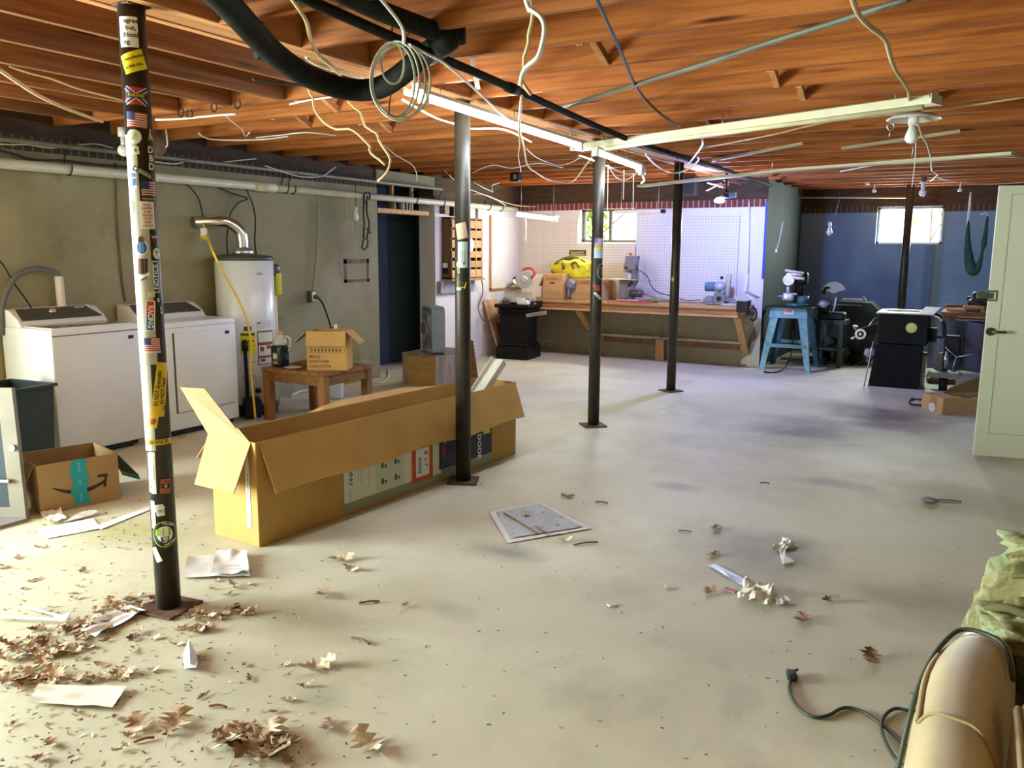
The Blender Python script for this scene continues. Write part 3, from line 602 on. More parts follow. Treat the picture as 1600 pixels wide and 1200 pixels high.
# badge with lettering
a = hphi+math.asin((405-383.5)/43.5); nrm = Vector((cos(a), sin(a), 0)); tg = Vector((-sin(a), cos(a), 0)); pz = hz(428)
b = B(); b.lathe([(.034, 0), (.034, .003)], n=24, mtx=frame(Vector((HX, HY, pz))+nrm*(HR+.001), tg, (0, 0, 1)) @ Matrix.Diagonal((1, .5, 1, 1)))
b.text('Rheem', frame(Vector((HX, HY, pz))+nrm*(HR+.006), tg, (0, 0, 1)), .018, 1); part(t, 'badge', b, [mat('grey_badge', (.55, .58, .6), .4, var=0), pm('#33383c')], 'small oval badge', world=True)
# black gas line / drain parts low down on the front
b = B(); fx, fy = HX+HR*.72, HY-HR*.78
b.tube([(fx+.02, fy-.02, .72), (fx+.02, fy-.02, .60), (fx+.025, fy-.02, .40), (fx+.025, fy-.02, .16)], .017, 8); b.cyl((fx+.02, fy-.02, .70), (fx+.02, fy-.02, .62), .030, n=10); part(t, 'gas_pipe', b, m_black, 'black pipe down the front', world=True)
b = B(); b.box((fx+.06, fy+.0, .10), (.22, .16, .17), rz=-.7, bev=.02); b.box((fx+.09, fy+.05, .25), (.10, .05, .035), rz=-.7, bev=.01); part(t, 'burner_box', b, m_black, 'black burner housing', world=True)
# vent elbow
b = B(); vx = HX-.01
b.tube([(vx, HY, 1.47), (vx, HY, 1.62), (vx-.01, HY-.02, 1.70), (vx-.05, HY-.10, 1.77), (vx-.10, HY-.18, 1.785), (XL+.02, HY-.30, 1.775)], .052, 16); part(t, 'flue_elbow', b, m_alum, 'shiny metal flue elbow', world=True)
b = B(); b.lathe([(.10, 1.475), (.09, 1.53), (.056, 1.55)], (vx, HY, 0), 20); part(t, 'draft_hood', b, m_steel, world=True)
# cables that end on the heater
b = B(); b.tube([gx(333, 289, XL+.05), gx(360, 301, XL+.05), gx(387, 310, XL+.05), gx(374, 316, XL+.06), gx(362, 330, XL+.10), gx(358, 345, XL+.14), (HX-.10, HY-.10, 1.62), (HX-.10, HY-.10, 1.47)], .007, 6); solo('cable', 'black cable looping down to the left side of the water heater', 'cable', b, m_dark)
b = B(); b.tube([gx(384, 294, XL+.05), gx(395, 320, XL+.06), gx(399, 345, XL+.12), gx(398, 375, XL+.25), (HX+.06, HY+.10, 1.47)], .007, 6); solo('cable', 'black cable hanging down to the right side of the water heater', 'cable', b, m_dark)
# tall cream pipe with dark cap right of the heater
px, py = -6.05, 5.93
b = B(); b.cyl((px, py, .0), (px, py, 1.28), .030, n=16); q = thing('mop_pole', 'cream coloured upright pole with dark head right of the water heater', 'pole', (px, py, 0)); part(q, 'pole', b, m_cream, world=True)
b = B(); b.box((px, py, 1.335), (.13, .10, .115), bev=.03, seg=3); part(q, 'head', b, m_console, world=True)
b = B(); b.box((px+.05, py+.02, 1.20), (.035, .075, .22), bev=.015, seg=3); part(q, 'strap', b, pm('#c9c012'), 'yellow strap', world=True)
# yellow extension cord
b = B(); X = -5.66
pts = [gx(318, 350, XL+.12), gx(323, 368, XL+.2), gx(333, 394, X), gx(348, 425, X), gx(368, 460, X), gx(382, 490, X), gx(389, 515, X), gx(393, 545, X), gx(392, 575, X+.02), (X+.02, 5.25, .02)]
b.tube(pts, .010, 8); c = thing('extension_cord', 'yellow extension cord hanging down in front of the water heater', 'cord', pts[0]); part(c, 'cord', b, mat('yellow_cord', (.72, .50, .05), .5, var=.05), world=True)
b = B(); k = gx(319, 366, XL+.15); b.box(k, (.06, .055, .10), bev=.015, seg=3); part(c, 'socket', b, pm('#d8b820'), world=True)
b = B(); b.box(k+Vector((.03, -.03, .02)), (.012, .05, .07), rz=-.6); part(c, 'tag', b, m_paper, world=True)
b = B(); b.tube([gx(286, 285, XL+.05), gx(300, 296, XL+.05), gx(312, 315, XL+.06), gx(319, 350, XL+.12)], .007, 6); solo('cable', 'black cable dropping to the yellow socket', 'cable', b, m_dark)
# wall outlet with green plug
k = gx(487, 463, XL+.03)
t = thing('wall_outlet', 'grey surface outlet box on the concrete wall', 'outlet', k); b = B(); b.box(k, (.06, .085, .115), bev=.006); part(t, 'box', b, mat('grey_box', (.10, .10, .09), .5), world=True)
b = B(); b.box(k+Vector((.033, 0, 0)), (.008, .06, .10), bev=.003); part(t, 'cover', b, m_plastic_w, world=True)
b = B(); b.tube([gx(495, 303, XL+.04), gx(497, 345, XL+.03), gx(494, 400, XL+.03), gx(490, 440, XL+.03), gx(488, 455, XL+.035)], .0065, 6); solo('cable', 'thin cable hanging straight down to the grey outlet box', 'cable', b, m_galv)
t = thing('electric_cable', 'black cord with green plug running from the outlet behind the table', 'cord', gx(494, 464, XL+.08)); b = B(); b.box(gx(494, 464, XL+.085), (.06, .045, .045), bev=.012, seg=3); part(t, 'plug', b, pm('#3f8a3c'), world=True)
b = B(); b.tube([gx(496, 464, XL+.11), gx(504, 474, XL+.16), gx(511, 492, XL+.2), gx(517, 512, XL+.2), gx(528, 560, XL+.2), gx(530, 600, XL+.12)], .010, 6); part(t, 'cord', b, m_dark, world=True)
# wall cable stain lines
b = B(); b.tube([gx(181, 255, XL+.012), gx(182, 330, XL+.012), gx(187, 400, XL+.012), gx(191, 440, XL+.012), gx(196, 470, XL+.012)], .009, 6); solo('cable', 'brown old cable running down the wall behind the dryer', 'cable', b, mat('brown_cable', (.13, .10, .035), .8))
# patched rectangle on the wall
b = B(); k0, k1 = gx(537, 405, XL+.002), gx(577, 440, XL+.002)
for (ya, za, yb, zb) in ((k0.y, k0.z-.05, k1.y, k0.z), (k0.y, k1.z, k1.y, k1.z+.035), (k0.y, k1.z, k0.y+.05, k0.z), (k1.y-.04, k1.z, k1.y, k0.z)): b.bb((XL-.001, ya, za), (XL+.003, yb, zb))
struct('trim_3', b, mat('brown_stain', (.17, .13, .10), .9, var=.3, scale=14), 'brown mortar ghost of a removed box on the concrete wall', 'stain')
# ------------------------------------------------------------------ cardboard boxes and things on the left floor
def gpl(px, py, o, n):
    d = ray(px, py); n = Vector(n); return EYE + d*((Vector(o)-EYE).dot(n)/d.dot(n))
class Face:             # a flat face: origin, x direction, y direction
    def __init__(s, o, xd, yd=(0, 0, 1)): s.o = Vector(o); s.x = Vector(xd).normalized(); s.y = Vector(yd).normalized(); s.n = s.x.cross(s.y)
    def at(s, px, py): p = gpl(px, py, s.o, s.n)-s.o; return p.dot(s.x), p.dot(s.y)
    def P(s, a, b, e=0): return s.o+s.x*a+s.y*b+s.n*e
    def rect(s, b, a0, b0, a1, b1, e, mi): b.add([s.P(a0, b0, e), s.P(a1, b0, e), s.P(a1, b1, e), s.P(a0, b1, e)], [(0, 1, 2, 3)], mi)
    def txt(s, b, t, a, c, size, e, mi, rot=0, bold=1, sx=1):
        b.text(t, frame(s.P(a, c, e), s.x, s.y) @ Matrix.Rotation(rot, 4, 'Z'), size, mi, bold, sx)

# long open carton
A = Vector((-3.199, 2.969, 0)); dU = Vector((.0674, .9977, 0)).normalized(); dV = Vector((-dU.y, dU.x, 0)); LB, WB, HB = 2.435, .36, .56
def bp(u, v, z): return A + dU*u + dV*v + Vector((0, 0, z))
t = thing('cardboard_box', 'very long open cardboard box on the floor behind the second pole', 'box', bp(LB/2, WB/2, 0))
T = .006
b = B()
for (a, c) in (((0, 0), (LB, 0)), ((0, WB), (LB, WB)), ((0, 0), (0, WB)), ((LB, 0), (LB, WB))):
    b.slab([bp(a[0], a[1], .002), bp(c[0], c[1], .002), bp(c[0], c[1], HB), bp(a[0], a[1], HB)], T)
b.slab([bp(0, 0, .006), bp(LB, 0, .006), bp(LB, WB, .006), bp(0, WB, .006)], T)
part(t, 'body', b, m_card, world=True)
ln = gpl(432, 772, bp(.05, 0, 0), dU); lf = gpl(820, 652, bp(LB-.02, 0, 0), dU)
b = B(); N = 14
top = [bp(.02+(LB-.03)*i/N, -.004, HB) for i in range(N+1)]; bot = [ln.lerp(lf, i/N)+Vector((0, 0, .012*sin(i*1.1))) for i in range(N+1)]
nn = Vector((.004, 0, .002))
vs = top+bot+[p-nn for p in top]+[p-nn for p in bot]; k = N+1
fs = [(i, i+1, k+i+1, k+i) for i in range(N)]+[(2*k+i, 3*k+i, 3*k+i+1, 2*k+i+1) for i in range(N)]+[(k+i, k+i+1, 3*k+i+1, 3*k+i) for i in range(N)]+[(0, k, 3*k, 2*k), (N, 2*k+N, 3*k+N, k+N)]
b.add(vs, fs); part(t, 'flap', b, m_card, world=True)
# far long flap, twisted outwards on the left
b = B(); N = 12
for i in range(N):
    def pt(j, out):
        u = .01+(LB-.02)*j/N; a = .75+.75*min(1, max(0, (j/N-.1)/.35)); a = a if j/N < .8 else a-.2
        return bp(u, WB+.004+out*.215*sin(a), HB-out*.215*cos(a))
    b.slab([pt(i, 0), pt(i+1, 0), pt(i+1, 1), pt(i, 1)], .005)
part(t, 'flap', b, m_card_in, world=True)
h0, h1 = bp(-.004, WB+.015, HB+.0), bp(-.004, .03, HB-.005)
e0, e1 = gpl(304, 757, bp(-.13, 0, 0), dU), gpl(365, 772, bp(-.13, 0, 0), dU)
b = B(); b.slab([h0, h1, e1, e0], .005)
part(t, 'flap', b, m_card_pale, 'pale end flap folded down', world=True)
f0, f1 = gpl(282, 605, bp(.03, 0, 0), dU), gpl(320, 607, bp(.06, 0, 0), dU)
b = B(); m1 = h1.lerp(f1, .3)
b.slab([h0, h1, h1.lerp(f1, .25), h1.lerp(f1, .26)-Vector((.02, 0, 0)), f1, f0], .005); part(t, 'flap', b, m_card_pale, 'pale end flap standing up', world=True)
b = B(); b.slab([bp(LB, 0.01, HB), bp(LB, WB-.01, HB), bp(LB+.10, WB-.02, HB-.16), bp(LB+.10, .02, HB-.16)], .005); part(t, 'flap', b, m_card, world=True)
# printed side panel
fc = Face(A+Vector((0, 0, 0))-dV*.0045, dU)
b = B(); cols = [pm('#d9d9c6'), pm('#c94f22'), pm('#1c2a30'), pm('#d8c21e'), pm('#e9e6dc'), pm('#45463c'), pm('#9aa08a'), pm('#c9cdb4'), pm('#30353a'), pm('#8a2f3a'), pm('#eef0e8'), pm('#8f9479')]
x0 = fc.at(538, 790)[0]; x1 = fc.at(643, 725)[0]; x2 = fc.at(676, 715)[0]; x3 = fc.at(686, 715)[0]; x4 = fc.at(768, 700)[0]
fc.rect(b, x0, .02, x4, .40, .0006, 11)
fc.rect(b, x0, .075, x1, .46, .0010, 0)
fc.rect(b, x1, .055, x2, .46, .0012, 1)
fc.rect(b, x2, .06, x3+.02, .46, .0012, 0); fc.rect(b, x3, .085, x4, .46, .0014, 2)
o = (x1+x2)/2; fc.rect(b, o-.065, .085, o+.07, .27, .0018, 4)
fc.txt(b, "8' x 7'", o+.035, .19, .045, .0022, 5, -pi/2); 
for i in range(9): fc.rect(b, o-.045, .11+i*.012, o-.01, .116+i*.012, .0022, 5)
for (rx, ry) in ((.30, .10), (.42, .10), (.30, .20), (.42, .20)):
    fc.rect(b, x0+rx, ry+.0, x0+rx+.09, ry+.075, .0016, 7)
    fc.rect(b, x0+rx+.02, ry+.02, x0+rx+.04, ry+.055, .002, 5); fc.rect(b, x0+rx+.05, ry+.02, x0+rx+.065, ry+.04, .002, 5)
fc.rect(b, x0+.27, .085, x0+.53, .29, .0013, 7)
fc.txt(b, 'CLOPAY', x0+.055, .25, .042, .002, 5, -pi/2); fc.txt(b, 'mmmmmmmm', x0+.12, .24, .018, .002, 6, -pi/2); fc.txt(b, 'mmmmmmmmmmm', x0+.145, .24, .018, .002, 6, -pi/2); fc.txt(b, 'mmmmmmmmmmmmm', x0+.21, .22, .018, .002, 6, -pi/2)
fc.txt(b, 'mmmmm', x0+.05, .115, .020, .002, 11, -pi/2); fc.txt(b, 'mmmm', x0+.085, .115, .014, .002, 6, -pi/2)
o = x3+.02; fc.rect(b, x3+.015, .10, x3+.26, .40, .0018, 8); fc.rect(b, x3+.06, .17, x3+.26, .25, .0022, 2); fc.rect(b, x3+.05, .25, x3+.30, .34, .0022, 6)
b.add([fc.P(x3+.05, .25, .0026), fc.P(x3+.16, .33, .0026), fc.P(x3+.24, .29, .0026), fc.P(x3+.2, .25, .0026)], [(0, 1, 2, 3)], 8)
b.add([fc.P(x3+.045+.03*cos(a*.6), .205+.045*sin(a*.6), .0028) for a in range(11)], [tuple(range(11))], 9)
fc.txt(b, 'GARAGE DOOR', x4-.155, .285, .062, .002, 10, -pi/2); fc.rect(b, x4-.105, .235, x4-.02, .46, .0020, 3); fc.txt(b, 'Victory', x4-.06, .335, .036, .0024, 5, -pi/2)
part(t, 'printed_label', b, cols, 'white orange and navy printed panel', world=True)
b = B(); fe = Face(bp(-.0045, .36, 0), -dV); q0 = fe.at(384, 715); q1 = fe.at(392, 825); fe.rect(b, q0[0]-.01, q1[1], q0[0]+.022, q0[1]+.02, .001, 0); fe.txt(b, 'mmmmm mmmmm mmm', q0[0]+.006, (q0[1]+q1[1])/2, .02, .0015, 1, pi/2)
part(t, 'paper_strip', b, [pm('#e6e0cf'), pm('#5a564c')], 'narrow white printed strip on the end', world=True)
# white trim profile poking out of the long box
p0 = bp(1.62, .16, .05); p1 = gpl(783, 562, bp(0, .12, 0), dV)
d = (p1-p0); side = d.cross(Vector((0, 0, 1))).normalized(); up = side.cross(d).normalized()
b = B(); b.slab([p0-side*.07, p1-side*.07, p1+side*.02, p0+side*.02], .006); b.slab([p0+side*.02, p1+side*.02, p1+side*.02-up*.05, p0+side*.02-up*.05], .006); b.slab([p0-side*.07, p1-side*.07, p1-side*.07+up*.03, p0-side*.07+up*.03], .005)
solo('trim_profile', 'white angled trim profile sticking up out of the long cardboard box', 'profile', b, mat('pale_trim', (.62, .60, .50), .5, var=.05))

# box with the curved arrow and teal tape
A2 = Vector((-4.687, 2.70, 0)); d1 = Vector((.252, .968, 0)).normalized(); d2 = Vector((-d1.y, d1.x, 0)); W2b, D2b, H2b = .448, .40, .295
def ap(u, v, z): return A2+d1*u+d2*v+Vector((0, 0, z))
t = thing('cardboard_box', 'open cardboard box with teal tape and a curved arrow on its front', 'box', ap(.22, .2, 0)); b = B()
for (a, c) in (((0, 0), (W2b, 0)), ((0, D2b), (W2b, D2b)), ((0, 0), (0, D2b)), ((W2b, 0), (W2b, D2b))): b.slab([ap(*a, .002), ap(*c, .002), ap(*c, H2b), ap(*a, H2b)], .005)
b.slab([ap(0, 0, .005), ap(W2b, 0, .005), ap(W2b, D2b, .005), ap(0, D2b, .005)], .005)
mc2 = mat('cardboard_grey', (.33, .215, .105), .85, var=.08, scale=4, spec=.15); part(t, 'body', b, mc2, world=True)
fc = Face(ap(0, -.0035, 0), d1); b = B()
a0 = fc.at(82, 763); a1 = fc.at(165, 748); q = []
for i in range(15):
    s = i/14; x = a0[0]+(a1[0]-a0[0])*s; y = a0[1]+(a1[1]-a0[1])*s - .055*sin(pi*s*.92)*(1-.15*s); w = .004+.010*sin(pi*min(1, s*1.15)*.8)
    q.append((x, y, w))
b.add([fc.P(x, y+w, .001) for x, y, w in q]+[fc.P(x, y-w, .001) for x, y, w in q], [(i, 15+i, 16+i, i+1) for i in range(14)])
xe, ye = a1
for (x, y, u, v) in ((xe-.045, ye+.025, xe+.008, ye+.024), (xe+.006, ye+.030, xe-.010, ye-.050)): 
    dd = Vector((u-x, v-y)).normalized()*.008; b.add([fc.P(x-dd.y, y+dd.x, .0013), fc.P(x+dd.y, y-dd.x, .0013), fc.P(u+dd.y, v-dd.x, .0013), fc.P(u-dd.y, v+dd.x, .0013)], [(0, 1, 2, 3)])
part(t, 'arrow_mark', b, pm('#29261f'), 'black curved arrow', world=True)
b = B(); q0, q1 = fc.at(115, 790)[0], fc.at(139, 780)[0]; n = 7
L = [(q0+.012*sin(i*2.1), .02+i*(H2b-.02)/n) for i in range(n+1)]; R_ = [(q1+.008*sin(i*1.7+1), .02+i*(H2b-.02)/n) for i in range(n+1)]
b.add([fc.P(x, y, .002) for x, y in L]+[fc.P(x, y, .002) for x, y in R_], [(i, n+1+i, n+2+i, i+1) for i in range(n)])
for (y, tx) in ((.25, 'prime'), (.155, 'mm'), (.06, 'mmm')): fc.txt(b, tx, (q0+q1)/2, y, .022, .0026, 1, pi/2)
part(t, 'tape', b, [pm('#1593a0'), pm('#6fc0c6')], 'teal packing tape', world=True)
b = B(); b.slab([ap(W2b+.003, .05, H2b), ap(W2b+.003, .33, H2b), ap(W2b+.13, .31, H2b-.20), ap(W2b+.13, .03, H2b-.17)], .005); f_ = part(t, 'flap', b, mat('shaded_flap_card', (.05, .06, .03), .8), 'shaded flap with green tape edge', world=True)  # dark colour paints the shade onto this flap
b = B(); b.slab([ap(W2b+.128, .31, H2b-.195), ap(W2b+.128, .03, H2b-.165), ap(W2b+.138, .03, H2b-.20), ap(W2b+.138, .31, H2b-.225)], .008); part(f_, 'tape_edge', b, pm('#0f8a6a'), world=True)
b = B(); b.slab([ap(-.003, .04, H2b), ap(-.003, .36, H2b), ap(-.10, .34, H2b-.20), ap(-.10, .06, H2b-.20)], .005); part(t, 'flap', b, mc2, world=True)

# leaning grey framed navy panel at the left edge of the picture
k = gz(44, 812); k2 = gz(48, 600, .0)
d = Vector((k.x, k.y, 0)).normalized(); L = gpl(12, 606, k+d*.10, d); side = Vector((-.86, -.5, 0)).normalized()
t = thing('framed_panel', 'grey steel frame with a navy panel leaning at the left edge', 'panel', k)
up = (L+Vector((.02, .02, 0))-k); q = k
mg = mat('grey_brown_steel', (.19, .17, .125), .55, .2, var=.12, scale=5)
b = B(); b.slab([q, q+up, q+up+side*.085, q+side*.085], .035); b.slab([q+side*.085, q+side*.6, q+side*.6+up*.10, q+side*.085+up*.10], .03); part(t, 'frame', b, mg, world=True)
b = B(); b.slab([q+side*.085+up*.1, q+side*.085+up, q+side*.6+up, q+side*.6+up*.1], .02); part(t, 'panel', b, mat('navy_panel', (.008, .018, .036), .5, var=.1), world=True)
n_ = up.cross(side).normalized(); n_ = n_ if n_.dot(EYE-q) > 0 else -n_
b = B(); cc = q+up*.55+side*.03+n_*.02; b.cyl(cc, cc+n_*.012, .018, n=16); part(t, 'bolt', b, m_steel, world=True)
b = B(); h = q+up*.30+side*.06+n_*.03; b.tube([h, h+side*.10, h+side*.5], .012, 8); part(t, 'handle', b, m_steel, 'bare metal bar', world=True)
b = B(); b.bb((k.x-.55, k.y-.35, 0), (k.x+.03, k.y-.02, .02), rz=0); part(t, 'base', b, mat('grey_sheet', (.20, .20, .19), .6), world=True)
# dark teal tote behind it
TC = gx(50, 606, -5.42)-Vector((.235, .03, 0)); TH = TC.z; t = thing('storage_tote', 'dark teal plastic tote standing in front of the washer', 'tote', (TC.x, TC.y, 0))
b = B(); mt = mat('dark_teal_plastic', (.020, .034, .036), .5, var=.15)
def taper(b, cx, cy, z0, z1, w0, d0, w1, d1, th, rz=0, mi=0):
    R_ = Matrix.Translation((cx, cy, 0)) @ Matrix.Rotation(rz, 4, 'Z')
    c0 = [(-w0/2, -d0/2), (w0/2, -d0/2), (w0/2, d0/2), (-w0/2, d0/2)]; c1 = [(-w1/2, -d1/2), (w1/2, -d1/2), (w1/2, d1/2), (-w1/2, d1/2)]
    for i in range(4):
        j = (i+1) % 4; b.slab([R_ @ Vector((*c0[i], z0)), R_ @ Vector((*c0[j], z0)), R_ @ Vector((*c1[j], z1)), R_ @ Vector((*c1[i], z1))], th, mi)
    b.slab([R_ @ Vector((*p, z0)) for p in c0], th, mi)
taper(b, TC.x, TC.y, .004, TH-.01, .36, .32, .42, .36, .006, .12); part(t, 'bin', b, mt, world=True)
b = B()
for s in (-1, 1):
    b.box((TC.x+.215*s*cos(.12), TC.y+.215*s*sin(.12), TH-.006), (.03, .40, .02), rz=.12); b.box((TC.x-.185*s*sin(.12), TC.y+.185*s*cos(.12), TH-.006), (.44, .03, .02), rz=.12)
part(t, 'rim', b, mt, world=True)

# ------------------------------------------------------------------ coffee table group
TX0, TX1, TY0, TY1, TZ = -5.63, -4.89, 5.33, 6.00, .485
t = thing('wooden_table', 'low brown wooden table beside the water heater', 'table', ((TX0+TX1)/2, (TY0+TY1)/2, 0))
m_tab = wood('table_wood', (.13, .055, .015), (.26, .12, .035), (5, 1.2, 5), .45, knots=False); m_leg = wood('table_leg_wood', (.17, .075, .022), (.30, .14, .045), (6, 6, 1), .5, knots=False)
b = B()
for i in range(5): y = TY0+(TY1-TY0)*(i+.5)/5; b.box(((TX0+TX1)/2, y, TZ-.017), (TX1-TX0, (TY1-TY0)/5-.004, .034), bev=.004)
part(t, 'tabletop', b, m_tab, world=True)
b = B()
for y in (TY0+.03, TY1-.03): b.bb((TX0+.07, y-.012, TZ-.12), (TX1-.07, y+.012, TZ-.034))
for x in (TX0+.03, TX1-.03): b.bb((x-.012, TY0+.07, TZ-.12), (x+.012, TY1-.07, TZ-.034))
part(t, 'apron', b, m_tab, world=True)
for x in (TX0+.045, TX1-.045):
    for y in (TY0+.045, TY1-.045):
        b = B(); b.box((x, y, (TZ-.034)/2), (.078, .078, TZ-.034), bev=.006); part(t, 'leg', b, m_leg, world=True)
# box on the table
rz = .50; bc = Vector((-5.05, 5.60, TZ)); R_ = Matrix.Translation(bc) @ Matrix.Rotation(rz, 4, 'Z'); w, dp, h = .345, .26, .345
t = thing('cardboard_box', 'small open cardboard box with printed words on the low table', 'box', bc, rz); b = B()
P = lambda x, y, z: Vector((x, y, z))
for (a, c) in (((-w/2, -dp/2), (w/2, -dp/2)), ((w/2, -dp/2), (w/2, dp/2)), ((w/2, dp/2), (-w/2, dp/2)), ((-w/2, dp/2), (-w/2, -dp/2))): b.slab([P(*a, .001), P(*c, .001), P(*c, h), P(*a, h)], .004)
b.slab([P(-w/2, -dp/2, .003), P(w/2, -dp/2, .003), P(w/2, dp/2, .003), P(-w/2, dp/2, .003)], .004)
part(t, 'body', b, m_card)
b = B(); b.slab([P(-w/2, -dp/2-.003, h), P(w/2, -dp/2-.003, h), P(w/2, -dp/2-.035, h-.125), P(-w/2, -dp/2-.035, h-.125)], .004); part(t, 'flap', b, m_card, 'front flap folded down')
b = B(); b.slab([P(-w/2, -dp/2, h), P(-w/2, dp/2, h), P(-w/2-.13, dp/2-.02, h-.11), P(-w/2-.13, -dp/2+.02, h-.11)], .004); part(t, 'flap', b, m_card_in)
b = B(); b.slab([P(w/2, -dp/2, h), P(w/2, dp/2, h), P(w/2+.12, dp/2-.02, h-.11), P(w/2+.12, -dp/2+.02, h-.11)], .004); part(t, 'flap', b, m_card_in)
b = B(); b.slab([P(-w/2, dp/2, h), P(w/2, dp/2, h), P(w/2, dp/2+.04, h-.12), P(-w/2, dp/2+.04, h-.12)], .004); part(t, 'flap', b, m_card_in)
fc = Face((-w/2, -dp/2-.0025, 0), (1, 0, 0)); b = B()
for i, s in enumerate(('MEALS', 'EVERYONE', 'CAN COOK')):
    v, f = text_mesh(s, 1); sz = .036; x0 = min(p[0] for p in v)*sz; b.text(s, frame(fc.P(.018-x0, .122-.042*i, .0006), fc.x, fc.y), sz, 0, 1)
fc.rect(b, .012, .158, .335, .161, .0006, 0); fc.rect(b, .012, .200, .335, .203, .0006, 0); fc.rect(b, .012, .158, .015, .203, .0006, 0); fc.rect(b, .332, .158, .335, .203, .0006, 0)

for i in range(9): fc.rect(b, .035+.031*i, .168, .052+.031*i, .192, .0006, 0)

part(t, 'lettering', b, pm('#5a3d14'), 'brown printed words')
# jug
t = thing('jug', 'clear plastic jug of dark liquid on the low table', 'jug', (-5.52, 5.46, TZ)); b = B()
b.box((0, 0, .10), (.125, .125, .20), bev=.025, seg=3); part(t, 'liquid', b, mat('dark_liquid', (.012, .022, .026), .15, var=0, spec=.6))
b = B(); b.lathe([(.060, .195), (.064, .215), (.050, .255), (.026, .285), (.024, .295)], n=20); b.tube([(.03, .03, .27), (.075, .05, .255), (.078, .05, .17), (.064, .045, .14)], .012, 8); part(t, 'shoulder', b, mat('cloudy_plastic', (.50, .52, .44), .3, var=.05), 'cloudy plastic neck and handle')
b = B(); b.cyl((0, 0, .29), (0, 0, .318), .026, n=16); part(t, 'cap', b, pm('#c9a878'))
b = B(); fc = Face((.004, -.0635, .03), (1, 0, 0)); fc.rect(b, -.03, 0, .03, .10, .001, 0); fc.rect(b, -.027, .02, .027, .045, .0016, 1); fc.rect(b, -.02, .05, .02, .085, .0016, 2); part(t, 'label', b, [pm('#8aa078'), pm('#7a3a2c'), pm('#dfe3d6')])
b = B(); b.lathe([(.01, .002), (.06, .004), (.078, .014), (.080, .016), (.058, .008), (.0, .006)], n=24, caps=False); solo('saucer', 'shallow cream saucer on the low table beside the jug', 'saucer', b, mat('cream_ceramic', (.66, .60, .47), .4, var=.05), (-5.32, 5.42, TZ))
b = B(); b.box((0, 0, .014), (.34, .22, .022), bev=.008, seg=3); b.box((0, 0, .030), (.30, .19, .012), bev=.004); solo('wooden_tray', 'dark brown tray on the low table behind the saucer', 'tray', b, m_tab, (-5.33, 5.72, TZ), .2)
b = B(); b.box((0, 0, .003), (.30, .18, .006)); 
b = B(); b.cyl((-5.26, 5.92, TZ), (-5.26, 5.92, TZ+.30), .030, n=16); b.cyl((-5.26, 5.92, TZ+.30), (-5.26, 5.92, TZ+.36), .018, .014, n=14); solo('spray_can', 'white cylinder half hidden behind the small box on the table', 'can', b, m_plastic_w)
b = B(); b.tube([(-5.22, 5.84, TZ+.34), (-5.30, 5.82, TZ+.30), (-5.36, 5.82, TZ+.20), (-5.38, 5.82, TZ+.03)], .007, 6); solo('cable', 'black cable curving down to the table left of the small box', 'cable', b, m_dark)
# white plastic box under the table and pale pipe on the floor
c = gz(521, 624); b = B(); b.box((c.x, c.y+.06, .13), (.12, .11, .25), rz=.5, bev=.012, seg=3); solo('white_canister', 'white plastic canister on the floor behind the low table', 'canister', b, m_white)
b = B(); b.tube([gz(455, 618, .02), gz(470, 612, .02), gz(490, 609, .02), gz(515, 606, .02)], .014, 8); solo('pipe_offcut', 'pale pipe lying on the floor by the concrete wall', 'pipe', b, m_paper)
b = B(); b.tube([gz(585, 599, .008), gz(600, 596, .008), gz(607, 587, .008), gz(606, 578, .008)], .008, 6); solo('cable', 'white cable curled on the floor by the passage', 'cable', b, m_paper)

# end table with box fan
m_cab = wood('end_table_wood', (.33, .19, .055), (.44, .27, .09), (1, 1, 5), .6, knots=False); m_cabs = wood('grey_weathered_wood', (.20, .16, .115), (.42, .34, .25), (6, 6, .8), .7, knots=False)
t = thing('end_table', 'small wooden cabinet under the box fan', 'cabinet', (-5.55, 7.87, 0)); X0, X1, Y0, Y1, H0 = -5.76, -5.31, 7.60, 8.28, .375
b = B(); b.bb((X0, Y0, 0), (X1, Y1, H0-.02), bev=.004); part(t, 'body', b, m_cab, world=True)
b = B(); b.bb((X0-.01, Y0-.01, H0-.02), (X1+.012, Y1+.01, H0), bev=.004); part(t, 'top', b, m_cabs, world=True)
b = B(); b.bb((X1, Y0+.01, .01), (X1+.008, Y1-.01, H0-.022)); part(t, 'side_panel', b, m_cabs, 'grey weathered side', world=True)
b = B(); b.bb((X0, Y0-.006, .01), (X0+.06, Y0, H0-.022)); part(t, 'edge_strip', b, m_cabs, world=True)
fr = thing('box_fan', 'old grey blue box fan standing on the small wooden cabinet', 'fan', (-5.47, 7.80, H0), 2.42)
mf = mat('fan_paint', (.23, .28, .285), .45, .1, var=.12, scale=8); hw, hh, th = .25, .53, .075
b = B(); n = 10; r = .075; outl = []
for (cx, cz, a0) in ((hw-r, r, -90), (hw-r, hh-r, 0), (-hw+r, hh-r, 90), (-hw+r, r, 180)):
    for i in range(n+1): a = rad(a0+90*i/n); outl.append((cx+r*cos(a), cz+r*sin(a)))
k = len(outl); vs = []; fs = []
for (y, s) in ((-th, 1), (th, 1), (th, .90), (-th, .90)):
    for (x, z) in outl: vs.append((x*s, y, hh/2+(z-hh/2)*s))
for q in range(4):
    for i in range(k): j = (i+1) % k; q2 = (q+1) % 4; fs.append((q*k+i, q*k+j, q2*k+j, q2*k+i))
b.add(vs, fs); part(fr, 'housing', b, mf)
b = B()
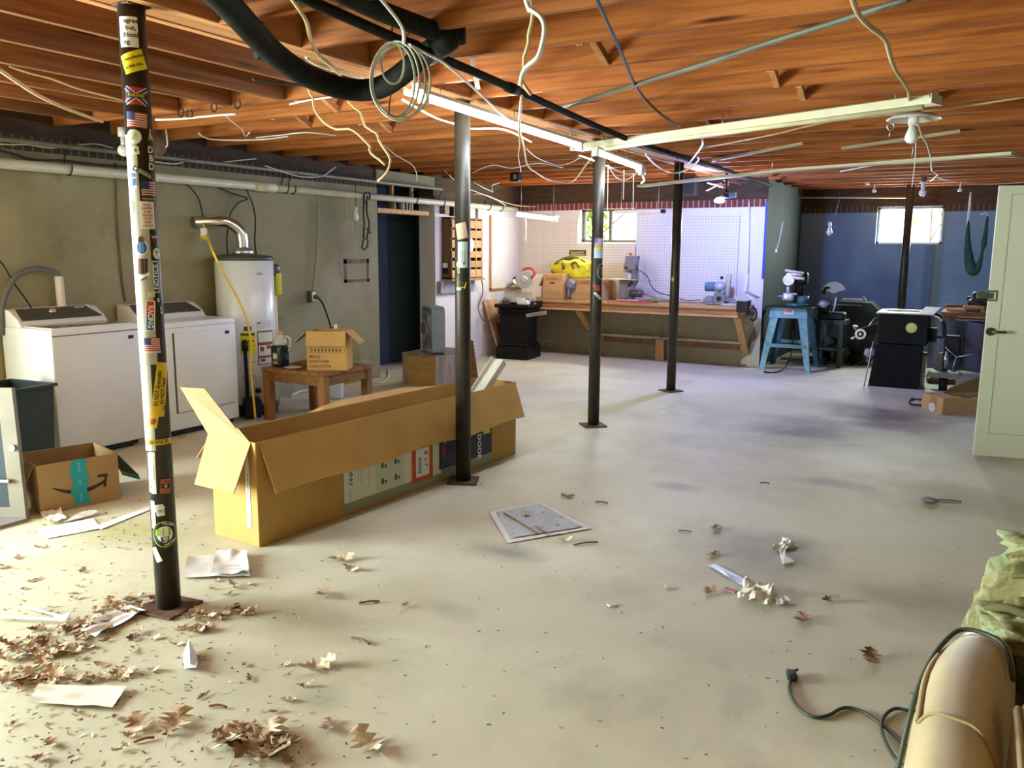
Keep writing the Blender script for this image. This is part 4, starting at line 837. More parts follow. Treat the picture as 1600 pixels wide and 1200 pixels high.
for y in (-th+.008, th-.008):
    for i in range(13):
        rr = .02+.0165*i; b.tube([(rr*cos(2*pi*j/24), y, hh/2+rr*sin(2*pi*j/24)) for j in range(24)], .0022, 4, sub=1, closed=True)
    for j in range(8): a = pi*j/8; b.cyl((-.235*cos(a), y, hh/2-.235*sin(a)), (.235*cos(a), y, hh/2+.235*sin(a)), .003, n=6)
    for s in (-1, 1): b.box((s*.2, y, .07), (.07, .006, .08)); b.box((s*.2, y, hh-.07), (.07, .006, .08))
part(fr, 'grille', b, mat('fan_grille', (.30, .29, .24), .5, .2))
b = B()
for y in (-th+.002, th-.002): b.cyl((0, y-.004, hh/2), (0, y+.004, hh/2), .045, n=20)
part(fr, 'hub', b, mat('fan_badge', (.5, .47, .40), .4))
b = B()
for i in range(5):
    a = 2*pi*i/5; m = Matrix.Translation((0, 0, hh/2)) @ Matrix.Rotation(a, 4, 'Y') @ Matrix.Rotation(.5, 4, 'Z'); b.box((.11, 0, 0), (.20, .004, .12), mtx=m, bev=.001)
part(fr, 'blades', b, mat('fan_blade', (.12, .13, .13), .5))
b = B()
for s in (-1, 1): b.box((s*.20, 0, .006), (.06, .14, .012))
part(fr, 'foot', b, m_dark)
# ribbed brown board behind the pole
t = thing('ribbed_board', 'brown ribbed board leaning behind the end of the long box', 'board', (-5.15, 8.3, 0)); b = B()
p0, p1 = gpl(736, 545, (-5.1, 8.3, 0), (.5, -.86, 0)), gpl(744, 590, (-5.0, 8.3, 0), (.5, -.86, 0)); q0 = Vector((p1.x, p1.y, 0)); s = Vector((.86, .5, 0))
tp = p0+Vector((0, 0, .10)); b.slab([q0-s*.18, q0+s*.03, tp+s*.02, tp-s*.18], .02); part(t, 'board', b, m_tab, world=True)
b = B()
for i in range(12):
    f_ = (i+.5)/12; c0 = q0.lerp(tp, f_); b.box(c0+Vector((.012, -.016, 0))-s*.08, (.22, .010, .014), rz=.53)
part(t, 'ribs', b, m_leg, world=True)
# ------------------------------------------------------------------ doorway header, wall organiser, left end of the back room
m_pine = wood('bench_pine', (.42, .22, .085), (.60, .36, .165), (.8, 8, 8), .6); m_pine_z = wood('pine_upright', (.42, .22, .085), (.60, .36, .165), (8, 8, .8), .6)
b = B(); b.bb((XL-.12, DY0, 1.965), (XL+.01, DY1-.14, 2.02), bev=.004); solo('shelf_board', 'yellow pine board across the top of the dark passage', 'board', b, m_pine)
for k, (dy, r, h, c, lab) in enumerate(((.36, .05, .11, '#6e6236', 'brown jar on the board over the passage'), (.55, .038, .13, '#9a9a86', 'glass jar on the board over the passage'), (.66, .012, .14, '#c9c6b4', 'white tube on the board over the passage'), (.72, .012, .14, '#b4b09c', 'second white tube on the board over the passage'))):
    t = thing('jar' if k < 2 else 'tube', lab, 'jar' if k < 2 else 'tube', (XL-.06, DY0+dy, 2.02)); b = B(); b.lathe([(r*.9, 0), (r, .01), (r, h*.8), (r*.7, h*.9)], n=16); part(t, 'body', b, pm(c)); b = B(); b.cyl((0, 0, h*.9), (0, 0, h), r*.75, n=14); part(t, 'lid', b, m_steel)
b = B(); b.bb((XL-.14, DY0, 2.02), (XL-.10, DY0+.03, 2.45)); b.bb((XL-.14, DY0+.42, 2.02), (XL-.10, DY0+.45, 2.45)); b.bb((XL-.14, DY0+.82, 2.02), (XL-.10, DY0+.85, 2.45)); solo('stud_frame', 'short studs above the board over the passage', 'studs', b, m_pine_z)
# organiser
OX = XL+.155; ya, yb, za, zb = 9.24, 10.02, 1.15, 1.96
t = thing('parts_cabinet', 'shallow wooden wall cabinet with slatted front beside the passage', 'cabinet', (XL, (ya+yb)/2, za))
b = B(); b.bb((XL+.004, ya, za), (OX-.01, ya+.02, zb)); b.bb((XL+.004, yb-.02, za), (OX-.01, yb, zb)); b.bb((XL, ya, za), (OX-.01, yb, za+.02)); b.bb((XL, ya, zb-.02), (OX-.01, yb, zb)); b.bb((XL, ya, za), (XL+.01, yb, zb)); part(t, 'case', b, wood('cabinet_side', (.12, .062, .02), (.19, .11, .04), (6, 6, 1), .6, knots=False), 'dark brown sides', world=True)
n = 6
for i in range(n):
    z0 = za+.01+i*(zb-za-.02)/n; hgt = (zb-za-.02)/n
    b = B(); b.bb((OX-.012, ya+.005, z0+.006), (OX+.004, yb-.005, z0+hgt*(.72 if i in (1, 2) else .84)), bev=.003); part(t, 'slat', b, m_pine, world=True)
for y in (ya+.38, ya+.60, yb-.03): b = B(); b.bb((OX-.014, y-.012, za+.01), (OX+.006, y+.012, zb-.01)); part(t, 'divider', b, m_pine_z, world=True)
b = B(); b.bb((XL-.001, ya-.02, za-.03), (OX+.02, yb+.02, za), bev=.004); part(t, 'ledge', b, m_pine, world=True)
c = Vector((OX+.03, ya+.40, 1.60)); t = thing('wall_clock', 'round dark badge hung on the slatted wall cabinet', 'badge', c); b = B(); b.cyl((OX+.006, c.y, c.z), (OX+.03, c.y, c.z), .105, n=32); part(t, 'rim', b, pm('#4a3038'), world=True)
b = B(); b.cyl((OX+.028, c.y, c.z), (OX+.033, c.y, c.z), .088, n=32); b.cyl((OX+.030, c.y, c.z), (OX+.0335, c.y, c.z), .096, n=32, mi=1); part(t, 'face', b, [pm('#26262c'), pm('#d8d4d0')], world=True)
b = B(); b.bb((XL+.02, ya-.012, 1.30), (XL+.09, ya, 1.36)); b.bb((XL+.02, ya-.014, 1.22), (XL+.09, ya, 1.295), mi=1); solo('wall_switch', 'black switch with white cover on the side of the wall cabinet', 'switch', b, [m_plastic_w, m_black])
b = B(); b.bb((XL+.004, 9.20, 2.0), (XL+.08, 9.30, 2.13)); b.bb((XL+.004, 9.42, 1.98), (XL+.07, 9.50, 2.12), mi=1); solo('wall_bracket', 'brown block and black bracket above the wall cabinet', 'bracket', b, [m_tab, m_black])
b = B(); b.bb((XL, 9.12, .96), (XL+.06, 9.95, 1.12)); solo('cable_trough', 'grey ledge under the slatted wall cabinet', 'ledge', b, mat('grey_lilac_paint', (.34, .31, .33), .8))
# grey conduit, socket and cord on the white wall
t = thing('wall_outlet', 'white outlet at the foot of the grey conduit by the wall cabinet', 'outlet', (XL, 10.12, 1.2)); b = B(); b.cyl((XL+.02, 10.09, 1.25), (XL+.02, 10.09, 2.14), .016, n=10); part(t, 'conduit', b, mat('conduit_grey', (.40, .38, .34), .5, .3), world=True); b = B(); b.bb((XL, 10.04, 1.15), (XL+.05, 10.14, 1.27), bev=.005); part(t, 'box', b, m_plastic_w, world=True)
b = B(); b.tube([gx(748, 433, XL+.05), gx(753, 440, XL+.07), gx(754, 458, XL+.04), gx(748, 478, XL+.03), gx(750, 492, XL+.05), gx(757, 502, XL+.12), gx(766, 500, XL+.25), gx(776, 490, XL+.32), gx(780, 482, XL+.35)], .008, 6); solo('cable', 'brown cord looping from the wall outlet to the black pedestal', 'cable', b, mat('brown_cord', (.16, .09, .05), .6))
# warm white panel on the left wall
t = thing('wall_panel', 'white panel with brown edge on the left wall in the corner', 'panel', (XL, 10.9, .98)); b = B(); b.bb((XL, 10.48, .98), (XL+.018, 11.31, 2.02)); part(t, 'board', b, mat('white_board', (.80, .78, .74), .5, var=.02), world=True)
b = B(); b.bb((XL, 10.45, .96), (XL+.026, 10.48, 2.03)); b.bb((XL, 10.45, .95), (XL+.026, 11.31, .98)); part(t, 'edge', b, m_pine_z, world=True)
# leaning two-tone board
p = [gx(753, 487, XL+.06), gx(771, 487, XL+.06)]; q = [gz(764, 558), gz(776, 558)]
t = thing('plywood_board', 'peach coloured board leaning in the corner behind the black pedestal', 'board', q[0])
b = B(); b.slab([Vector((-6.05, 10.30, 0)), Vector((-6.05, 10.52, 0)), Vector((XL+.03, 10.60, .82)), Vector((XL+.03, 10.24, .82))], .02); part(t, 'board', b, mat('peach_board', (.60, .36, .22), .7, var=.06), world=True)
b = B(); b.slab([Vector((-6.03, 10.42, .02)), Vector((-6.03, 10.60, .02)), Vector((-6.19, 10.66, .48)), Vector((-6.19, 10.40, .48))], .015); part(t, 'front_piece', b, m_leg, 'brown lower piece', world=True)

# ------------------------------------------------------------------ workbench
BX0, BX1, BY0, BZ = -6.24, -2.70, 10.70, .835
t = thing('workbench', 'long pine workbench along the white back wall', 'workbench', (-4.2, 11.0, 0))
b = B()
for i in range(3): y0 = BY0+i*.205; b.bb((BX0, y0, BZ-.038), (BX1, y0+.202, BZ), bev=.003)
part(t, 'benchtop', b, m_pine, world=True)
b = B(); b.bb((BX0, BY0+.02, BZ-.115), (BX1-.06, BY0+.055, BZ-.038)); part(t, 'apron', b, wood('apron_pine', (.26, .12, .04), (.40, .21, .08), (.8, 8, 8), .6), world=True)
b = B(); b.bb((BX0, BY0, BZ-.140), (BX1-.06, BY0+.06, BZ-.115), bev=.003); part(t, 'lip', b, m_pine, world=True)
b = B(); b.bb((BX1-.10, BY0+.06, BZ-.14), (BX1-.06, YB-.01, BZ-.038)); b.bb((BX0, BY0+.06, BZ-.14), (BX0+.04, YB-.01, BZ-.038)); part(t, 'end_rail', b, m_leg, world=True)
for x in (-5.06, -2.80):
    b = B(); b.slab([(x-.02, BY0+.06, BZ-.14), (x+.07, BY0+.06, BZ-.14), (x+.07, YB-.03, .17 if x > -4 else .30), (x-.02, YB-.03, .17 if x > -4 else .30)], .04); part(t, 'brace', b, m_pine_z, world=True)
b = B(); b.bb((-5.10, YB-.09, .30), (-2.84, YB-.014, .335), bev=.003); b.bb((-5.10, YB-.17, .325), (-3.95, YB-.09, .345)); part(t, 'shelf', b, mat('weathered_board', (.42, .40, .33), .8, var=.2, scale=8), 'grey weathered shelf board', world=True)
b = B(); b.bb((-4.85, YB-.07, .22), (-2.80, YB-.014, .30), bev=.003); part(t, 'ledger', b, m_leg, world=True)
b = B(); b.bb((-4.03, YB-.11, 0), (-3.91, YB-.065, .30), bev=.003); part(t, 'post', b, m_pine_z, world=True)
# pegboards
def peg(name, label, x0, x1, z0, z1, col):
    m, nt, bs = nodes('pegboard_'+name); N = nt.nodes; Lk = nt.links; bs.inputs['Roughness'].default_value = .6
    tc = N.new('ShaderNodeTexCoord'); sp = N.new('ShaderNodeSeparateXYZ'); Lk.new(tc.outputs['Object'], sp.inputs[0]); outs = []
    for ax in 'XZ':
        mu = N.new('ShaderNodeMath'); mu.operation = 'MULTIPLY'; mu.inputs[1].default_value = 1/.0381; Lk.new(sp.outputs[ax], mu.inputs[0])
        fr_ = N.new('ShaderNodeMath'); fr_.operation = 'FRACT'; Lk.new(mu.outputs[0], fr_.inputs[0])
        sb = N.new('ShaderNodeMath'); sb.operation = 'SUBTRACT'; sb.inputs[1].default_value = .5; Lk.new(fr_.outputs[0], sb.inputs[0])
        pw = N.new('ShaderNodeMath'); pw.operation = 'MULTIPLY'; Lk.new(sb.outputs[0], pw.inputs[0]); Lk.new(sb.outputs[0], pw.inputs[1]); outs.append(pw)
    ad = N.new('ShaderNodeMath'); ad.operation = 'ADD'; Lk.new(outs[0].outputs[0], ad.inputs[0]); Lk.new(outs[1].outputs[0], ad.inputs[1])
    lt = N.new('ShaderNodeMath'); lt.operation = 'LESS_THAN'; lt.inputs[1].default_value = .028; Lk.new(ad.outputs[0], lt.inputs[0])
    mx = N.new('ShaderNodeMix'); mx.data_type = 'RGBA'; Lk.new(lt.outputs[0], mx.inputs[0]); mx.inputs[6].default_value = (*col, 1); mx.inputs[7].default_value = (.30, .28, .27, 1); Lk.new(mx.outputs[2], bs.inputs['Base Color'])
    b = B(); b.bb((x0, YB-.02, z0), (x1, YB-.012, z1)); return solo('pegboard', label, 'pegboard', b, m)
peg('white', 'large white pegboard behind the band saw', -4.40, -2.95, .845, 2.015, (.68, .68, .69))
peg('cream', 'cream pegboard left of the workbench window', -6.25, W1[0]-.02, .845, 1.99, (.72, .67, .58))
peg('low', 'strip of cream pegboard under the workbench window', W1[0]-.02, -4.42, .845, W1[2]-.03, (.72, .68, .60))
b = B(); b.bb((-5.45, YB-.03, 1.46), (-5.18, YB-.02, 1.54)); fc = Face((-5.45, YB-.031, 1.46), (1, 0, 0)); fc.txt(b, 'Winchester', .13, .045, .05, .002, 1, .05, 1, .9); fc.rect(b, .02, .012, .25, .02, .002, 1)
solo('wall_sign', 'small dark sign with cream script on the cream pegboard', 'sign', b, [pm('#5a4a1c'), pm('#d8cfa0')])
b = B(); b.cyl(gy(1171, 315, YB-.02), gy(1169, 428, YB-.02), .010, n=8); b.tube([gy(1169, 428, YB-.02), gy(1168, 440, YB-.03), gy(1165, 452, YB-.1), gy(1160, 460, YB-.2)], .009, 6); solo('conduit', 'thin white conduit running down the wall right of the pegboard', 'conduit', b, m_plastic_w)
# tube holder under ceiling (unlit white lamp) in front of the pegboard
t = thing('strip_lamp', 'short unlit white strip lamp above the pegboard', 'lamp', gy(995, 330, 10.9)); b = B(); p0, p1 = gy(960, 331, 10.9), gy(1034, 330, 10.9); b.box((p0+p1)/2, ((p1-p0).length, .06, .045), bev=.01); part(t, 'body', b, m_plastic_w, world=True); b = B(); b.box(p1+Vector((.02, 0, 0)), (.05, .065, .05)); part(t, 'end_cap', b, m_black, world=True)
for x in (p0.x+.1, p1.x-.05): b = B(); b.cyl((x, 10.9, p0.z+.02), (x, 10.9, ZJ+.02), .003, n=6); part(t, 'hanger', b, m_steel, world=True)

# ------------------------------------------------------------------ black pedestal with mitre saw
t = thing('black_pedestal', 'black moulded pedestal cabinet at the left end of the workbench', 'pedestal', (-5.83, 10.44, 0), .10)
mb = mat('black_paint', (.008, .007, .006), .5, var=.2, spec=.2)
b = B(); b.box((0, 0, .29+.12), (.40, .40, .62)); part(t, 'body', b, mb)
b = B(); b.box((0, 0, .09), (.50, .50, .18), bev=.01); b.box((0, 0, .20), (.46, .46, .04), bev=.015); part(t, 'base_moulding', b, mb)
b = B(); b.box((0, 0, .655), (.44, .44, .03), bev=.008); b.box((0, 0, .70), (.48, .48, .06), bev=.02); b.box((0, 0, .755), (.53, .53, .05), bev=.008); part(t, 'top_moulding', b, mb)
b = B(); p0 = gy(824, 492, 10.12); b.box((p0.x+.10, 10.19, p0.z+.01), (.32, .025, .05), ry=-.18, bev=.005); solo('clamp_bar', 'grey metal bar projecting from the black pedestal', 'bar', b, m_steel)
zs = .782
t = thing('mitre_saw', 'mitre saw with red handle standing on the black pedestal', 'saw', (-5.86, 10.45, zs), .35)
ms = mat('saw_grey', (.46, .43, .40), .4, .5, var=.2, scale=20)
b = B(); b.box((.02, -.02, .03), (.44, .26, .05), bev=.012); b.cyl((0, -.02, .05), (0, -.02, .075), .13, n=28); b.box((0, -.17, .045), (.08, .16, .03)); part(t, 'base', b, ms)
b = B(); b.box((.0, .07, .11), (.40, .02, .09), bev=.004); part(t, 'fence', b, m_steel)
b = B(); b.tube([(-.14, .13, .06), (-.17, .12, .17), (-.13, .08, .26), (-.04, .03, .31)], .035, 10); part(t, 'arm', b, ms)
mR = Matrix.Translation((.10, -.02, .34)) @ Matrix.Rotation(.15, 4, 'Z') @ Matrix.Rotation(pi/2, 4, 'X')
b = B(); b.lathe([(.125, -.004), (.125, .004)], n=40, mtx=mR @ Matrix.Translation((0, 0, .022))); part(t, 'blade', b, m_steel)
b = B(); b.lathe([(.10, -.03), (.115, -.015), (.115, .01), (.06, .02), (.04, .045)], n=28, mtx=mR); b.lathe([(.03, .04), (.034, .09)], n=16, mtx=mR); part(t, 'guard', b, mat('guard_silver', (.55, .52, .48), .3, .6), 'silver blade guard')
b = B(); b.cyl((-.03, .06, .33), (-.05, .20, .34), .05, n=18); part(t, 'motor', b, m_console)
b = B(); b.tube([(.07, -.02, .46), (.14, -.03, .50), (.22, -.03, .49), (.255, -.03, .43), (.20, -.03, .36)], .021, 10); part(t, 'handle', b, pm('#b8443a'), 'red handle')
for k, (dx, dy, sx, sy, sz, c, lab) in enumerate(((.16, -.16, .16, .10, .05, '#c9c4cf', 'white tray of odds and ends on the front of the pedestal'), (-.10, -.20, .12, .06, .05, '#4a4636', 'dark metal block on the front edge of the pedestal'), (.20, .02, .10, .08, .09, '#a49c98', 'grey block beside the mitre saw base'))):
    b = B(); b.box((0, 0, sz/2), (sx, sy, sz), bev=.008); b.box((0, 0, sz+.006), (sx*.7, sy*.6, .012)); solo('metal_block' if k else 'parts_tray', lab, 'block' if k else 'tray', b, pm(c), (-5.80+dx, 10.40+dy, zs), .2*k)
b = B(); b.cyl((-5.55, 10.32, zs+.035), (-5.42, 10.36, zs+.045), .010, n=8); b.ball((-5.42, 10.36, zs+.045), .018); b.cyl((-5.55, 10.32, zs), (-5.55, 10.32, zs+.05), .018, n=10); solo('clamp_screw', 'small dark clamp screw on the right edge of the pedestal', 'clamp', b, m_black)
b = B(); b.box((0, 0, .17), (.34, .03, .34), rx=-.1, bev=.004); solo('white_board', 'white board standing behind the mitre saw', 'board', b, m_plastic_w, (-5.98, 11.12, BZ))
# cardboard boxes, yellow jacket and cap on the bench
mcl = mat('box_kraft', (.52, .31, .14), .85, var=.06, scale=5, spec=.15)
def carton(label, x0, x1, y0, y1, h, handle, side, words):
    t = thing('cardboard_box', label, 'box', ((x0+x1)/2, (y0+y1)/2, BZ)); b = B(); b.bb((x0, y0, BZ), (x1, y1, BZ+h), bev=.004); part(t, 'body', b, mcl, world=True)
    fc = Face((x0, y0-.001, BZ), (1, 0, 0)); w = x1-x0; b = B()
    for (s, a, c, z, m) in words: fc.txt(b, s, a*w, c*h, z, .002, m)
    if handle: fc.rect(b, w*.36, h*.62, w*.62, h*.67, .002, 2)
    fc.rect(b, w*.05, h*.05, w*.95, h*.07, .0015, 1); fc.rect(b, w*.08, h*.22, w*.45, h*.36, .0012, 1); fc.rect(b, w*.5, h*.14, w*.92, h*.33, .0012, 1)
    part(t, 'lettering', b, [pm('#8a5a34'), pm('#a8905e'), pm('#1c1712')], 'faint printed words', world=True)
    if side: b = B(); b.slab([(x0, y0+.01, BZ+h-.02), (x0, y1-.05, BZ+h-.02), (x0-.07, y1-.05, BZ+h*.55), (x0-.07, y0+.01, BZ+h*.50)], .005); part(t, 'flap', b, mcl, world=True)
    return t
carton('taller cardboard box with a hand hole at the left end of the bench', -5.62, -5.30, 10.78, 11.10, .365, True, True, (('U-HAUL', .5, .80, .06, 0),))
carton('wider cardboard box right of the taller box on the bench', -5.27, -4.74, 10.92, 11.25, .30, False, False, (('U-HAUL', .5, .82, .085, 0),))
b = B(); b.slab([(-5.60, 10.80, BZ+.366), (-5.33, 10.80, BZ+.366), (-5.36, 11.02, BZ+.44), (-5.60, 11.02, BZ+.44)], .005); 
t = thing('yellow_jacket', 'crumpled yellow jacket with dark trim heaped on the boxes', 'jacket', (-5.40, 11.10, BZ+.37)); b = B()
bm = bmesh.new(); bmesh.ops.create_icosphere(bm, subdivisions=4, radius=1)
from mathutils import noise as mnoise
def lumpy(c, sc, amp, fr, seed, bm=None, sub=4, flat=None):
    bm = bmesh.new(); bmesh.ops.create_icosphere(bm, subdivisions=sub, radius=1)
    for v in bm.verts:
        n = mnoise.noise(v.co*fr+Vector((seed, seed, seed)))+.5*mnoise.noise(v.co*fr*2.3+Vector((seed, 0, 3))); p = v.co*(1+amp*n)
        v.co = Vector((c[0]+p.x*sc[0], c[1]+p.y*sc[1], c[2]+p.z*sc[2]))
        if flat is not None and v.co.z < flat: v.co.z = flat
    return bm
bm.free()
b.bm(lumpy((-5.30, 11.13, BZ+.40), (.31, .13, .185), .28, 2.0, 5, flat=BZ+.305), 0, True); part(t, 'cloth', b, mat('hi_vis_yellow', (.62, .58, .02), .7, var=.1), world=True)
b = B(); b.tube([(-5.63, 11.10, BZ+.37), (-5.58, 11.12, BZ+.50), (-5.42, 11.15, BZ+.585), (-5.25, 11.15, BZ+.585), (-5.10, 11.12, BZ+.52)], .028, 8); b.tube([(-5.40, 11.0, BZ+.43), (-5.40, 10.98, BZ+.52)], .022, 6); b.tube([(-5.24, 11.0, BZ+.44), (-5.26, 10.98, BZ+.51), (-5.20, 11.0, BZ+.53), (-5.16, 11.0, BZ+.46)], .018, 6); part(t, 'trim', b, mat('olive_trim', (.12, .11, .03), .8), 'dark olive trim', world=True)
b = B(); b.bm(lumpy((-5.22, 10.88, BZ+.21), (.07, .06, .075), .25, 2, 9), 0, True); b.tube([(-5.24, 10.86, BZ+.15), (-5.24, 10.86, BZ)], .02, 6); solo('glove', 'blue grey glove stuffed between the two boxes on the bench', 'glove', b, mat('slate_cloth', (.17, .20, .27), .9))

# band saw
t = thing('band_saw', 'grey band saw with dark motor on the workbench', 'band saw', (-4.36, 11.02, BZ)); mg2 = mat('band_saw_grey', (.19, .19, .21), .45, .1, var=.12, scale=10)
b = B(); b.box((.0, 0, .02), (.34, .20, .03), bev=.005); part(t, 'base', b, m_steel)
b = B(); b.box((-.05, 0, .165), (.20, .12, .26), bev=.01); part(t, 'lower_housing', b, mg2)
b = B(); b.box((.055, 0, .36), (.07, .09, .24), bev=.008); part(t, 'neck', b, mg2)
b = B(); b.prism([(-.085, 0), (-.075, -.01), (.03, .04), (.085, .03), (.105, .22), (-.065, .22)], .12, mtx=Matrix(((1, 0, 0, 0), (0, 0, -1, .06), (0, 1, 0, .41), (0, 0, 0, 1)))); part(t, 'upper_housing', b, mg2)
b = B(); b.box((-.07, -.02, .305), (.42, .24, .014), bev=.003); part(t, 'table', b, m_steel)
b = B(); b.cyl((-.055, 0, .31), (-.055, 0, .43), .004, n=6); b.box((-.060, -.03, .405), (.03, .04, .05)); part(t, 'blade_guide', b, m_steel)
b = B(); b.cyl((.02, -.05, .115), (.20, -.05, .115), .052, n=20); part(t, 'motor', b, m_console, 'dark motor')
for (x, z, r, c) in ((-.055, .43, .02, '#c98a3a'), (-.05, .47, .018, '#3a3836'), (.02, .41, .016, '#3a3836'), (.01, .23, .02, '#2a2826'), (.03, .26, .016, '#2a2826'), (.02, .655, .022, '#c96a4a')):
    b = B(); b.cyl((x, -.065, z), (x, -.10, z), r, n=12); part(t, 'knob', b, pm(c))
b = B(); b.tube([(.09, -.04, .50), (.13, -.05, .44), (.20, -.03, .40), (.24, .05, .33), (.26, .12, .22), (.34, .18, .13), (.50, .2, .09), (.65, .2, .05), (.78, .2, .03), (.95, .2, .045)], .006, 6); part(t, 'cord', b, m_dark)
b = B(); b.tube([(.10, -.05, .46), (.14, -.05, .38), (.12, -.05, .26), (.09, -.05, .22)], .006, 6); part(t, 'cord', b, m_dark)
b = B(); b.box((0, 0, .008), (.62, .16, .016), bev=.004); solo('red_board', 'red painted board under the band saw on the bench', 'board', b, pm('#c8564a'), (-4.30, 10.84, BZ))
b = B(); b.bm(lumpy((0, 0, .03), (.07, .04, .03), .4, 2.5, 2, flat=0), 0, True); solo('green_rag', 'small green rag on the bench right of the band saw', 'rag', b, pm('#7d8a4a'), (-3.98, 10.95, BZ))
# sander
t = thing('belt_sander', 'bench sander with blue motor near the right end of the workbench', 'sander', (-3.08, 11.0, BZ))
b = B(); b.box((0, 0, .02), (.34, .18, .03), bev=.006); b.box((-.13, 0, .07), (.10, .13, .09), bev=.015); part(t, 'base', b, mat('sander_grey', (.20, .21, .26), .5, .2))
b = B(); b.cyl((-.20, 0, .235), (-.06, 0, .235), .062, n=20); part(t, 'motor', b, mat('blue_motor', (.07, .16, .25), .45), 'blue motor')
b = B(); b.box((0, 0, .17), (.14, .13, .20), bev=.03, seg=3); b.ball((0, -.03, .24), .075); part(t, 'gearbox', b, mat('sander_light', (.38, .39, .46), .5, .3, var=.3, scale=25))
b = B(); b.cyl((.02, -.09, .09), (.02, -.125, .09), .085, n=28); part(t, 'disc', b, mat('disc_grey', (.16, .16, .18), .5, .3)); b = B(); b.cyl((.02, -.125, .09), (.02, -.14, .09), .03, n=16); part(t, 'hub', b, m_black)
b = B(); b.box((.09, .02, .22), (.07, .05, .38), ry=.05, bev=.02, seg=3); part(t, 'belt_arm', b, mat('belt_beige', (.42, .37, .30), .7)); b = B(); b.ball((.02, -.04, .36), .022); part(t, 'knob', b, m_black)
# scrap metal and vise at the bench end
b = B(); b.box((0, 0, .07), (.16, .12, .02), rx=.2, ry=.3); b.box((.10, 0, .05), (.22, .10, .02), ry=-.25); b.box((.02, -.06, .02), (.24, .05, .03)); b.box((.15, .02, .10), (.16, .10, .012), ry=-.5); solo('scrap_metal', 'heap of grey metal plates on the bench beside the sander', 'scrap', b, mat('plate_grey', (.22, .23, .30), .4, .6), (-2.98+.06, 10.92, BZ))
t = thing('bench_vise', 'roof shaped grey metal hood over the vise at the right end of the bench', 'vise', (-2.70, 10.82, BZ)); b = B()
b.slab([(-.14, -.12, .10), (0.0, -.12, .19), (0.0, .12, .19), (-.14, .12, .10)], .008); b.slab([(0, -.12, .19), (.15, -.12, .12), (.15, .12, .12), (0, .12, .19)], .008); b.slab([(-.12, -.121, .11), (.0, -.121, .185), (.11, -.121, .10), (0, -.121, .07)], .006); part(t, 'hood', b, mat('hood_grey', (.36, .34, .40), .5, .4))
b = B(); b.box((0, 0, .05), (.12, .14, .10), bev=.01); b.box((.0, -.12, .01), (.16, .04, .14), bev=.01); part(t, 'vise_body', b, m_black); b = B(); b.tube([(.10, -.05, .0), (.15, -.05, -.03), (.16, -.05, -.12), (.12, -.05, -.17), (.09, -.05, -.14)], .012, 8); part(t, 'handle', b, m_black)
# boards on the floor below the bench end
for k, (px, py, w, d_, rz, lab) in enumerate(((1128, 569, .40, .22, .3, 'pinkish board lying on the floor below the bench end'), (1143, 567, .34, .20, -.15, 'upper pinkish board on the small pile below the bench end'), (1156, 572, .16, .12, .8, 'small pinkish offcut at the right of the board pile'))):
    c = gz(px, py); b = B(); b.box((0, 0, .012+.022*(k == 1)), (w, d_, .018), bev=.003, ry=.05*(k == 1)); solo('board_offcut', lab, 'board', b, mat('pink_board', (.42, .22, .19), .8, var=.1), (c.x, c.y+.06, .004), rz)
# ------------------------------------------------------------------ machine corner
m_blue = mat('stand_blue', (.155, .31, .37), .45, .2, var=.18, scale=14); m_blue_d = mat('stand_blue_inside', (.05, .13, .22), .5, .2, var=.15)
t = thing('tool_stand', 'pale blue splayed steel stand in front of the dark return wall', 'stand', (-2.23, 11.42, 0))
zt = .82
b = B(); c0 = [(-2.45, 11.14), (-1.99, 11.14), (-1.99, 11.66), (-2.45, 11.66)]
for i in range(4):
    p, q = c0[i], c0[(i+1) % 4]; m = Vector((-2.22, 11.40, 0)); P_ = lambda c, k, z: Vector((m.x+(c[0]-m.x)*k, m.y+(c[1]-m.y)*k, z))
    b.slab([P_(p, 1.04, zt-.13), P_(q, 1.04, zt-.13), P_(q, .97, zt), P_(p, .97, zt)], .006)
part(t, 'top_tray', b, m_blue, world=True)
b = B(); b.box((-2.22, 11.40, zt+.008), (.60, .62, .014), bev=.003); part(t, 'top_plate', b, m_black, 'black worn top plate', world=True)
feet = [(-2.54, 11.08), (-1.90, 11.08), (-1.90, 11.76), (-2.54, 11.76)]
for i, (f, c) in enumerate(zip(feet, c0)):
    b = B(); w = .085
    s = 1 if f[0] < -2.2 else -1; tt = 1 if f[1] < 11.4 else -1
    F0, C0 = Vector((*f, 0)), Vector((*c, zt-.12))
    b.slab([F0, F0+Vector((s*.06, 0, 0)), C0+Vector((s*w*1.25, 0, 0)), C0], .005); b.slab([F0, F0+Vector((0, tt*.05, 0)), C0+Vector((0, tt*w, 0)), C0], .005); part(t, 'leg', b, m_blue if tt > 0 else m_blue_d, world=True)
b = B(); z = .33; b.box((-2.22, 11.10, z), (.50, .006, .045)); b.box((-2.22, 11.09, z+.02), (.50, .03, .006)); b.box((-2.22, 11.72, z), (.50, .006, .045)); b.box((-2.50, 11.41, z), (.006, .60, .04)); b.box((-1.95, 11.41, z), (.006, .60, .04)); part(t, 'stretcher', b, m_blue, world=True)
fc = Face((-2.27, 11.128, .735), (1, 0, 0)); b = B(); fc.rect(b, 0, 0, .12, .065, .003, 0); fc.rect(b, .005, .03, .10, .06, .0036, 1); part(t, 'maker_plate', b, [pm('#c8c4cc'), pm('#c45a68')], 'red and white maker plate', world=True)
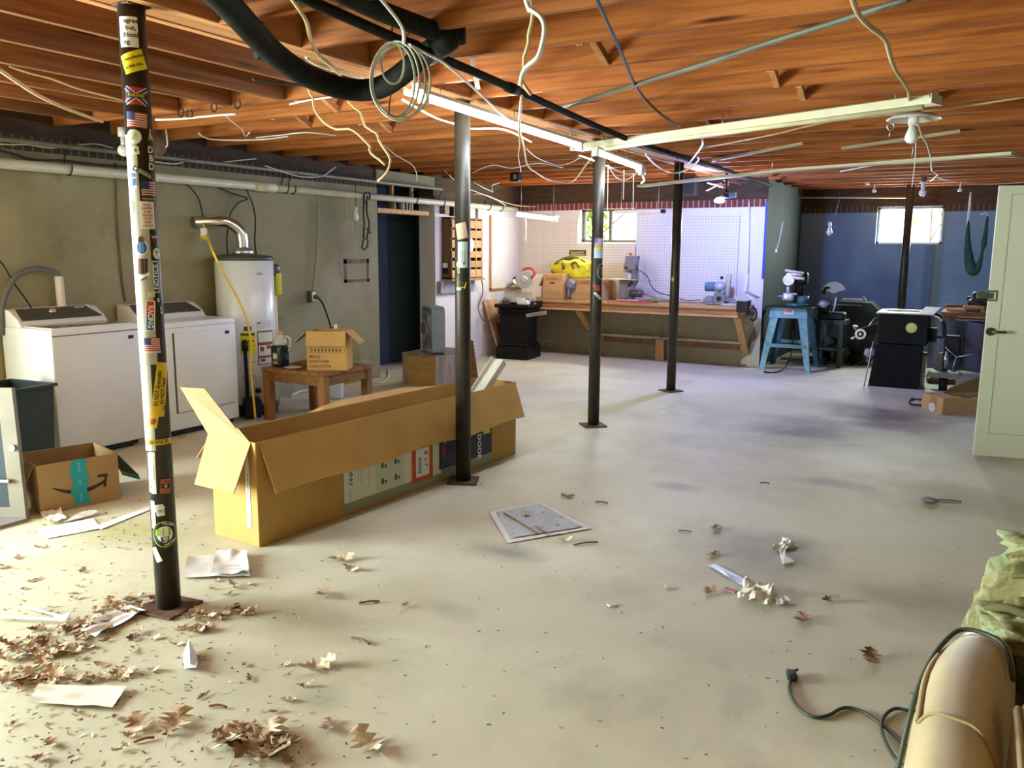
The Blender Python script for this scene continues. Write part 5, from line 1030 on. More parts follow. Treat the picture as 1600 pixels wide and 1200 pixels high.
b = B(); b.tube([gz(1194, 581, .01), gz(1203, 582, .01), gz(1218, 580, .01), gz(1228, 572, .01), (-2.22, 11.5, .2), (-2.22, 11.5, .5)], .008, 6); b.cyl(gz(1194, 581, .012), gz(1201, 582, .012), .014, n=8); solo('electric_cable', 'black cord with plug on the floor under the blue stand', 'cord', b, m_dark)
# radial drill on the stand
t = thing('drill_press', 'small grey drill machine on top of the blue stand', 'drill press', (-2.20, 11.42, zt+.015)); sl = mat('machine_light_grey', (.50, .50, .58), .35, .4, var=.2, scale=14)
b = B(); b.cyl((.03, 0, 0), (.03, 0, .03), .14, n=24); b.cyl((.09, .05, .02), (.09, .05, .13), .075, n=20); part(t, 'base', b, mat('teal_casting', (.06, .14, .17), .4))
b = B(); b.cyl((.06, .05, .1), (.06, .05, .40), .035, n=14); b.box((.06, .05, .36), (.16, .14, .16), bev=.03, seg=3); part(t, 'column', b, m_black)
b = B(); b.cyl((-.08, -.10, .34), (-.08, .06, .34), .072, n=20); b.box((-.02, 0, .41), (.22, .10, .05), bev=.02, seg=3); part(t, 'head', b, sl)
b = B(); b.cyl((-.09, -.04, .28), (-.09, -.04, .14), .022, n=12); part(t, 'quill', b, sl)
b = B(); b.box((-.08, -.03, .115), (.15, .12, .11), bev=.03, seg=3); b.cyl((-.15, -.04, .12), (-.22, -.04, .12), .018, .008, n=10); b.tube([(-.02, -.05, .14), (.03, -.08, .16)], .014, 6); part(t, 'chuck', b, sl)
for (a, c, r) in (((-.12, -.06, .46), (.10, -.06, .43), .016), ((.0, -.12, .37), (.12, -.14, .36), .020)):
    b = B(); b.cyl(a, c, r, n=10); b.ball(a, r*1.4, 8); part(t, 'handle', b, pm('#d9d0c4'))
# dark stand with chop saw
t = thing('machine_stand', 'dark green steel stand right of the blue stand', 'stand', (-1.80, 11.92, 0)); mdg = mat('dark_green_steel', (.016, .030, .028), .5, .1, var=.25)
for (x, y) in ((-1.95, 11.82), (-1.66, 11.82), (-1.66, 12.1), (-1.95, 12.1)): b = B(); b.box((x, y, .29), (.055, .055, .58)); part(t, 'leg', b, mdg, world=True)
b = B(); b.bb((-2.0, 11.78, .58), (-1.6, 12.14, .64)); b.bb((-1.98, 11.80, .22), (-1.62, 12.12, .24)); part(t, 'shelf', b, mdg, world=True)
t = thing('chop_saw', 'chop saw with round clear guard on the dark green stand', 'saw', (-1.80, 11.92, .64)); 
b = B(); b.box((0, 0, .05), (.34, .26, .10), bev=.02); b.box((-.10, -.08, .16), (.15, .12, .12), bev=.03, seg=3); part(t, 'base', b, m_black)
mR = Matrix.Translation((.0, -.02, .35)) @ Matrix.Rotation(.15, 4, 'Z') @ Matrix.Rotation(pi/2, 4, 'X')
b = B(); n = 20; vs = [(0, 0, .02)]+[(.155*cos(a), .155*sin(a), .02) for a in [rad(20+145*i/n) for i in range(n+1)]]; vs2 = [(x, y, -.02) for x, y, z in vs]; k = len(vs)
b.add(vs+vs2, [(0, i, i+1) for i in range(1, k-1)]+[(k, k+i+1, k+i) for i in range(1, k-1)]+[(i, k+i, k+i+1, i+1) for i in range(k-1)], 0, False, mR); part(t, 'guard', b, mat('guard_smoke', (.42, .44, .40), .25, .2), 'pale guard')
b = B(); b.lathe([(.14, -.003), (.14, .003)], n=32, mtx=mR); part(t, 'blade', b, mat('saw_blade_blue', (.10, .13, .20), .3, .8))
b = B(); b.cyl((-.02, .02, .34), (-.02, .16, .34), .07, n=16); b.tube([(-.03, -.02, .42), (-.10, -.04, .42), (-.13, -.05, .34)], .025, 8); part(t, 'motor', b, m_black)
b = B(); b.cyl((.02, -.06, .10), (.045, -.05, .30), .014, n=8); part(t, 'post', b, m_plastic_w, 'white upright rod'); b = B(); b.bm(lumpy((-.10, -.14, .21), (.07, .04, .05), .4, 3, 4), 0, True); part(t, 'clamp', b, sl)
# dark green cabinet machine
t = thing('machine_cabinet', 'large dark green cabinet machine behind the floor motors', 'cabinet', (-1.62, 12.85, 0)); b = B()
b.prism([(-1.98, 0), (-1.18, 0), (-1.18, .62), (-1.40, .84), (-1.98, .84)], .55, mtx=Matrix(((1, 0, 0, 0), (0, 0, -1, 13.15), (0, 1, 0, 0), (0, 0, 0, 1)))); part(t, 'cabinet', b, mat('deep_green_enamel', (.012, .024, .018), .4, .1, var=.25), world=True)
b = B(); b.box((-1.70, 12.62, .875), (.46, .08, .035), bev=.008); part(t, 'top_bar', b, m_steel, 'pale metal bar along the top', world=True)
b = B(); b.box((-1.72, 12.585, .80), (.40, .02, .02)); b.box((-1.50, 12.59, .895), (.03, .05, .07)); part(t, 'trim_strip', b, m_galv, world=True)
# things on the floor
def motor(label, x, y, rz, r, L, key):
    t = thing('electric_motor', label, 'motor', (x, y, 0), rz); b = B(); b.cyl((-L/2, 0, r+.02), (L/2, 0, r+.02), r, n=20); b.cyl((-L/2-.02, 0, r+.02), (L/2+.02, 0, r+.02), r*.82, n=20); part(t, 'housing', b, key)
    b = B(); b.cyl((L/2, 0, r+.02), (L/2+.08, 0, r+.02), .014, n=8); part(t, 'shaft', b, m_steel); b = B(); b.box((0, 0, .012), (L*.8, r*1.6, .024)); part(t, 'foot_plate', b, m_black); b = B(); b.box((0, -r*.7, r*1.9), (.08, .06, .05)); part(t, 'wiring_box', b, m_black)
motor('olive green electric motor on the floor by the dark cabinet', -1.74, 12.40, .2, .085, .22, mat('olive_motor', (.09, .11, .05), .5, var=.3))
motor('black electric motor on the floor left of the olive motor', -1.98, 12.48, .7, .075, .2, m_black)
motor('black electric motor lying in front of the pale box', -1.50, 12.30, -.3, .06, .16, m_black)
t = thing('power_box', 'pale blue metal box on the floor behind the black table machine', 'box', (-1.36, 12.42, 0)); b = B(); b.box((0, 0, .12), (.13, .16, .22), bev=.015, seg=3); part(t, 'case', b, mat('pale_blue_metal', (.34, .36, .48), .4, .3)); b = B(); b.box((0, 0, .010), (.12, .15, .02)); part(t, 'foot', b, m_black); b = B(); b.tube([(-.06, -.08, .1), (-.10, -.10, .16), (-.05, -.10, .22)], .01, 6); part(t, 'handle', b, m_black)
b = B(); b.prism([(-.06, 0), (.07, 0), (.03, .22), (-.04, .25)], .05, mtx=frame((-1.66, 12.5, .0), (1, 0, 0), (0, 0, 1))); solo('blue_bracket', 'slate blue steel bracket standing among the floor motors', 'bracket', b, mat('slate_blue_steel', (.06, .10, .14), .5, .2))
b = B(); b.bm(lumpy((-1.98, 12.5, .28), (.13, .10, .085), .25, 2.2, 3), 0, True); b.box((-1.98, 12.5, .19), (.24, .2, .03)); b.box((-1.98, 12.5, .17), (.18, .12, .03)); solo('cloth_bundle', 'pale blue cloth bundle on the motors by the dark cabinet', 'bundle', b, mat('blue_grey_cloth', (.16, .18, .25), .9, var=.2))
b = B(); b.box((-2.02, 12.15, .045), (.30, .20, .09), rz=.3, bev=.01); solo('dark_case', 'low dark case on the floor under the saw stand', 'case', b, m_dark)
for k, (px, py, dx, dy, lab) in enumerate(((1250, 566, .30, .10, 'long dark board lying on the floor behind the blue stand'), (1262, 570, .32, .03, 'second dark board on the floor behind the blue stand'))):
    c = gz(px, py); b = B(); b.box((c.x, c.y+.25, .012), (.62, .07, .022), rz=.18-.1*k); solo('floor_board', lab, 'board', b, mat('dark_board', (.12, .10, .08), .8))
b = B(); b.tube([(-1.62, 12.22, .012), (-1.5, 12.1, .02), (-1.36, 12.14, .10), (-1.28, 12.25, .14), (-1.36, 12.32, .03), (-1.5, 12.25, .015)], .010, 6); solo('cable', 'black cable coiled around the pale metal box', 'cable', b, m_dark)
# black table machine with the brass plate
t = thing('table_machine', 'tall black table machine with a round brass plate', 'machine', (-.84, 10.68, 0)); mk = mat('black_enamel', (.004, .0042, .005), .5, 0, var=.25, scale=8, spec=.15)
b = B(); b.prism([(-1.125, 0), (-.60, 0), (-.605, .50), (-1.065, .50)], .42, mtx=Matrix(((1, 0, 0, 0), (0, 0, -1, 10.82), (0, 1, 0, 0), (0, 0, 0, 1)))); part(t, 'pedestal', b, mat('black_navy_enamel', (.006, .007, .010), .6, 0, var=.3, scale=10, spec=.12), world=True)
b = B(); b.bb((-1.06, 10.395, .505), (-.545, 10.85, .845), bev=.01); part(t, 'body', b, mk, world=True)
b = B(); b.bb((-1.09, 10.34, .848), (-.53, 10.92, .868), bev=.008, seg=3); part(t, 'table', b, mat('table_edge', (.42, .42, .40), .35, .7), 'bare metal table', world=True)
b = B(); b.bb((-1.0, 10.55, .868), (-.62, 10.60, .892)); part(t, 'fence', b, m_steel, world=True)
b = B(); b.cyl((-.715, 10.395, .70), (-.715, 10.385, .70), .058, n=32); b.cyl((-.715, 10.386, .70), (-.715, 10.382, .70), .05, n=32, mi=1); part(t, 'brass_plate', b, [mat('brass', (.50, .46, .22), .35, .8), mat('brass_light', (.62, .60, .36), .3, .8)], 'round brass plate', world=True)
b = B(); b.slab([(-.66, 10.30, .862), (-.50, 10.30, .862), (-.44, 10.62, .925), (-.60, 10.62, .925)], .012); part(t, 'push_plate', b, mat('pale_cover', (.52, .49, .46), .6), 'pale bent cover', world=True)
b = B(); 
b.slab([(-1.08, 10.46, .73), (-1.08, 10.46, .61), (-1.25, 10.42, .545), (-1.27, 10.42, .655)], .05); part(t, 'belt_arm', b, m_black, world=True)
b = B(); b.cyl((-1.245, 10.41, .60), (-1.245, 10.385, .60), .062, n=24); b.tube([(-1.29, 10.45, .63), (-1.33, 10.42, .69), (-1.28, 10.4, .68)], .012, 6); b.tube([(-1.28, 10.45, .57), (-1.35, 10.42, .535)], .014, 6); part(t, 'pulley', b, m_steel, world=True); b = B(); b.cyl((-1.245, 10.384, .60), (-1.245, 10.372, .60), .036, n=20); b.cyl((-1.245, 10.374, .60), (-1.245, 10.366, .60), .016, n=12, mi=1); part(t, 'pulley_hub', b, [m_black, m_steel], world=True)
b = B(); b.cyl((-1.10, 10.38, .52), (-1.16, 10.36, .0), .008, n=6); b.cyl((-1.10, 10.45, .80), (-1.20, 10.43, .64), .010, n=6); part(t, 'rod', b, m_steel, world=True)
b = B(); b.tube([(-.55, 10.5, .862), (-.47, 10.5, .845), (-.42, 10.5, .80), (-.39, 10.5, .72), (-.38, 10.5, .60)], .018, 8); part(t, 'arc_pipe', b, m_black, world=True); b = B(); b.tube([(-.53, 10.45, .855), (-.46, 10.44, .83), (-.43, 10.43, .81)], .012, 8); b.ball((-.425, 10.43, .80), .022, 8); part(t, 'lever', b, m_steel, world=True)
b = B(); b.box((-.50, 10.55, .62), (.08, .08, .16)); b.cyl((-.52, 10.5, .6), (-.40, 10.5, .6), .012, n=8); part(t, 'side_block', b, m_black, world=True)
# small drill press with grey table
t = thing('drill_press', 'black drill press with a low grey table beside the black table machine', 'drill press', (-.33, 10.50, 0))
b = B(); b.cyl((-.35, 10.5, 0), (-.35, 10.5, .60), .028, n=14); b.cyl((-.35, 10.5, 0), (-.35, 10.5, .16), .045, n=14); part(t, 'column', b, m_black, world=True)
b = B(); b.prism([(-.53, 0), (-.20, 0), (-.17, .03), (-.20, .06), (-.49, .06)], .26, mtx=Matrix(((1, 0, 0, 0), (0, 0, -1, 10.58), (0, 1, 0, .165), (0, 0, 0, 1)))); part(t, 'table', b, mat('grey_green_cast', (.17, .17, .13), .6, .2), 'grey green tilted table', world=True)
b = B(); b.box((-.29, 10.47, .53), (.17, .16, .20), bev=.02); b.box((-.32, 10.46, .42), (.10, .12, .14), bev=.015); part(t, 'head', b, m_black, world=True)
b = B(); b.cyl((-.34, 10.40, .46), (-.34, 10.40, .26), .018, n=12); b.cyl((-.34, 10.40, .40), (-.34, 10.40, .34), .026, n=12); part(t, 'spindle', b, m_steel, world=True)
b = B(); 
for a in (0, 2.1, 4.2): b.cyl((-.24, 10.37, .40), (-.24+.16*cos(a+.3), 10.36, .40+.16*sin(a+.3)), .006, n=6)
part(t, 'feed_lever', b, m_steel, world=True)
b = B(); b.prism([(-.50, .10), (-.40, .10), (-.38, .42), (-.43, .40)], .10, mtx=Matrix(((1, 0, 0, 0), (0, 0, -1, 10.72), (0, 1, 0, 0), (0, 0, 0, 1)))); part(t, 'belt_cover', b, mat('brown_grey_cover', (.16, .12, .11), .7), 'brownish cover', world=True)
b = B(); b.tube([(-.24, 10.46, .55), (-.20, 10.46, .40), (-.22, 10.46, .26), (-.28, 10.46, .22)], .009, 6); part(t, 'cord', b, m_dark, world=True)
b = B(); b.cyl((-.58, 10.7, 0), (-.58, 10.7, .36), .03, n=12); b.cyl((-.58, 10.7, .36), (-.58, 10.7, .40), .034, n=12, mi=1); solo('paint_tube', 'pale upright tube with orange foot beside the black pedestal machine', 'tube', b, [m_plastic_w, pm('#b8702e')])
b = B(); b.box((-.40, 11.1, .03), (.30, .16, .06), rz=.2, bev=.01); solo('orange_tool', 'orange tool lying on the floor behind the drill press', 'tool', b, pm('#8a4e1e'))
# lilac plastic sheet hanging under the side bench
b = B(); N, M_ = 14, 8; vs = []
for j in range(M_+1):
    for i in range(N+1):
        u, v = i/N, j/M_; vs.append((-.62+.72*u, 12.05+.06*sin(u*13)+.03*cos(v*7+u*5)+.1*(1-v), .03+.70*v*(1-.12*u)))
b.add(vs, [(j*(N+1)+i, j*(N+1)+i+1, (j+1)*(N+1)+i+1, (j+1)*(N+1)+i) for j in range(M_) for i in range(N)], 0, True); solo('plastic_sheet', 'grey lilac plastic sheet hanging under the side bench', 'sheet', b, mat('lilac_sheet', (.13, .13, .14), .5, var=.2))
# side bench with lumber
t = thing('side_bench', 'rough timber bench in the machine corner beside the white door', 'bench', (.15, 12.4, 0)); b = B()
b.bb((-.50, 12.08, .745), (.84, 12.85, .785)); b.bb((-.50, 12.06, .70), (.84, 12.10, .745)); part(t, 'top', b, m_leg, world=True); b = B(); b.bb((-.30, 12.03, .725), (.84, 12.06, .745)); part(t, 'edge_strip', b, m_pine, world=True)
for x in (-.42, .70): b = B(); b.bb((x, 12.12, 0), (x+.08, 12.2, .70)); part(t, 'leg', b, m_leg, world=True)
b = B(); b.bb((-.20, 12.14, .36), (.82, 12.17, .68)); part(t, 'back_board', b, mat('olive_board', (.11, .11, .05), .8), 'olive board under the top', world=True)
q = random.Random(4)
for k in range(9):
    b = B(); x, y = -.30+.13*(k % 5)+q.uniform(-.04, .04), 12.2+.12*(k % 3); L = q.uniform(.22, .4); b.box((0, 0, .022), (L, q.uniform(.05, .09), .038), bev=.003)
    solo('timber_offcut', ['pale yellow timber offcut heaped on the side bench', 'olive painted timber offcut heaped on the side bench', 'dark timber offcut heaped on the side bench'][k % 3], 'offcut', b, [m_pine, mat('olive_offcut', (.20, .21, .08), .8), m_tab][k % 3], (x, y, .786+.042*(k//5)), q.uniform(-.5, .5), ['pale timber offcuts', 'olive timber offcuts', 'dark timber offcuts'][k % 3])
b = B(); b.bm(lumpy((.02, 12.45, .93), (.24, .14, .12), .3, 2.2, 8, flat=.787), 0, True); solo('black_bag', 'black crumpled bag on the side bench beside the white door', 'bag', b, m_dark)
b = B(); b.tube([(-.02, 12.3, 1.0), (.05, 12.28, 1.05), (.14, 12.3, 1.03)], .02, 6); solo('white_rag', 'white rag on top of the black bag', 'rag', b, m_paper)
# hanging green net
nt_ = mat('green_net', (.020, .075, .050), .8, var=.4, scale=40); b = B()
p = [gy(1513, 345, 12), gy(1512, 385, 12), gy(1516, 415, 12), gy(1522, 424, 12), gy(1530, 412, 12), gy(1538, 375, 12), gy(1543, 338, 12)]
b.tube(p, lambda s: .012+.055*sin(pi*min(1, s*1.25))**1.2 if s < .8 else .034*(1-s)/.2*.8+.012, 10); t = thing('hanging_net', 'dark green net hanging in a loop from the ceiling near the white door', 'net', (-.2, 12, 1.3)); part(t, 'net', b, nt_, world=True)
b = B(); b.tube([gy(1517, 300, 12), gy(1515, 312, 12), gy(1513, 330, 12), gy(1510, 365, 12), gy(1508, 386, 12)], .010, 6); b.tube([gy(1517, 300, 12), gy(1516, 320, 12), gy(1513, 345, 12)], .007, 6); b.tube([gy(1543, 338, 12), gy(1540, 333, 12), gy(1532, 336, 12)], .006, 6); part(t, 'cord', b, m_plastic_w, 'white cords', world=True)
# small light bulbs of the corner
def bulb(name, label, px, py, Y, cord_top, s=1.0, tilt=0):
    c = gy(px, py, Y); t = thing(name, label, 'light bulb', c); b = B(); b.lathe([(.004, -.06), (.018, -.055), (.030, -.035), (.032, -.018), (.024, .01), (.015, .035), (.014, .05)], n=18, mtx=Matrix.Scale(s, 4)); part(t, 'glass', b, m_bulb); b = B(); b.lathe([(.015, .045), (.019, .05), (.019, .09), (.008, .10)], n=14, mtx=Matrix.Scale(s, 4)); part(t, 'socket', b, m_plastic_w); b = B(); b.tube([Vector((0, 0, .095*s))]+[Vector(q)-c for q in cord_top], .004, 6); part(t, 'cord', b, m_dark); return t
m_bulb = mat('opal_bulb', (.82, .82, .80), .3, var=0)
bulb('hanging_bulb', 'bare white bulb hanging over the machine corner', 1296, 360, 11.9, [gy(1303, 340, 11.9), gy(1311, 312, 11.9), gy(1312, 300, 11.9)], 1.15)
c = gy(1213, 391, 11.25); b = B(); b.tube([gy(1223, 347, 11.25), gy(1219, 370, 11.25), gy(1214, 388, 11.25)], .004, 6); b.lathe([(.008, -.03), (.014, -.02), (.008, .02)], c, 10); solo('lamp_string', 'white pull cord hanging by the blue tape', 'cord', b, m_plastic_w)
# cardboard box by the door
A3 = Vector((-.477, 9.16, 0)); B3 = Vector((-.282, 8.897, 0)); u_ = (B3-A3).normalized(); v_ = Vector((-u_.y, u_.x, 0)); Wc, Lc, Hc = (B3-A3).length, .62, .155
cp = lambda a, c, z: A3+u_*a+v_*c+Vector((0, 0, z))
t = thing('cardboard_box', 'low torn cardboard box full of scraps in front of the white door', 'box', cp(Wc/2, Lc/2, 0)); b = B()
for (a, c) in (((0, 0), (Wc, 0)), ((Wc, 0), (Wc, Lc)), ((Wc, Lc), (0, Lc)), ((0, Lc), (0, 0))): b.slab([cp(*a, .002), cp(*c, .002), cp(*c, Hc), cp(*a, Hc)], .006)
b.slab([cp(0, 0, .005), cp(Wc, 0, .005), cp(Wc, Lc, .005), cp(0, Lc, .005)], .005); part(t, 'body', b, mcl, world=True)
b = B(); b.slab([cp(0, 0, Hc+.004), cp(Wc, 0, Hc+.004), cp(Wc, .20, Hc+.002), cp(0, .20, Hc+.002)], .005); part(t, 'flap', b, m_card_pale, world=True)
b = B(); b.slab([cp(0, .22, Hc), cp(0, Lc, Hc), cp(-.03, Lc, Hc+.16), cp(-.02, .30, Hc+.05)], .006); part(t, 'flap', b, mat('cardboard_brown', (.24, .14, .05), .9, var=.1), 'raised back flap', world=True)
fc = Face(cp(0, -.004, 0), u_); b = B(); fc.rect(b, .13, .06, .24, Hc-.005, .001, 0); b.add([fc.P(.17+.055*cos(i*.45), .045+.045*sin(i*.45), .0016) for i in range(14)], [tuple(range(14))], 1); part(t, 'tape_patch', b, [pm('#a8744a'), pm('#c9c2cc')], 'brown tape and torn white patch', world=True)
for k, (a, c, s, key, lab) in enumerate(((.12, .30, .05, '#c9b85a', 'yellow sponge in the low box by the door'), (.20, .42, .045, '#b9b4c0', 'grey cup lying in the low box by the door'), (.10, .45, .05, '#8a6a4a', 'brown crumpled paper in the low box by the door'), (.22, .28, .04, '#b0a48e', 'pale crumpled paper in the low box by the door'))):
    b = B(); b.bm(lumpy(cp(a, c, .09), (s*1.3, s, s), .3, 2.4, k, sub=3), 0, True); b.bm(lumpy(cp(a, c, .045), (s*1.2, s, .04), .2, 2.4, k+9, sub=2), 0, True); solo(['yellow_sponge', 'grey_cup', 'crumpled_paper', 'crumpled_paper'][k], lab, ['sponge', 'cup', 'paper', 'paper'][k], b, pm(key))
b = B(); b.tube([cp(-.01, .05, .08), cp(-.12, .02, .07), cp(-.19, .0, .05), cp(-.16, -.02, .015), cp(-.02, -.0, .03)], .011, 6); b.ball(cp(-.17, 0, .06), .02, 8); solo('strap_hook', 'dark strap with hook sticking out behind the low cardboard box', 'strap', b, m_dark)

# ------------------------------------------------------------------ the white door standing open on the right
t = thing('door_1', 'pale green white panel door standing open at the right', 'door', (0.007, 7.19, 0), kind='structure'); m_door = mat('door_paint', (.60, .62, .46), .5, var=.03, scale=2)
dd = Vector((.346, .066, 0)).normalized(); dn = Vector((dd.y, -dd.x, 0))
b = B(); W_, H_ = .80, 2.03
b.slab([Vector((.007, 7.19, .012)), Vector((.007, 7.19, .012))+dd*W_, Vector((.007, 7.19, H_))+dd*W_, Vector((.007, 7.19, H_))], .038); part(t, 'leaf', b, m_door, world=True)
fc = Face(Vector((.007, 7.19, 0))+dn*.0195, dd); b = B()
for (a0, b0, a1, b1) in ((.085, .185, .089, 1.97), (.085, .185, .72, .19), (.085, 1.966, .72, 1.97), (.716, .185, .72, 1.97)): fc.rect(b, a0, b0, a1, b1, .001, 0)
part(t, 'panel_groove', b, mat('groove_shadow', (.30, .32, .20), .7, var=0), world=True)
b = B(); o = fc.at(1547, 518); c0 = fc.P(o[0], o[1]); b.cyl(c0, c0+fc.n*.012, .030, n=20); b.cyl(c0, c0+fc.n*.05, .010, n=10); b.tube([c0+fc.n*.045, c0+fc.n*.045+fc.x*.10], .010, 8); part(t, 'handle', b, mat('dull_bronze', (.10, .085, .05), .4, .7), 'dull bronze lever handle', world=True)
b = B(); o = fc.at(1548, 462); fc.rect(b, o[0]-.025, o[1]-.04, o[0]+.045, o[1]+.04, .002, 0); fc.rect(b, o[0]-.012, o[1]-.028, o[0]+.034, o[1]+.028, .003, 1); b.box(fc.P(-.03, o[1], 0), (.10, .03, .045), rz=.19); b.box(fc.P(-.045, o[1], .017), (.05, .012, .018), rz=.19, mi=0); part(t, 'hasp', b, [mat('hasp_dark', (.10, .11, .07), .5, .4), m_door], 'small hasp', world=True)
b = B(); 
for z in (.25, 1.05, 1.80): b.cyl(fc.P(W_+.006, z), fc.P(W_+.006, z+.09), .009, n=8)
part(t, 'hinge', b, m_steel, world=True)

# ------------------------------------------------------------------ armchair in the lower right corner
m_vel = mat('tan_velvet', (.42, .33, .16), .85, var=.12, scale=5, sheen=.5, bump=.05, bscale=40); m_vel2 = mat('tan_velvet_piping', (.33, .24, .09), .85, var=.1, sheen=.3)
t = thing('armchair', 'tan velvet armchair in the lower right corner', 'armchair', (.35, 1.7, 0))
def arm_section(y):
    s = max(0, (y-1.95)/.55); return -.075+.10*s*s+.012*(y-1.7), .115+.05*s, .625-.075*s*s
b = B(); ysn = [.95+.10*i for i in range(15)]+[2.40, 2.44, 2.46]; K = 22; vs = []
for y in ysn:
    x0, x1, zt_ = arm_section(y); e = 1 if y < 2.36 else {2.40: .93, 2.44: .80, 2.46: .62}.get(y, .96); cx = (x0+x1)/2; hx = (x1-x0)/2*e
    for k in range(K+1):
        a = pi*k/K; f_ = abs(cos(a))**.62*(1 if cos(a) > 0 else -1); g_ = sin(a)**.62; bul = 1+.05*sin(y*9)*0
        vs.append((cx-hx*f_, y, .30+(zt_*e-.30)*g_))
    vs += [(cx+hx, y, .04), (cx-hx, y, .04)]
R2 = K+3; fs = [(i*R2+k, i*R2+(k+1) % R2, (i+1)*R2+(k+1) % R2, (i+1)*R2+k) for i in range(len(ysn)-1) for k in range(R2)]+[tuple(range(R2-1, -1, -1)), tuple(range((len(ysn)-1)*R2, len(ysn)*R2))]
b.add(vs, fs, 0, True); part(t, 'arm', b, m_vel, 'rounded arm', world=True)
def on_arm(y, a, e=.004):
    x0, x1, z_ = arm_section(y); cx, hx = (x0+x1)/2, (x1-x0)/2; f_ = abs(cos(a))**.62*(1 if cos(a) > 0 else -1); return Vector((cx-(hx+e)*f_, y, .30+(z_-.30)*sin(a)**.62+e))
b = B(); b.tube([on_arm(1.80+.04*i, .95-.012*i) for i in range(16)], .0065, 6, sub=2); b.tube([on_arm(1.80-.004*i*i*.2, .95+.12*i, .002) for i in range(15)], .004, 6, sub=2); part(t, 'piping', b, m_vel2, world=True)
b = B(); b.box((.43, 1.52, .48), (.62, 1.0, .33), bev=.09, seg=5); part(t, 'seat_cushion', b, m_vel, world=True)
b = B(); b.tube([(.128, y, .59+.03*sin((y-1.1)*3.2)) for y in (1.08, 1.25, 1.45, 1.65, 1.82, 1.93)]+[(.15, 1.99, .57), (.22, 2.02, .61)], .007, 6); part(t, 'piping', b, m_vel2, world=True)
b = B(); b.bb((.12, .95, .04), (.88, 2.0, .33), bev=.02); part(t, 'frame', b, m_vel, world=True)
b = B(); b.box((.93, 1.5, .42), (.22, 1.1, .80), bev=.07, seg=4); part(t, 'backrest', b, m_vel, world=True)
for (x, y) in ((-.02, 1.02), (-.02, 2.32), (.85, 1.02), (.85, 1.98)): b = B(); b.cyl((x, y, 0), (x, y, .045), .022, .028, n=12); part(t, 'foot', b, m_tab, world=True)
m_camo = layered('camo_cloth', (.17, .15, .06), [((.27, .31, .17), 9, .50, .58, .9, (1, 1, 1), 3), ((.07, .075, .02), 11, .54, .62, .8, (1, 1, 1), 14), ((.33, .27, .11), 8, .58, .66, .8, (1, 1, 1), 25)], rough=.9, bump=.3)
t = thing('camouflage_cloth', 'green leaf patterned cloth heaped on the far end of the armchair arm', 'cloth', (.20, 2.55, .5))
b = B(); b.bm(lumpy((.30, 2.58, .48), (.26, .22, .30), .22, 2.6, 6, sub=5, flat=.02), 0, True); b.bm(lumpy((.22, 2.50, .56), (.16, .16, .09), .35, 3.4, 12, sub=5), 0, True); b.bm(lumpy((.32, 2.62, .74), (.19, .17, .10), .4, 3.2, 15, sub=5), 0, True); part(t, 'cloth', b, m_camo, world=True)
b = B(); b.tube([(.06, 2.46, .60), (.12, 2.42, .635), (.24, 2.38, .62), (.36, 2.36, .63)], .012, 6); b.tube([(.12, 2.46, .71), (.2, 2.42, .735), (.36, 2.40, .73)], .008, 6); part(t, 'fold_edge', b, mat('camo_shadow', (.10, .10, .03), .9), 'dark olive fold edges', world=True)
m_gcord = mat('dark_green_cord', (.040, .050, .030), .55, var=.1)
t = thing('extension_cord', 'dark green cord from the floor over the armchair arm', 'cord', gz(1237, 1055)); b = B()
fl_ = [(1237, 1058), (1233, 1075), (1240, 1095), (1255, 1112), (1275, 1121), (1296, 1117), (1312, 1108), (1328, 1106), (1350, 1113), (1375, 1130), (1400, 1150), (1425, 1178), (1450, 1215)]
b.tube([gz(x, y, .008) for x, y in fl_], .0065, 8)
b.tube([gz(x, y, .010) for x, y in ((1450, 1112), (1420, 1110), (1400, 1107), (1385, 1115), (1377, 1130), (1380, 1150), (1395, 1180), (1415, 1200), (1440, 1225))], .006, 8)
b.tube([Vector((-.14, 2.02, .03)), Vector((-.10, 2.02, .25)), on_arm(2.06, .25, .012), on_arm(2.16, .60, .012), on_arm(2.26, 1.0, .012), on_arm(2.30, 1.4, .012), on_arm(2.26, 1.9, .012), on_arm(2.16, 2.4, .014)], .0062, 8); part(t, 'cord', b, m_gcord, world=True)
b = B(); c = gz(1237, 1055, .014); b.box(c, (.035, .055, .026), rz=.3, bev=.006, seg=3); b.cyl(c+Vector((.0, .03, 0)), c+Vector((.01, .055, 0)), .005, n=6); part(t, 'plug', b, m_dark, world=True)
# ------------------------------------------------------------------ pipes, cables and lamps under the joists
m_cab_w = mat('white_cable', (.70, .69, .62), .5, var=.08); m_cab_y = mat('tan_cable', (.56, .43, .20), .6, var=.15); m_cab_b = m_dark
m_pipe_b = mat('black_pipe', (.009, .010, .007), .75, var=.4, scale=30, spec=.15); m_pipe_g = mat('grey_green_conduit', (.16, .16, .11), .55, .3, var=.2)
def run(label, pts, r, m, name='cable', cat=None, z=2.42, X=None, Y=None, n=6, sub=4):
    P = []
    for q in pts:
        px, py = q[0], q[1]; zz = q[2] if len(q) > 2 else z
        P.append(gx(px, py, X) if X is not None else gy(px, py, Y) if Y is not None else gz(px, py, zz))
    b = B(); b.tube(P, r, n, sub=sub); return solo(name, label, cat or name.split('_')[-1], b, m)
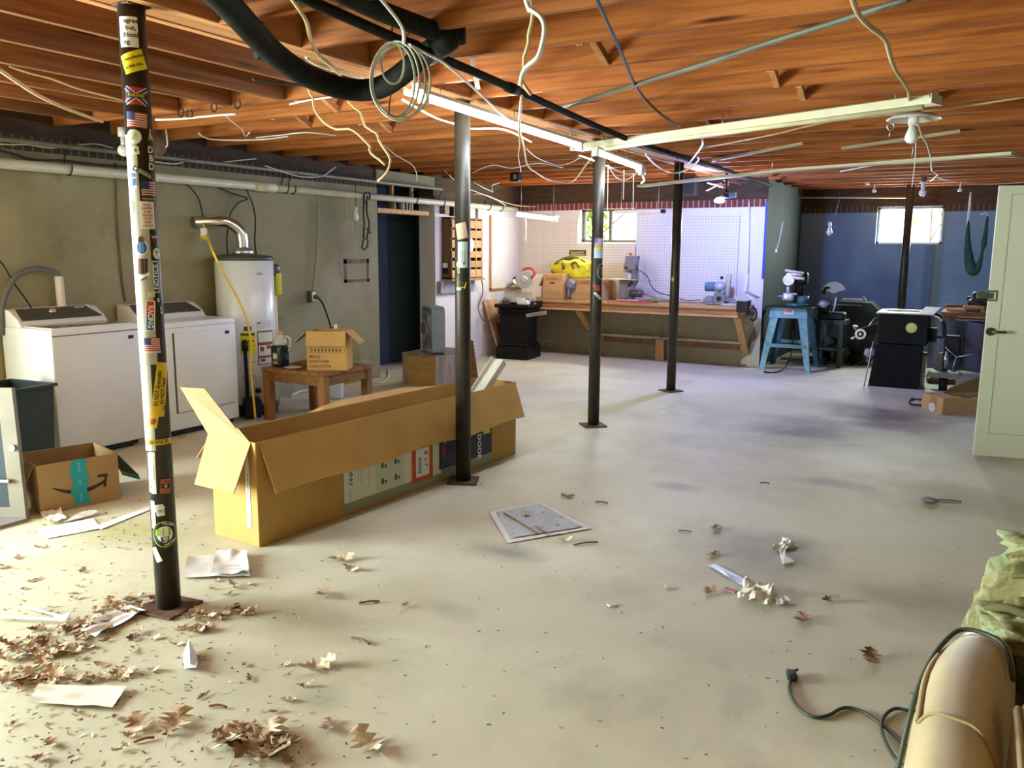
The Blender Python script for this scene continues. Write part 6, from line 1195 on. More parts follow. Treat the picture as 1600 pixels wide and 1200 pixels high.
# cream pipe along the left wall with hangers
t = thing('wall_pipe', 'long cream pipe running along the left wall', 'pipe', (XL+.06, 6, 2.14)); b = B()
b.cyl((XL+.075, -1.5, 2.135), (XL+.075, 6.05, 2.135), .038, n=18); b.cyl((XL+.075, 6.05, 2.135), (XL+.075, 11.1, 2.135), .036, n=18); b.cyl((XL+.075, 5.95, 2.135), (XL+.075, 6.2, 2.135), .046, n=18); part(t, 'pipe', b, m_cream, world=True)
for y in (4.05, 6.35, 6.45, 8.55, 9.15, 10.3, 10.65):
    b = B(); b.tube([(XL+.075, y, 2.30), (XL+.028, y, 2.21), (XL+.030, y, 2.13), (XL+.075, y, 2.090), (XL+.118, y, 2.13), (XL+.118, y, 2.17)], .006, 6); part(t, 'hanger', b, m_dark, world=True)
b = B(); b.cyl((XL+.14, -1.5, 2.30), (XL+.10, 9.1, 2.305), .020, n=12); solo('conduit', 'grey green conduit above the cream pipe on the left', 'conduit', b, m_pipe_g)
run('old tan cable sagging along the brick course above the washer', ((0, 225), (20, 226), (45, 226), (80, 231), (120, 227), (150, 225), (175, 231)), .006, m_cab_y, X=XL+.10)
run('black cable sagging along the left wall above the cream pipe', ((-20, 230), (20, 240), (50, 249), (100, 251), (150, 257), (205, 261)), .009, m_cab_b, X=XL+.05)
run('pale cable in a shallow wave on the brick course left of the heater', ((243, 253), (275, 256), (298, 250), (320, 255), (345, 254), (370, 251), (400, 248)), .006, m_cab_w, X=XL+.09)
run('pale sagging cable near the conduit over the water heater', ((415, 259), (440, 268), (470, 276), (500, 276), (515, 268), (525, 260)), .006, m_cab_w, X=XL+.13)
# big sagging black hose and black pipework overhead
t = thing('drain_pipe', 'thick sagging black pipe under the joists near the top of the picture', 'pipe', gz(500, 125, 2.36)); b = B()
b.tube([gz(325, -25, 2.44), gz(370, 22, 2.42), gz(420, 76, 2.38), gz(460, 107, 2.34), gz(500, 127, 2.32), gz(545, 140, 2.31), gz(590, 138, 2.32), gz(625, 118, 2.36), gz(655, 92, 2.42), gz(668, 82, 2.45)], .052, 16, sub=6); part(t, 'pipe', b, m_pipe_b, world=True)
b = B(); b.tube([gz(520, -18, 2.46), gz(590, 15, 2.46), gz(650, 38, 2.46), gz(690, 52, 2.46)], .040, 14); b.tube([gz(690, 52, 2.46), gz(700, 62, 2.44), gz(668, 84, 2.45)], .055, 14); b.ball(gz(690, 56, 2.46), .07, 10); p = gz(706, 55, 2.46); b.cyl(p, p+Vector((0, 0, .24)), .050, n=16); b.cyl(p-Vector((0, 0, .03)), p+Vector((0, 0, .05)), .062, n=16); part(t, 'branch', b, m_pipe_b, world=True)
t = thing('gas_pipe', 'long straight black pipe running away under the joists', 'pipe', (-2.3, 6, 2.4)); b = B(); pp = [gz(462, -8, 2.435), gz(560, 35, 2.42), gz(640, 70, 2.41), gz(800, 138, 2.40), gz(985, 219, 2.39), gz(1110, 258, 2.38), gz(1205, 290, 2.37)]
b.tube(pp, .021, 10, sub=3); part(t, 'pipe', b, m_pipe_b, world=True)
for k in (2, 3): b = B(); b.cyl(pp[k]-Vector((0, .05, 0)), pp[k]+Vector((0, .05, 0)), .028, n=12); part(t, 'coupling', b, m_pipe_b, world=True)
# coil of white cable
t = thing('cable_coil', 'hanging coil of pale cable in front of the bright strip lamp', 'cable', gz(620, 70, 2.38)); cc = gz(620, 70, 2.38); dpt = (cc-EYE).dot(_f); b = B()
cen = EYE+ray(619, 124)*dpt; ppm = F/dpt
for k, (rx, ry, ox, oy) in enumerate(((38, 60, -2, 0), (42, 62, 3, 1), (34, 58, -6, -2), (46, 58, 6, -2), (18, 32, -8, -32))):
    b.tube([cen+_r*((ox+rx*cos(a))/ppm)-_u*((oy+ry*sin(a))/ppm)+_f*(.012*k+.01*sin(a*2)) for a in [2*pi*i/20 for i in range(20)]], .0048, 6, sub=3, closed=True)
part(t, 'coil', b, mat('pale_green_cable', (.50, .50, .38), .5, var=.08), world=True)
b = B(); b.tube([gz(590, -8, 2.45), gz(608, 14, 2.44), gz(622, 32, 2.42), gz(630, 48, 2.40), gz(631, 66, 2.38)], .007, 6); part(t, 'tail', b, m_cab_w, world=True)
b = B(); b.tube([cen+_u*(-60/ppm)+_r*(-12/ppm), cen+_r*(-10/ppm)+_u*(-35/ppm), cen+_r*(-8/ppm)+_u*(-22/ppm)], .003, 5); b.tube([cen+_r*(16/ppm)+_u*(52/ppm), cen+_r*(15/ppm)+_u*(70/ppm), cen+_r*(13/ppm)+_u*(80/ppm)], .004, 5); part(t, 'tie', b, m_rust, world=True)
R = run
R('yellow tan cable hanging down beside the thick black pipe', ((452, -8), (470, 18), (480, 37), (485, 60), (497, 85), (512, 98), (531, 116)), .009, m_cab_y, z=2.42)
R('white cable passing behind the thick black pipe', ((478, 90), (500, 103), (540, 116), (580, 126)), .007, m_cab_w, z=2.43)
R('tan cable zigzagging below the thick black pipe, left one', ((478, 116), (483, 143), (489, 153), (491, 170), (505, 190), (525, 202), (545, 201), (560, 210), (574, 224), (580, 231)), .006, m_cab_y, Y=3.45, sub=2)
R('tan cable end dangling to the left conduit', ((577, 231), (580, 240), (592, 249), (602, 258)), .006, m_cab_y, Y=3.45, sub=2)
R('tan cable zigzagging below the thick black pipe, right one', ((532, 118), (545, 160), (563, 175), (570, 197), (588, 208), (592, 220), (602, 235), (610, 250), (604, 270), (590, 283)), .006, m_cab_y, Y=3.62, sub=2)
R('thin grey wire slanting down from the joists left of the lamp', ((600, 226), (618, 242), (642, 256), (650, 268), (652, 283)), .003, m_galv, Y=4.9)
R('pale wire draped under the joists from the conduit to the second pole', ((400, 215), (440, 211), (480, 207), (525, 212)), .005, m_cab_w, z=2.43)
R('white thin strip nailed to the joist left of the thick black pipe', ((453, 163), (480, 157), (528, 150)), .006, m_cab_w, z=2.445)
R('dark cable running left behind the thick black pipe', ((395, 124), (440, 131), (480, 134), (520, 146)), .008, m_cab_b, z=2.43)
R('black cable crossing the joists towards the cable coil', ((400, 86), (430, 97), (455, 106)), .016, m_cab_b, z=2.45)
R('white cable leaving the coil towards the strip lamp', ((640, 70), (665, 83), (692, 97), (720, 120), (745, 142), (780, 175), (800, 190)), .006, m_cab_w, z=2.37)
R('white cable sagging past the top of the second pole', ((629, 156), (650, 168), (680, 184), (711, 194), (735, 201), (775, 201), (800, 207), (830, 222)), .007, m_cab_w, z=2.36)
R('thick white cable hanging from the top edge in front of the joists', ((820, -8), (826, 12), (833, 17), (846, 28), (851, 45), (847, 70), (840, 90), (825, 103), (817, 115), (813, 134)), .009, m_cab_w, Y=2.72)
R('tan frayed cable beside the thick white one', ((833, 16), (831, 35), (826, 55), (826, 68), (819, 90), (819, 107), (816, 128), (830, 148)), .007, m_cab_y, Y=2.76, sub=2)
R('white cable end hanging at the top edge', ((826, -10), (827, 16)), .010, m_cab_w, z=2.43)
R('black cable crossing the joists at the top of the picture', ((930, -8), (942, 20), (955, 48), (975, 92), (990, 128), (1008, 155), (1035, 180), (1062, 198)), .008, m_cab_b, z=2.435)
R('grey conduit slanting across the joists to the upper right', ((868, 171), (930, 152), (1000, 130), (1100, 100), (1200, 67), (1300, 36), (1420, -2)), .013, m_pipe_g, name='conduit', z=2.435)
R('white cable drooping from the strip lamp behind the third pole', ((815, 150), (812, 185), (812, 205), (818, 228), (824, 258), (838, 270), (860, 282), (890, 285), (903, 275), (915, 258), (924, 247)), .008, m_cab_y, z=2.33)
R('white string hanging by the strip lamp', ((810, 205), (812, 225), (810, 245), (814, 268)), .004, m_cab_w, z=2.33)
R('thin cable sagging between the lamp and the cream batten', ((822, 232), (840, 247), (870, 258), (890, 255), (905, 247)), .004, m_cab_w, z=2.36)
R('white cable loop hanging between batten and black pipe', ((1009, 241), (1022, 256), (1040, 267), (1058, 270), (1075, 264), (1090, 252), (1091, 246)), .008, m_cab_w, z=2.34)
R('white cable end bent over the black pipe', ((1075, 257), (1085, 245), (1098, 226), (1097, 218)), .008, m_cab_w, z=2.36, sub=2)
R('white cable drooping under the far end of the strip lamp', ((950, 258), (962, 276), (975, 282), (990, 274), (996, 268)), .005, m_cab_w, z=2.28)
R('white cable joining lamp end and batten', ((905, 243), (925, 250), (950, 260), (975, 270), (993, 271)), .007, m_cab_w, z=2.29)
for k, (x, y0, y1, lab) in enumerate(((950, 258, 338, 'left white pull string hanging below the far lamp end'), (975, 266, 312, 'short white pull string hanging below the far lamp end'), (990, 272, 345, 'right white pull string hanging below the far lamp end'))): R(lab, ((x, y0), (x-.5, (y0+y1)/2), (x-1, y1)), .003, m_cab_w, name='pull_string', cat='string', Y=6.9)
R('yellowish cable running down to the plate shaped lamp', ((1330, -10), (1335, 8), (1342, 24), (1355, 38), (1366, 47), (1377, 55), (1386, 68), (1393, 95), (1403, 116), (1420, 142), (1421, 170)), .010, m_cab_y, z=2.40, sub=2)
R('yellowish cable running on from the plate shaped lamp to the far bulb', ((1434, 190), (1440, 210), (1449, 226), (1455, 250), (1456, 266), (1466, 272), (1453, 283)), .008, m_cab_y, z=2.38, sub=2)
R('thin string hanging from the plate shaped lamp', ((1431, 222), (1430, 250), (1425, 292)), .003, m_cab_w, name='pull_string', cat='string', Y=5.9)
R('long pale wire under the joists behind the cream batten', ((1095, 232), (1200, 212), (1290, 191), (1380, 180), (1470, 171), (1600, 152)), .007, m_cab_y, z=2.445)
R('thin white wire hanging low over the machine corner', ((1313, 268), (1360, 259), (1400, 252), (1440, 247), (1500, 245), (1600, 246)), .006, m_cab_w, z=2.42)
R('dangling hair thin wire above the deep blue wall', ((1460, 276), (1490, 284), (1540, 288), (1600, 285)), .004, m_cab_w, z=2.44)
R('pale wire web under the joists right of the second pole', ((738, 270), (770, 258), (800, 263), (840, 255), (880, 262)), .005, m_cab_w, z=2.36)
R('pale wire zigzag above the corner lamp', ((740, 285), (770, 300), (768, 290), (790, 283)), .006, m_cab_w, X=XL+.25, sub=2)
R('tan cable arching above the corner lamp', ((740, 303), (760, 305), (785, 315), (815, 322), (850, 322), (870, 316)), .007, m_cab_y, X=XL+.3)
R('brown cable drooping under the joists by the wall clock cabinet', ((690, 262), (720, 290), (745, 300), (775, 312), (790, 321)), .006, m_cab_w, X=XL+.35)
R('long pale string slanting across the left joists', ((-5, 106), (30, 130), (60, 149), (100, 168), (140, 183), (160, 190)), .011, m_cab_y, z=2.42)
R('thin tan wire lying along the left joists', ((15, 104), (45, 114), (80, 123), (120, 138), (165, 150), (195, 158)), .005, m_cab_y, z=2.44)
R('white cable curling under the header joist behind the first pole', ((310, 208), (318, 214), (335, 218), (380, 219), (420, 217), (450, 213)), .006, m_cab_w, z=2.42)
R('short white wire hooked on the header joist', ((353, 181), (365, 192), (378, 202), (383, 213), (390, 207)), .005, m_cab_w, z=2.44)
R('white cable running along the header joist', ((243, 187), (280, 186), (330, 181), (368, 178)), .008, m_cab_w, z=2.435)
for k, (x, y) in enumerate(((283, 178), (297, 180), (335, 170), (372, 165))): R(['black staple on the header joist, nearest the first pole', 'second black staple on the header joist', 'third black staple on the header joist', 'rightmost black staple on the header joist'][k], ((x-4, y-8), (x-5, y), (x, y+5), (x+4, y-2), (x+2, y-9)), .005, m_cab_b, name='wire_hook', cat='hook', z=2.44)
# brown bell shaped socket and white bulb beside the first pole
c = gz(247, 212, 2.42); t = thing('socket_lamp', 'rusty bell shaped socket hanging behind the first pole', 'lamp', c); b = B(); b.lathe([(.03, .05), (.035, 0), (.055, -.01), (.058, -.11), (.03, -.15)], c, 16); part(t, 'bell', b, mat('rust_brown', (.13, .08, .05), .8, var=.3), world=True); b = B(); b.tube([c+Vector((.07, .02, .06)), c+Vector((.08, .02, -.06)), c+Vector((.06, .02, -.09))], .006, 6); part(t, 'cord', b, m_cab_w, world=True)
c = gx(192, 214, XL+.5); t = thing('wall_bulb', 'white bulb in a porcelain socket left of the first pole', 'light bulb', c); b = B(); b.cyl(c, c+Vector((0, 0, .07)), .035, n=16); part(t, 'socket', b, m_plastic_w, world=True); b = B(); b.ball(c-Vector((0, 0, .10)), .045, 10); b.cyl(c, c-Vector((0, 0, .09)), .018, n=12); part(t, 'glass', b, m_bulb, world=True)
bulb('hanging_bulb', 'bare white bulb hanging by the left wall near the dark passage', 556, 337, 7.4, [gy(556, 315, 7.4), gy(555, 285, 7.4)], 1.0)
t = thing('strap_bundle', 'brown rope and strap hanging from the cream pipe by the passage', 'strap', gx(572, 340, XL+.13)); b = B(); X = XL+.13
for dx, s in ((-3, 0), (2, 3)): b.tube([gx(572+dx, 306, X), gx(571+dx, 330, X), gx(572+dx+s, 350, X), gx(571+dx, 372, X)], .011, 6)
b.tube([gx(566, 385, X), gx(568, 375, X), gx(574, 373, X), gx(574, 385, X), gx(568, 390, X), gx(565, 384, X)], .010, 6); b.tube([gx(574, 357, X), gx(579, 364, X)], .012, 6); part(t, 'rope', b, mat('rope_brown', (.08, .065, .04), .9, var=.3), world=True)
b = B(); b.tube([gx(571, 318, X), gx(568, 308, X), gx(572, 301, X), gx(578, 303, X), gx(577, 312, X)], .010, 6); part(t, 'hook', b, m_dark, world=True)
# perforated strap near the black pipe
p0, p1 = gz(738, 76, 2.50), gz(739, 108, 2.44); b = B(); b.slab([p0-_r*.012, p0+_r*.012, p1+_r*.012, p1-_r*.012], .002); b.slab([gz(742, 112, 2.42)-_r*.012, gz(742, 112, 2.42)+_r*.012, gz(747, 140, 2.40)+_r*.014, gz(747, 140, 2.40)-_r*.014], .002); solo('perforated_strap', 'white perforated strap hanging from a joist by the black pipe', 'strap', b, m_plastic_w)
for k, (x, y, lab) in enumerate(((613, 40, 'bent nail in the joist left of the black branch pipe'), (640, 30, 'bent nail in the joist by the black branch pipe'), (649, 20, 'bent nail in the joist right above the black branch pipe'))): p = gz(x, y, 2.5); b = B(); b.cyl(p, p-Vector((.01, .0, .06)), .004, n=6); solo('nail', lab, 'nail', b, m_rust)

# ------------------------------------------------------------------ lamps
m_tube = mat('lit_tube', (1, 1, 1), .4, var=0, emit=(.80, .90, 1.0), estr=27)
m_tube_w = mat('lit_tube_warm', (1, 1, 1), .4, var=0, emit=(1.0, .86, .68), estr=36)
XT = -2.80
t = thing('strip_lamp', 'long glowing cool white strip lamp along the pole row', 'lamp', gx(790, 190, XT)); q0, q1 = gx(662, 153, XT), gx(905, 229, XT); q2, q3 = gx(930, 238, XT), gx(999, 263, XT)
for (a, c) in ((q0, q1), (q2, q3)):
    b = B(); b.cyl(a, c, .016, n=12); part(t, 'tube', b, m_tube, 'glowing tube', world=True); up = Vector((0, 0, .030)); b = B(); b.box((a+c)/2+up, (.055, (c-a).length+.05, .02), rx=math.atan2(c.z-a.z, c.y-a.y)); part(t, 'housing', b, m_plastic_w, world=True)
for e in (q0, q1, q2, q3): b = B(); b.box(e, (.05, .035, .06)); part(t, 'end_cap', b, m_plastic_w, world=True)
b = B(); b.box(q3+Vector((0, .06, -.02)), (.05, .10, .08), bev=.02, seg=3); b.tube([q3+Vector((0, .05, -.03)), q3+Vector((.03, .05, -.10)), q3+Vector((.0, .05, -.13))], .01, 6); part(t, 'plug', b, m_plastic_w, world=True)
for p in (q0.lerp(q1, .08), q0.lerp(q1, .5), q0.lerp(q1, .92), q2.lerp(q3, .7)): b = B(); b.cyl(p+Vector((0, 0, .03)), Vector((p.x, p.y, ZJ)), .003, n=6); part(t, 'hanger', b, m_steel, world=True)
# bright end of the lead near the coil
t = thing('work_light', 'small glowing lamp end behind the cable coil', 'lamp', gx(643, 147, XT)); b = B(); b.cyl(gx(634, 144, XT), gx(656, 151, XT), .015, n=12); part(t, 'tube', b, m_tube, world=True); b = B(); b.box(gx(657, 146, XT)+Vector((0, 0, .03)), (.04, .10, .03)); part(t, 'housing', b, m_plastic_w, world=True); p = gx(646, 147, XT)
b = B(); b.cyl(p, Vector((p.x, p.y, ZJ)), .003, n=6); part(t, 'hanger', b, m_steel, world=True)
# cream painted batten / unlit fixture
a, c = gz(901, 234, 2.36), gz(1461, 160, 2.38); d = (c-a).normalized(); sd = Vector((d.y, -d.x, 0)).normalized()
m_bat = mat('cream_enamel', (.66, .62, .42), .45, var=.06)
t = thing('lamp_batten', 'long unlit cream lamp batten slanting across the joists', 'lamp', (a+c)/2); b = B()
b.slab([a-sd*.055, c-sd*.055, c+sd*.055, a+sd*.055], .02); u3 = Vector((0, 0, 1)); b.slab([a+sd*.055, c+sd*.055, c+sd*.075+u3*.035, a+sd*.075+u3*.035], .012); b.slab([a-sd*.055, c-sd*.055, c-sd*.075+u3*.035, a-sd*.075+u3*.035], .012); part(t, 'housing', b, m_bat, world=True)
b = B(); b.cyl(a+sd*.03-u3*.022+d*.35, c+sd*.03-u3*.022-d*.05, .016, n=10); part(t, 'lip', b, mat('cream_lip', (.60, .55, .34), .5, var=.1), world=True)
for e_ in (a, c): b = B(); b.box(e_+u3*.015, (.14, .02, .05), rz=math.atan2(sd.y, sd.x)); part(t, 'end_cap', b, m_bat, world=True)
for s in (.1, .5, .92): p = a.lerp(c, s); b = B(); b.cyl(p, Vector((p.x, p.y, ZJ+.03)), .004, n=6); part(t, 'hanger', b, m_steel, world=True)
a, c = gz(1000, 291, 2.24), gz(1585, 240, 2.26); t = thing('ceiling_batten', 'long pale board hung below the joists in front of the fourth pole', 'board', (a+c)/2); b = B(); m_ = a.lerp(c, .5)+Vector((0, 0, .03)); b.slab([a-Vector((.02, .05, 0)), m_-Vector((.02, .05, 0)), m_+Vector((.02, .05, 0)), a+Vector((.02, .05, 0))], .022); b.slab([m_-Vector((.02, .05, 0)), c-Vector((.02, .05, 0)), c+Vector((.02, .05, 0)), m_+Vector((.02, .05, 0))], .022); part(t, 'board', b, mat('pale_batten', (.52, .48, .30), .7, var=.08), world=True)
for s in (.15, .45, .8): p = a.lerp(c, s); b = B(); b.cyl(p, Vector((p.x, p.y, ZJ)), .004, n=6); part(t, 'hanger', b, m_steel, world=True)
for k, (p0, p1, z, lab) in enumerate((((1113, 251), (1255, 224), 2.44, 'short pale batten under the joists behind the cream lamp batten'), ((1315, 232), (1500, 205), 2.45, 'pale batten nailed under the joists right of the plate shaped lamp'), ((1285, 340), (1345, 336), 2.30, 'thin pale batten high in the machine corner'))):
    a, c = gz(*p0, z), gz(*p1, z); b = B()
    if k == 2: a, c = gy(1250, 309, 13.4), gy(1420, 309, 13.4)
    b.slab([a-Vector((.0, .03, 0)), c-Vector((.0, .03, 0)), c+Vector((.0, .03, 0)), a+Vector((.0, .03, 0))], .02); solo('ceiling_batten', lab, 'board', b, mat('pale_batten2', (.40, .34, .18), .7, var=.1))
# plate shaped porcelain lamp
c = gz(1428, 184, 2.37); t = thing('plate_lamp', 'white plate shaped lamp with bare bulb hanging under the joists', 'lamp', c); b = B(); b.lathe([(.155, -.012), (.158, -.006), (.11, .020), (.04, .034), (.036, .06), (.0, .06)], c, 36, caps=False); b.lathe([(.155, -.013), (.10, .010), (.035, .018), (.0, .018)], c, 36, caps=False); part(t, 'plate', b, mat('old_porcelain', (.68, .66, .54), .35, var=.05), world=True)
b = B(); b.cyl(c+Vector((0, 0, .02)), c-Vector((0, 0, .045)), .030, n=18); part(t, 'socket', b, m_plastic_w, world=True); b = B(); b.lathe([(.004, -.155), (.026, -.148), (.038, -.128), (.038, -.108), (.026, -.075), (.016, -.045)], c-Vector((.005, 0, 0)), 20); part(t, 'bulb', b, m_bulb, world=True)
b = B(); p = gz(1392, 192, 2.33); b.tube([p, p+Vector((.02, 0, -.02)), p+Vector((0, 0, -.045)), p+Vector((-.02, 0, -.02))], .004, 5, closed=True); b.tube([p-Vector((0, 0, .045)), p-Vector((.004, 0, .085))], .004, 5); b.cyl(p, Vector((p.x, p.y, ZJ+.02)), .0015, n=5); solo('steel_hook', 'small bright wire hook left of the plate shaped lamp', 'hook', b, m_steel)
c = gy(1443, 288, 11.7); t = thing('ceiling_bulb', 'bulb in a porcelain holder at the ceiling above the far window', 'light bulb', c); b = B(); b.lathe([(.05, .03), (.05, .015), (.025, .01), (.022, -.06)], c, 18); part(t, 'socket', b, m_plastic_w, world=True); b = B(); b.ball(c-Vector((0, 0, .10)), .045, 10); part(t, 'glass', b, m_bulb, world=True); b = B(); b.cyl(c+Vector((0, 0, .03)), Vector((c.x, c.y, ZJ)), .03, n=10); part(t, 'mount', b, m_tab, world=True)
for k, (x, y, lab) in enumerate(((1355, 287, 'small white knob at the ceiling left of the far window'), (1366, 298, 'second small white knob at the ceiling left of the far window'), (1500, 297, 'small pale block at the ceiling right of the far window'))): c = gy(x, y, 12.6); b = B(); b.lathe([(.022, -.02), (.028, 0), (.022, .02)], c, 14); b.cyl(c+Vector((0, 0, .015)), Vector((c.x, c.y, ZJ)), .006, n=6); solo('porcelain_knob', lab, 'knob', b, m_plastic_w)
# lit corner lamp
a, c = gy(808, 334, 9.55), gy(871, 342, 9.85); t = thing('corner_lamp', 'short glowing strip lamp hung above the mitre saw corner', 'lamp', (a+c)/2); b = B(); b.cyl(a, c, .030, n=14); part(t, 'tube', b, m_tube_w, 'glowing tube', world=True); b = B(); b.slab([a+Vector((0, -.06, .03)), c+Vector((0, -.06, .03)), c+Vector((0, .06, .03)), a+Vector((0, .06, .03))], .02); part(t, 'housing', b, m_plastic_w, world=True)
for s in (.1, .9): p = a.lerp(c, s)+Vector((0, 0, .03)); b = B(); b.cyl(p, Vector((p.x, p.y, ZJ)), .004, n=6); part(t, 'hanger', b, m_steel, world=True)
b = B(); p = a.lerp(c, .22); b.tube([p, p-Vector((0, 0, .2)), p-Vector((.005, 0, .38))], .006, 6); part(t, 'pull_cord', b, m_cab_w, world=True)
# small blue white lamp at the ceiling
c = gy(1124, 313, 9.9); t = thing('clamp_lamp', 'small glowing blue white lamp at the ceiling in front of the pegboard', 'lamp', c); b = B(); b.lathe([(.01, -.03), (.055, -.02), (.06, .0), (.03, .03)], c, 18); part(t, 'bulb', b, mat('lit_blue', (1, 1, 1), .4, var=0, emit=(.55, .62, 1), estr=60), world=True); b = B(); b.lathe([(.062, .0), (.07, .02), (.04, .08), (.02, .09)], c+Vector((.06, .05, .02)), 16); b.cyl(c+Vector((.06, .05, .10)), Vector((c.x+.06, c.y+.05, ZJ+.01)), .015, n=8); b.box(c+Vector((.12, .04, .06)), (.12, .08, .06)); part(t, 'clamp', b, m_black, world=True)
b = B(); q = random.Random(2)
for k in range(6): b.box(c+Vector((.02+.06*k-.15, .1+q.uniform(-.05, .1), .17+.01*k)), (.22, .03, .012), rz=q.uniform(-1, 1), ry=q.uniform(-.5, .5))
solo('paper_scraps', 'pinkish paper scraps tucked between the joists above the small lamp', 'scraps', b, mat('pink_paper', (.45, .26, .24), .8))
b = B(); c = gy(1068, 298, 10.3); b.box((c.x+.05, c.y, 2.345), (.22, .16, .23)); solo('junction_box', 'dark square box hanging from the joists right of the fourth pole', 'box', b, m_black)
b = B(); c = gz(806, 277, 2.40); b.box(c, (.12, .10, .10), bev=.01); b.box(c+Vector((.02, -.055, 0)), (.035, .01, .05), mi=1); b.cyl(c, Vector((c.x, c.y, ZJ)), .01, n=6); solo('junction_box', 'small black box under the joists left of the third pole', 'box', b, [m_black, m_galv])
# ------------------------------------------------------------------ litter on the floor
def sheet(name, label, cat, pts, m, z=.004, curl=.0, th=.0012, N=10, seed=0):
    q = [gz(x, y, 0) for x, y in pts]; b = B(); vs = []
    for j in range(N+1):
        for i in range(N+1):
            u, v = i/N, j/N; p = q[0]*(1-u)*(1-v)+q[1]*u*(1-v)+q[2]*u*v+q[3]*(1-u)*v
            e = max(abs(u-.5), abs(v-.5))*2; w = mnoise.noise(Vector((u*3+seed, v*3, seed)))
            vs.append((p.x, p.y, z+curl*(max(0, w)*.6+.5*e**3*(.5+.5*w))))
    k = N+1; fs = [(j*k+i, j*k+i+1, (j+1)*k+i+1, (j+1)*k+i) for j in range(N) for i in range(N)]
    b.add(vs+[(x, y, max(.0005, zz-th)) for x, y, zz in vs], fs+[tuple(reversed([a+len(vs) for a in f])) for f in fs], 0, True)
    return b, q
def sheet_solo(name, label, cat, pts, m, **k): b, q = sheet(name, label, cat, pts, m, **k); return solo(name, label, cat, b, m)
m_pap_w = mat('bright_paper', (.74, .72, .72), .8, var=.03); m_pap_c = mat('creamy_paper', (.70, .67, .57), .8, var=.05, scale=8); m_news = mat('newsprint', (.66, .63, .60), .85, var=.1, scale=14)
# bordered sheet in the middle of the floor
b, q = sheet('p', '', '', ((764, 801), (845, 786), (925, 827), (793, 850)), m_paper, curl=.006, seed=1); t = thing('paper_sheet', 'large grey sheet with white border lying in the middle of the floor', 'paper', (q[0]+q[2])/2); part(t, 'sheet', b, m_pap_w, world=True)
b, q2 = sheet('p', '', '', ((776, 802), (842, 789), (910, 826), (799, 843)), m_paper, z=.0095, curl=.004, seed=1); part(t, 'printed_area', b, layered('printed_grey', (.43, .47, .52), [((.58, .61, .64), 9, .4, .7, .8, (1, 1, 1), 3), ((.34, .29, .20), 7, .60, .66, .9, (1, 1, 1), 15), ((.12, .10, .07), 22, .62, .68, .8, (1, 1, 1), 2)], rough=.8, bump=.05), 'grey printed area', world=True)
b = B(); b.tube([gz(788, 802, .017), gz(812, 816, .017), gz(839, 833, .017)], .004, 6); b.tube([gz(836, 822, .016), gz(850, 830, .016), gz(858, 837, .016)], .003, 6); solo('twig', 'thin dark stick lying across the grey bordered sheet', 'twig', b, m_tab)
# papers at the lower left
sheet_solo('envelope', 'creased cream envelope on the floor at the bottom left', 'envelope', ((43, 1102), (62, 1074), (199, 1078), (175, 1111)), m_pap_c, curl=.02, seed=3, z=.008)
sheet_solo('letter', 'white letter with a red smudge left of the first pole foot', 'paper', ((121, 987), (202, 949), (228, 958), (150, 999)), m_pap_w, curl=.03, seed=5, z=.006)
b, q = sheet('p', '', '', ((281, 906), (296, 873), (388, 868), (391, 904)), m_news, curl=.03, seed=7, z=.006); t = thing('newspaper', 'folded newspaper lying right of the first pole', 'newspaper', (q[0]+q[2])/2); part(t, 'page', b, m_news, world=True)
b, q = sheet('p', '', '', ((330, 905), (338, 869), (386, 867), (390, 904)), m_news, curl=.03, seed=9, z=.020); part(t, 'top_page', b, m_pap_w, world=True)
b = B(); k = gz(345, 893, .05); fq = Face(gz(340, 885, .052), (gz(380, 884, 0)-gz(340, 885, 0)), (gz(340, 870, 0)-gz(340, 885, 0))); fq.txt(b, 'NEWS', .06, .0, .03, .001, 0); fq.txt(b, 'mmmm mm', .06, -.04, .022, .001, 1); part(t, 'print', b, [pm('#a89a92'), pm('#b0a8a0')], world=True)
b, q = sheet('p', '', '', ((54, 828), (73, 843), (158, 827), (146, 811)), m_pap_w, curl=.004, seed=11); b2, q = sheet('p', '', '', ((150, 823), (157, 829), (238, 796), (238, 790)), m_pap_w, curl=.003, seed=12, z=.005); b.add(b2.v, b2.f, 0, True); solo('paper_strip', 'white sheet with a long strip lying in front of the teal taped box', 'paper', b, m_pap_w)
sheet_solo('pamphlet', 'small folded cream pamphlet beside the teal taped box', 'pamphlet', ((62, 806), (74, 823), (104, 815), (94, 800)), m_pap_c, curl=.035, seed=13, z=.012)
b = B(); b.slab([gz(100, 816, .01), gz(128, 800, .02), gz(150, 797, .02), gz(152, 803, .01)], .006); b.slab([gz(118, 805, .025), gz(140, 797, .03), gz(155, 799, .02), gz(140, 806, .012)], .004); solo('white_scoop', 'white plastic scoop shape in front of the teal taped box', 'scoop', b, m_pap_w)
b = B(); 
for (p0, p1) in (((-10, 963), (100, 969)), ((37, 947), (95, 963))): b.slab([gz(p0[0], p0[1]+2, .012), gz(p1[0], p1[1]+2, .012), gz(p1[0], p1[1]-2, .020), gz(p0[0], p0[1]-2, .020)], .008)
b.slab([gz(84, 964, .022), gz(110, 958, .03), gz(103, 971, .018), gz(95, 971, .018)], .006); solo('folded_paper', 'white folded paper strips at the left edge of the floor', 'paper', b, m_pap_w)
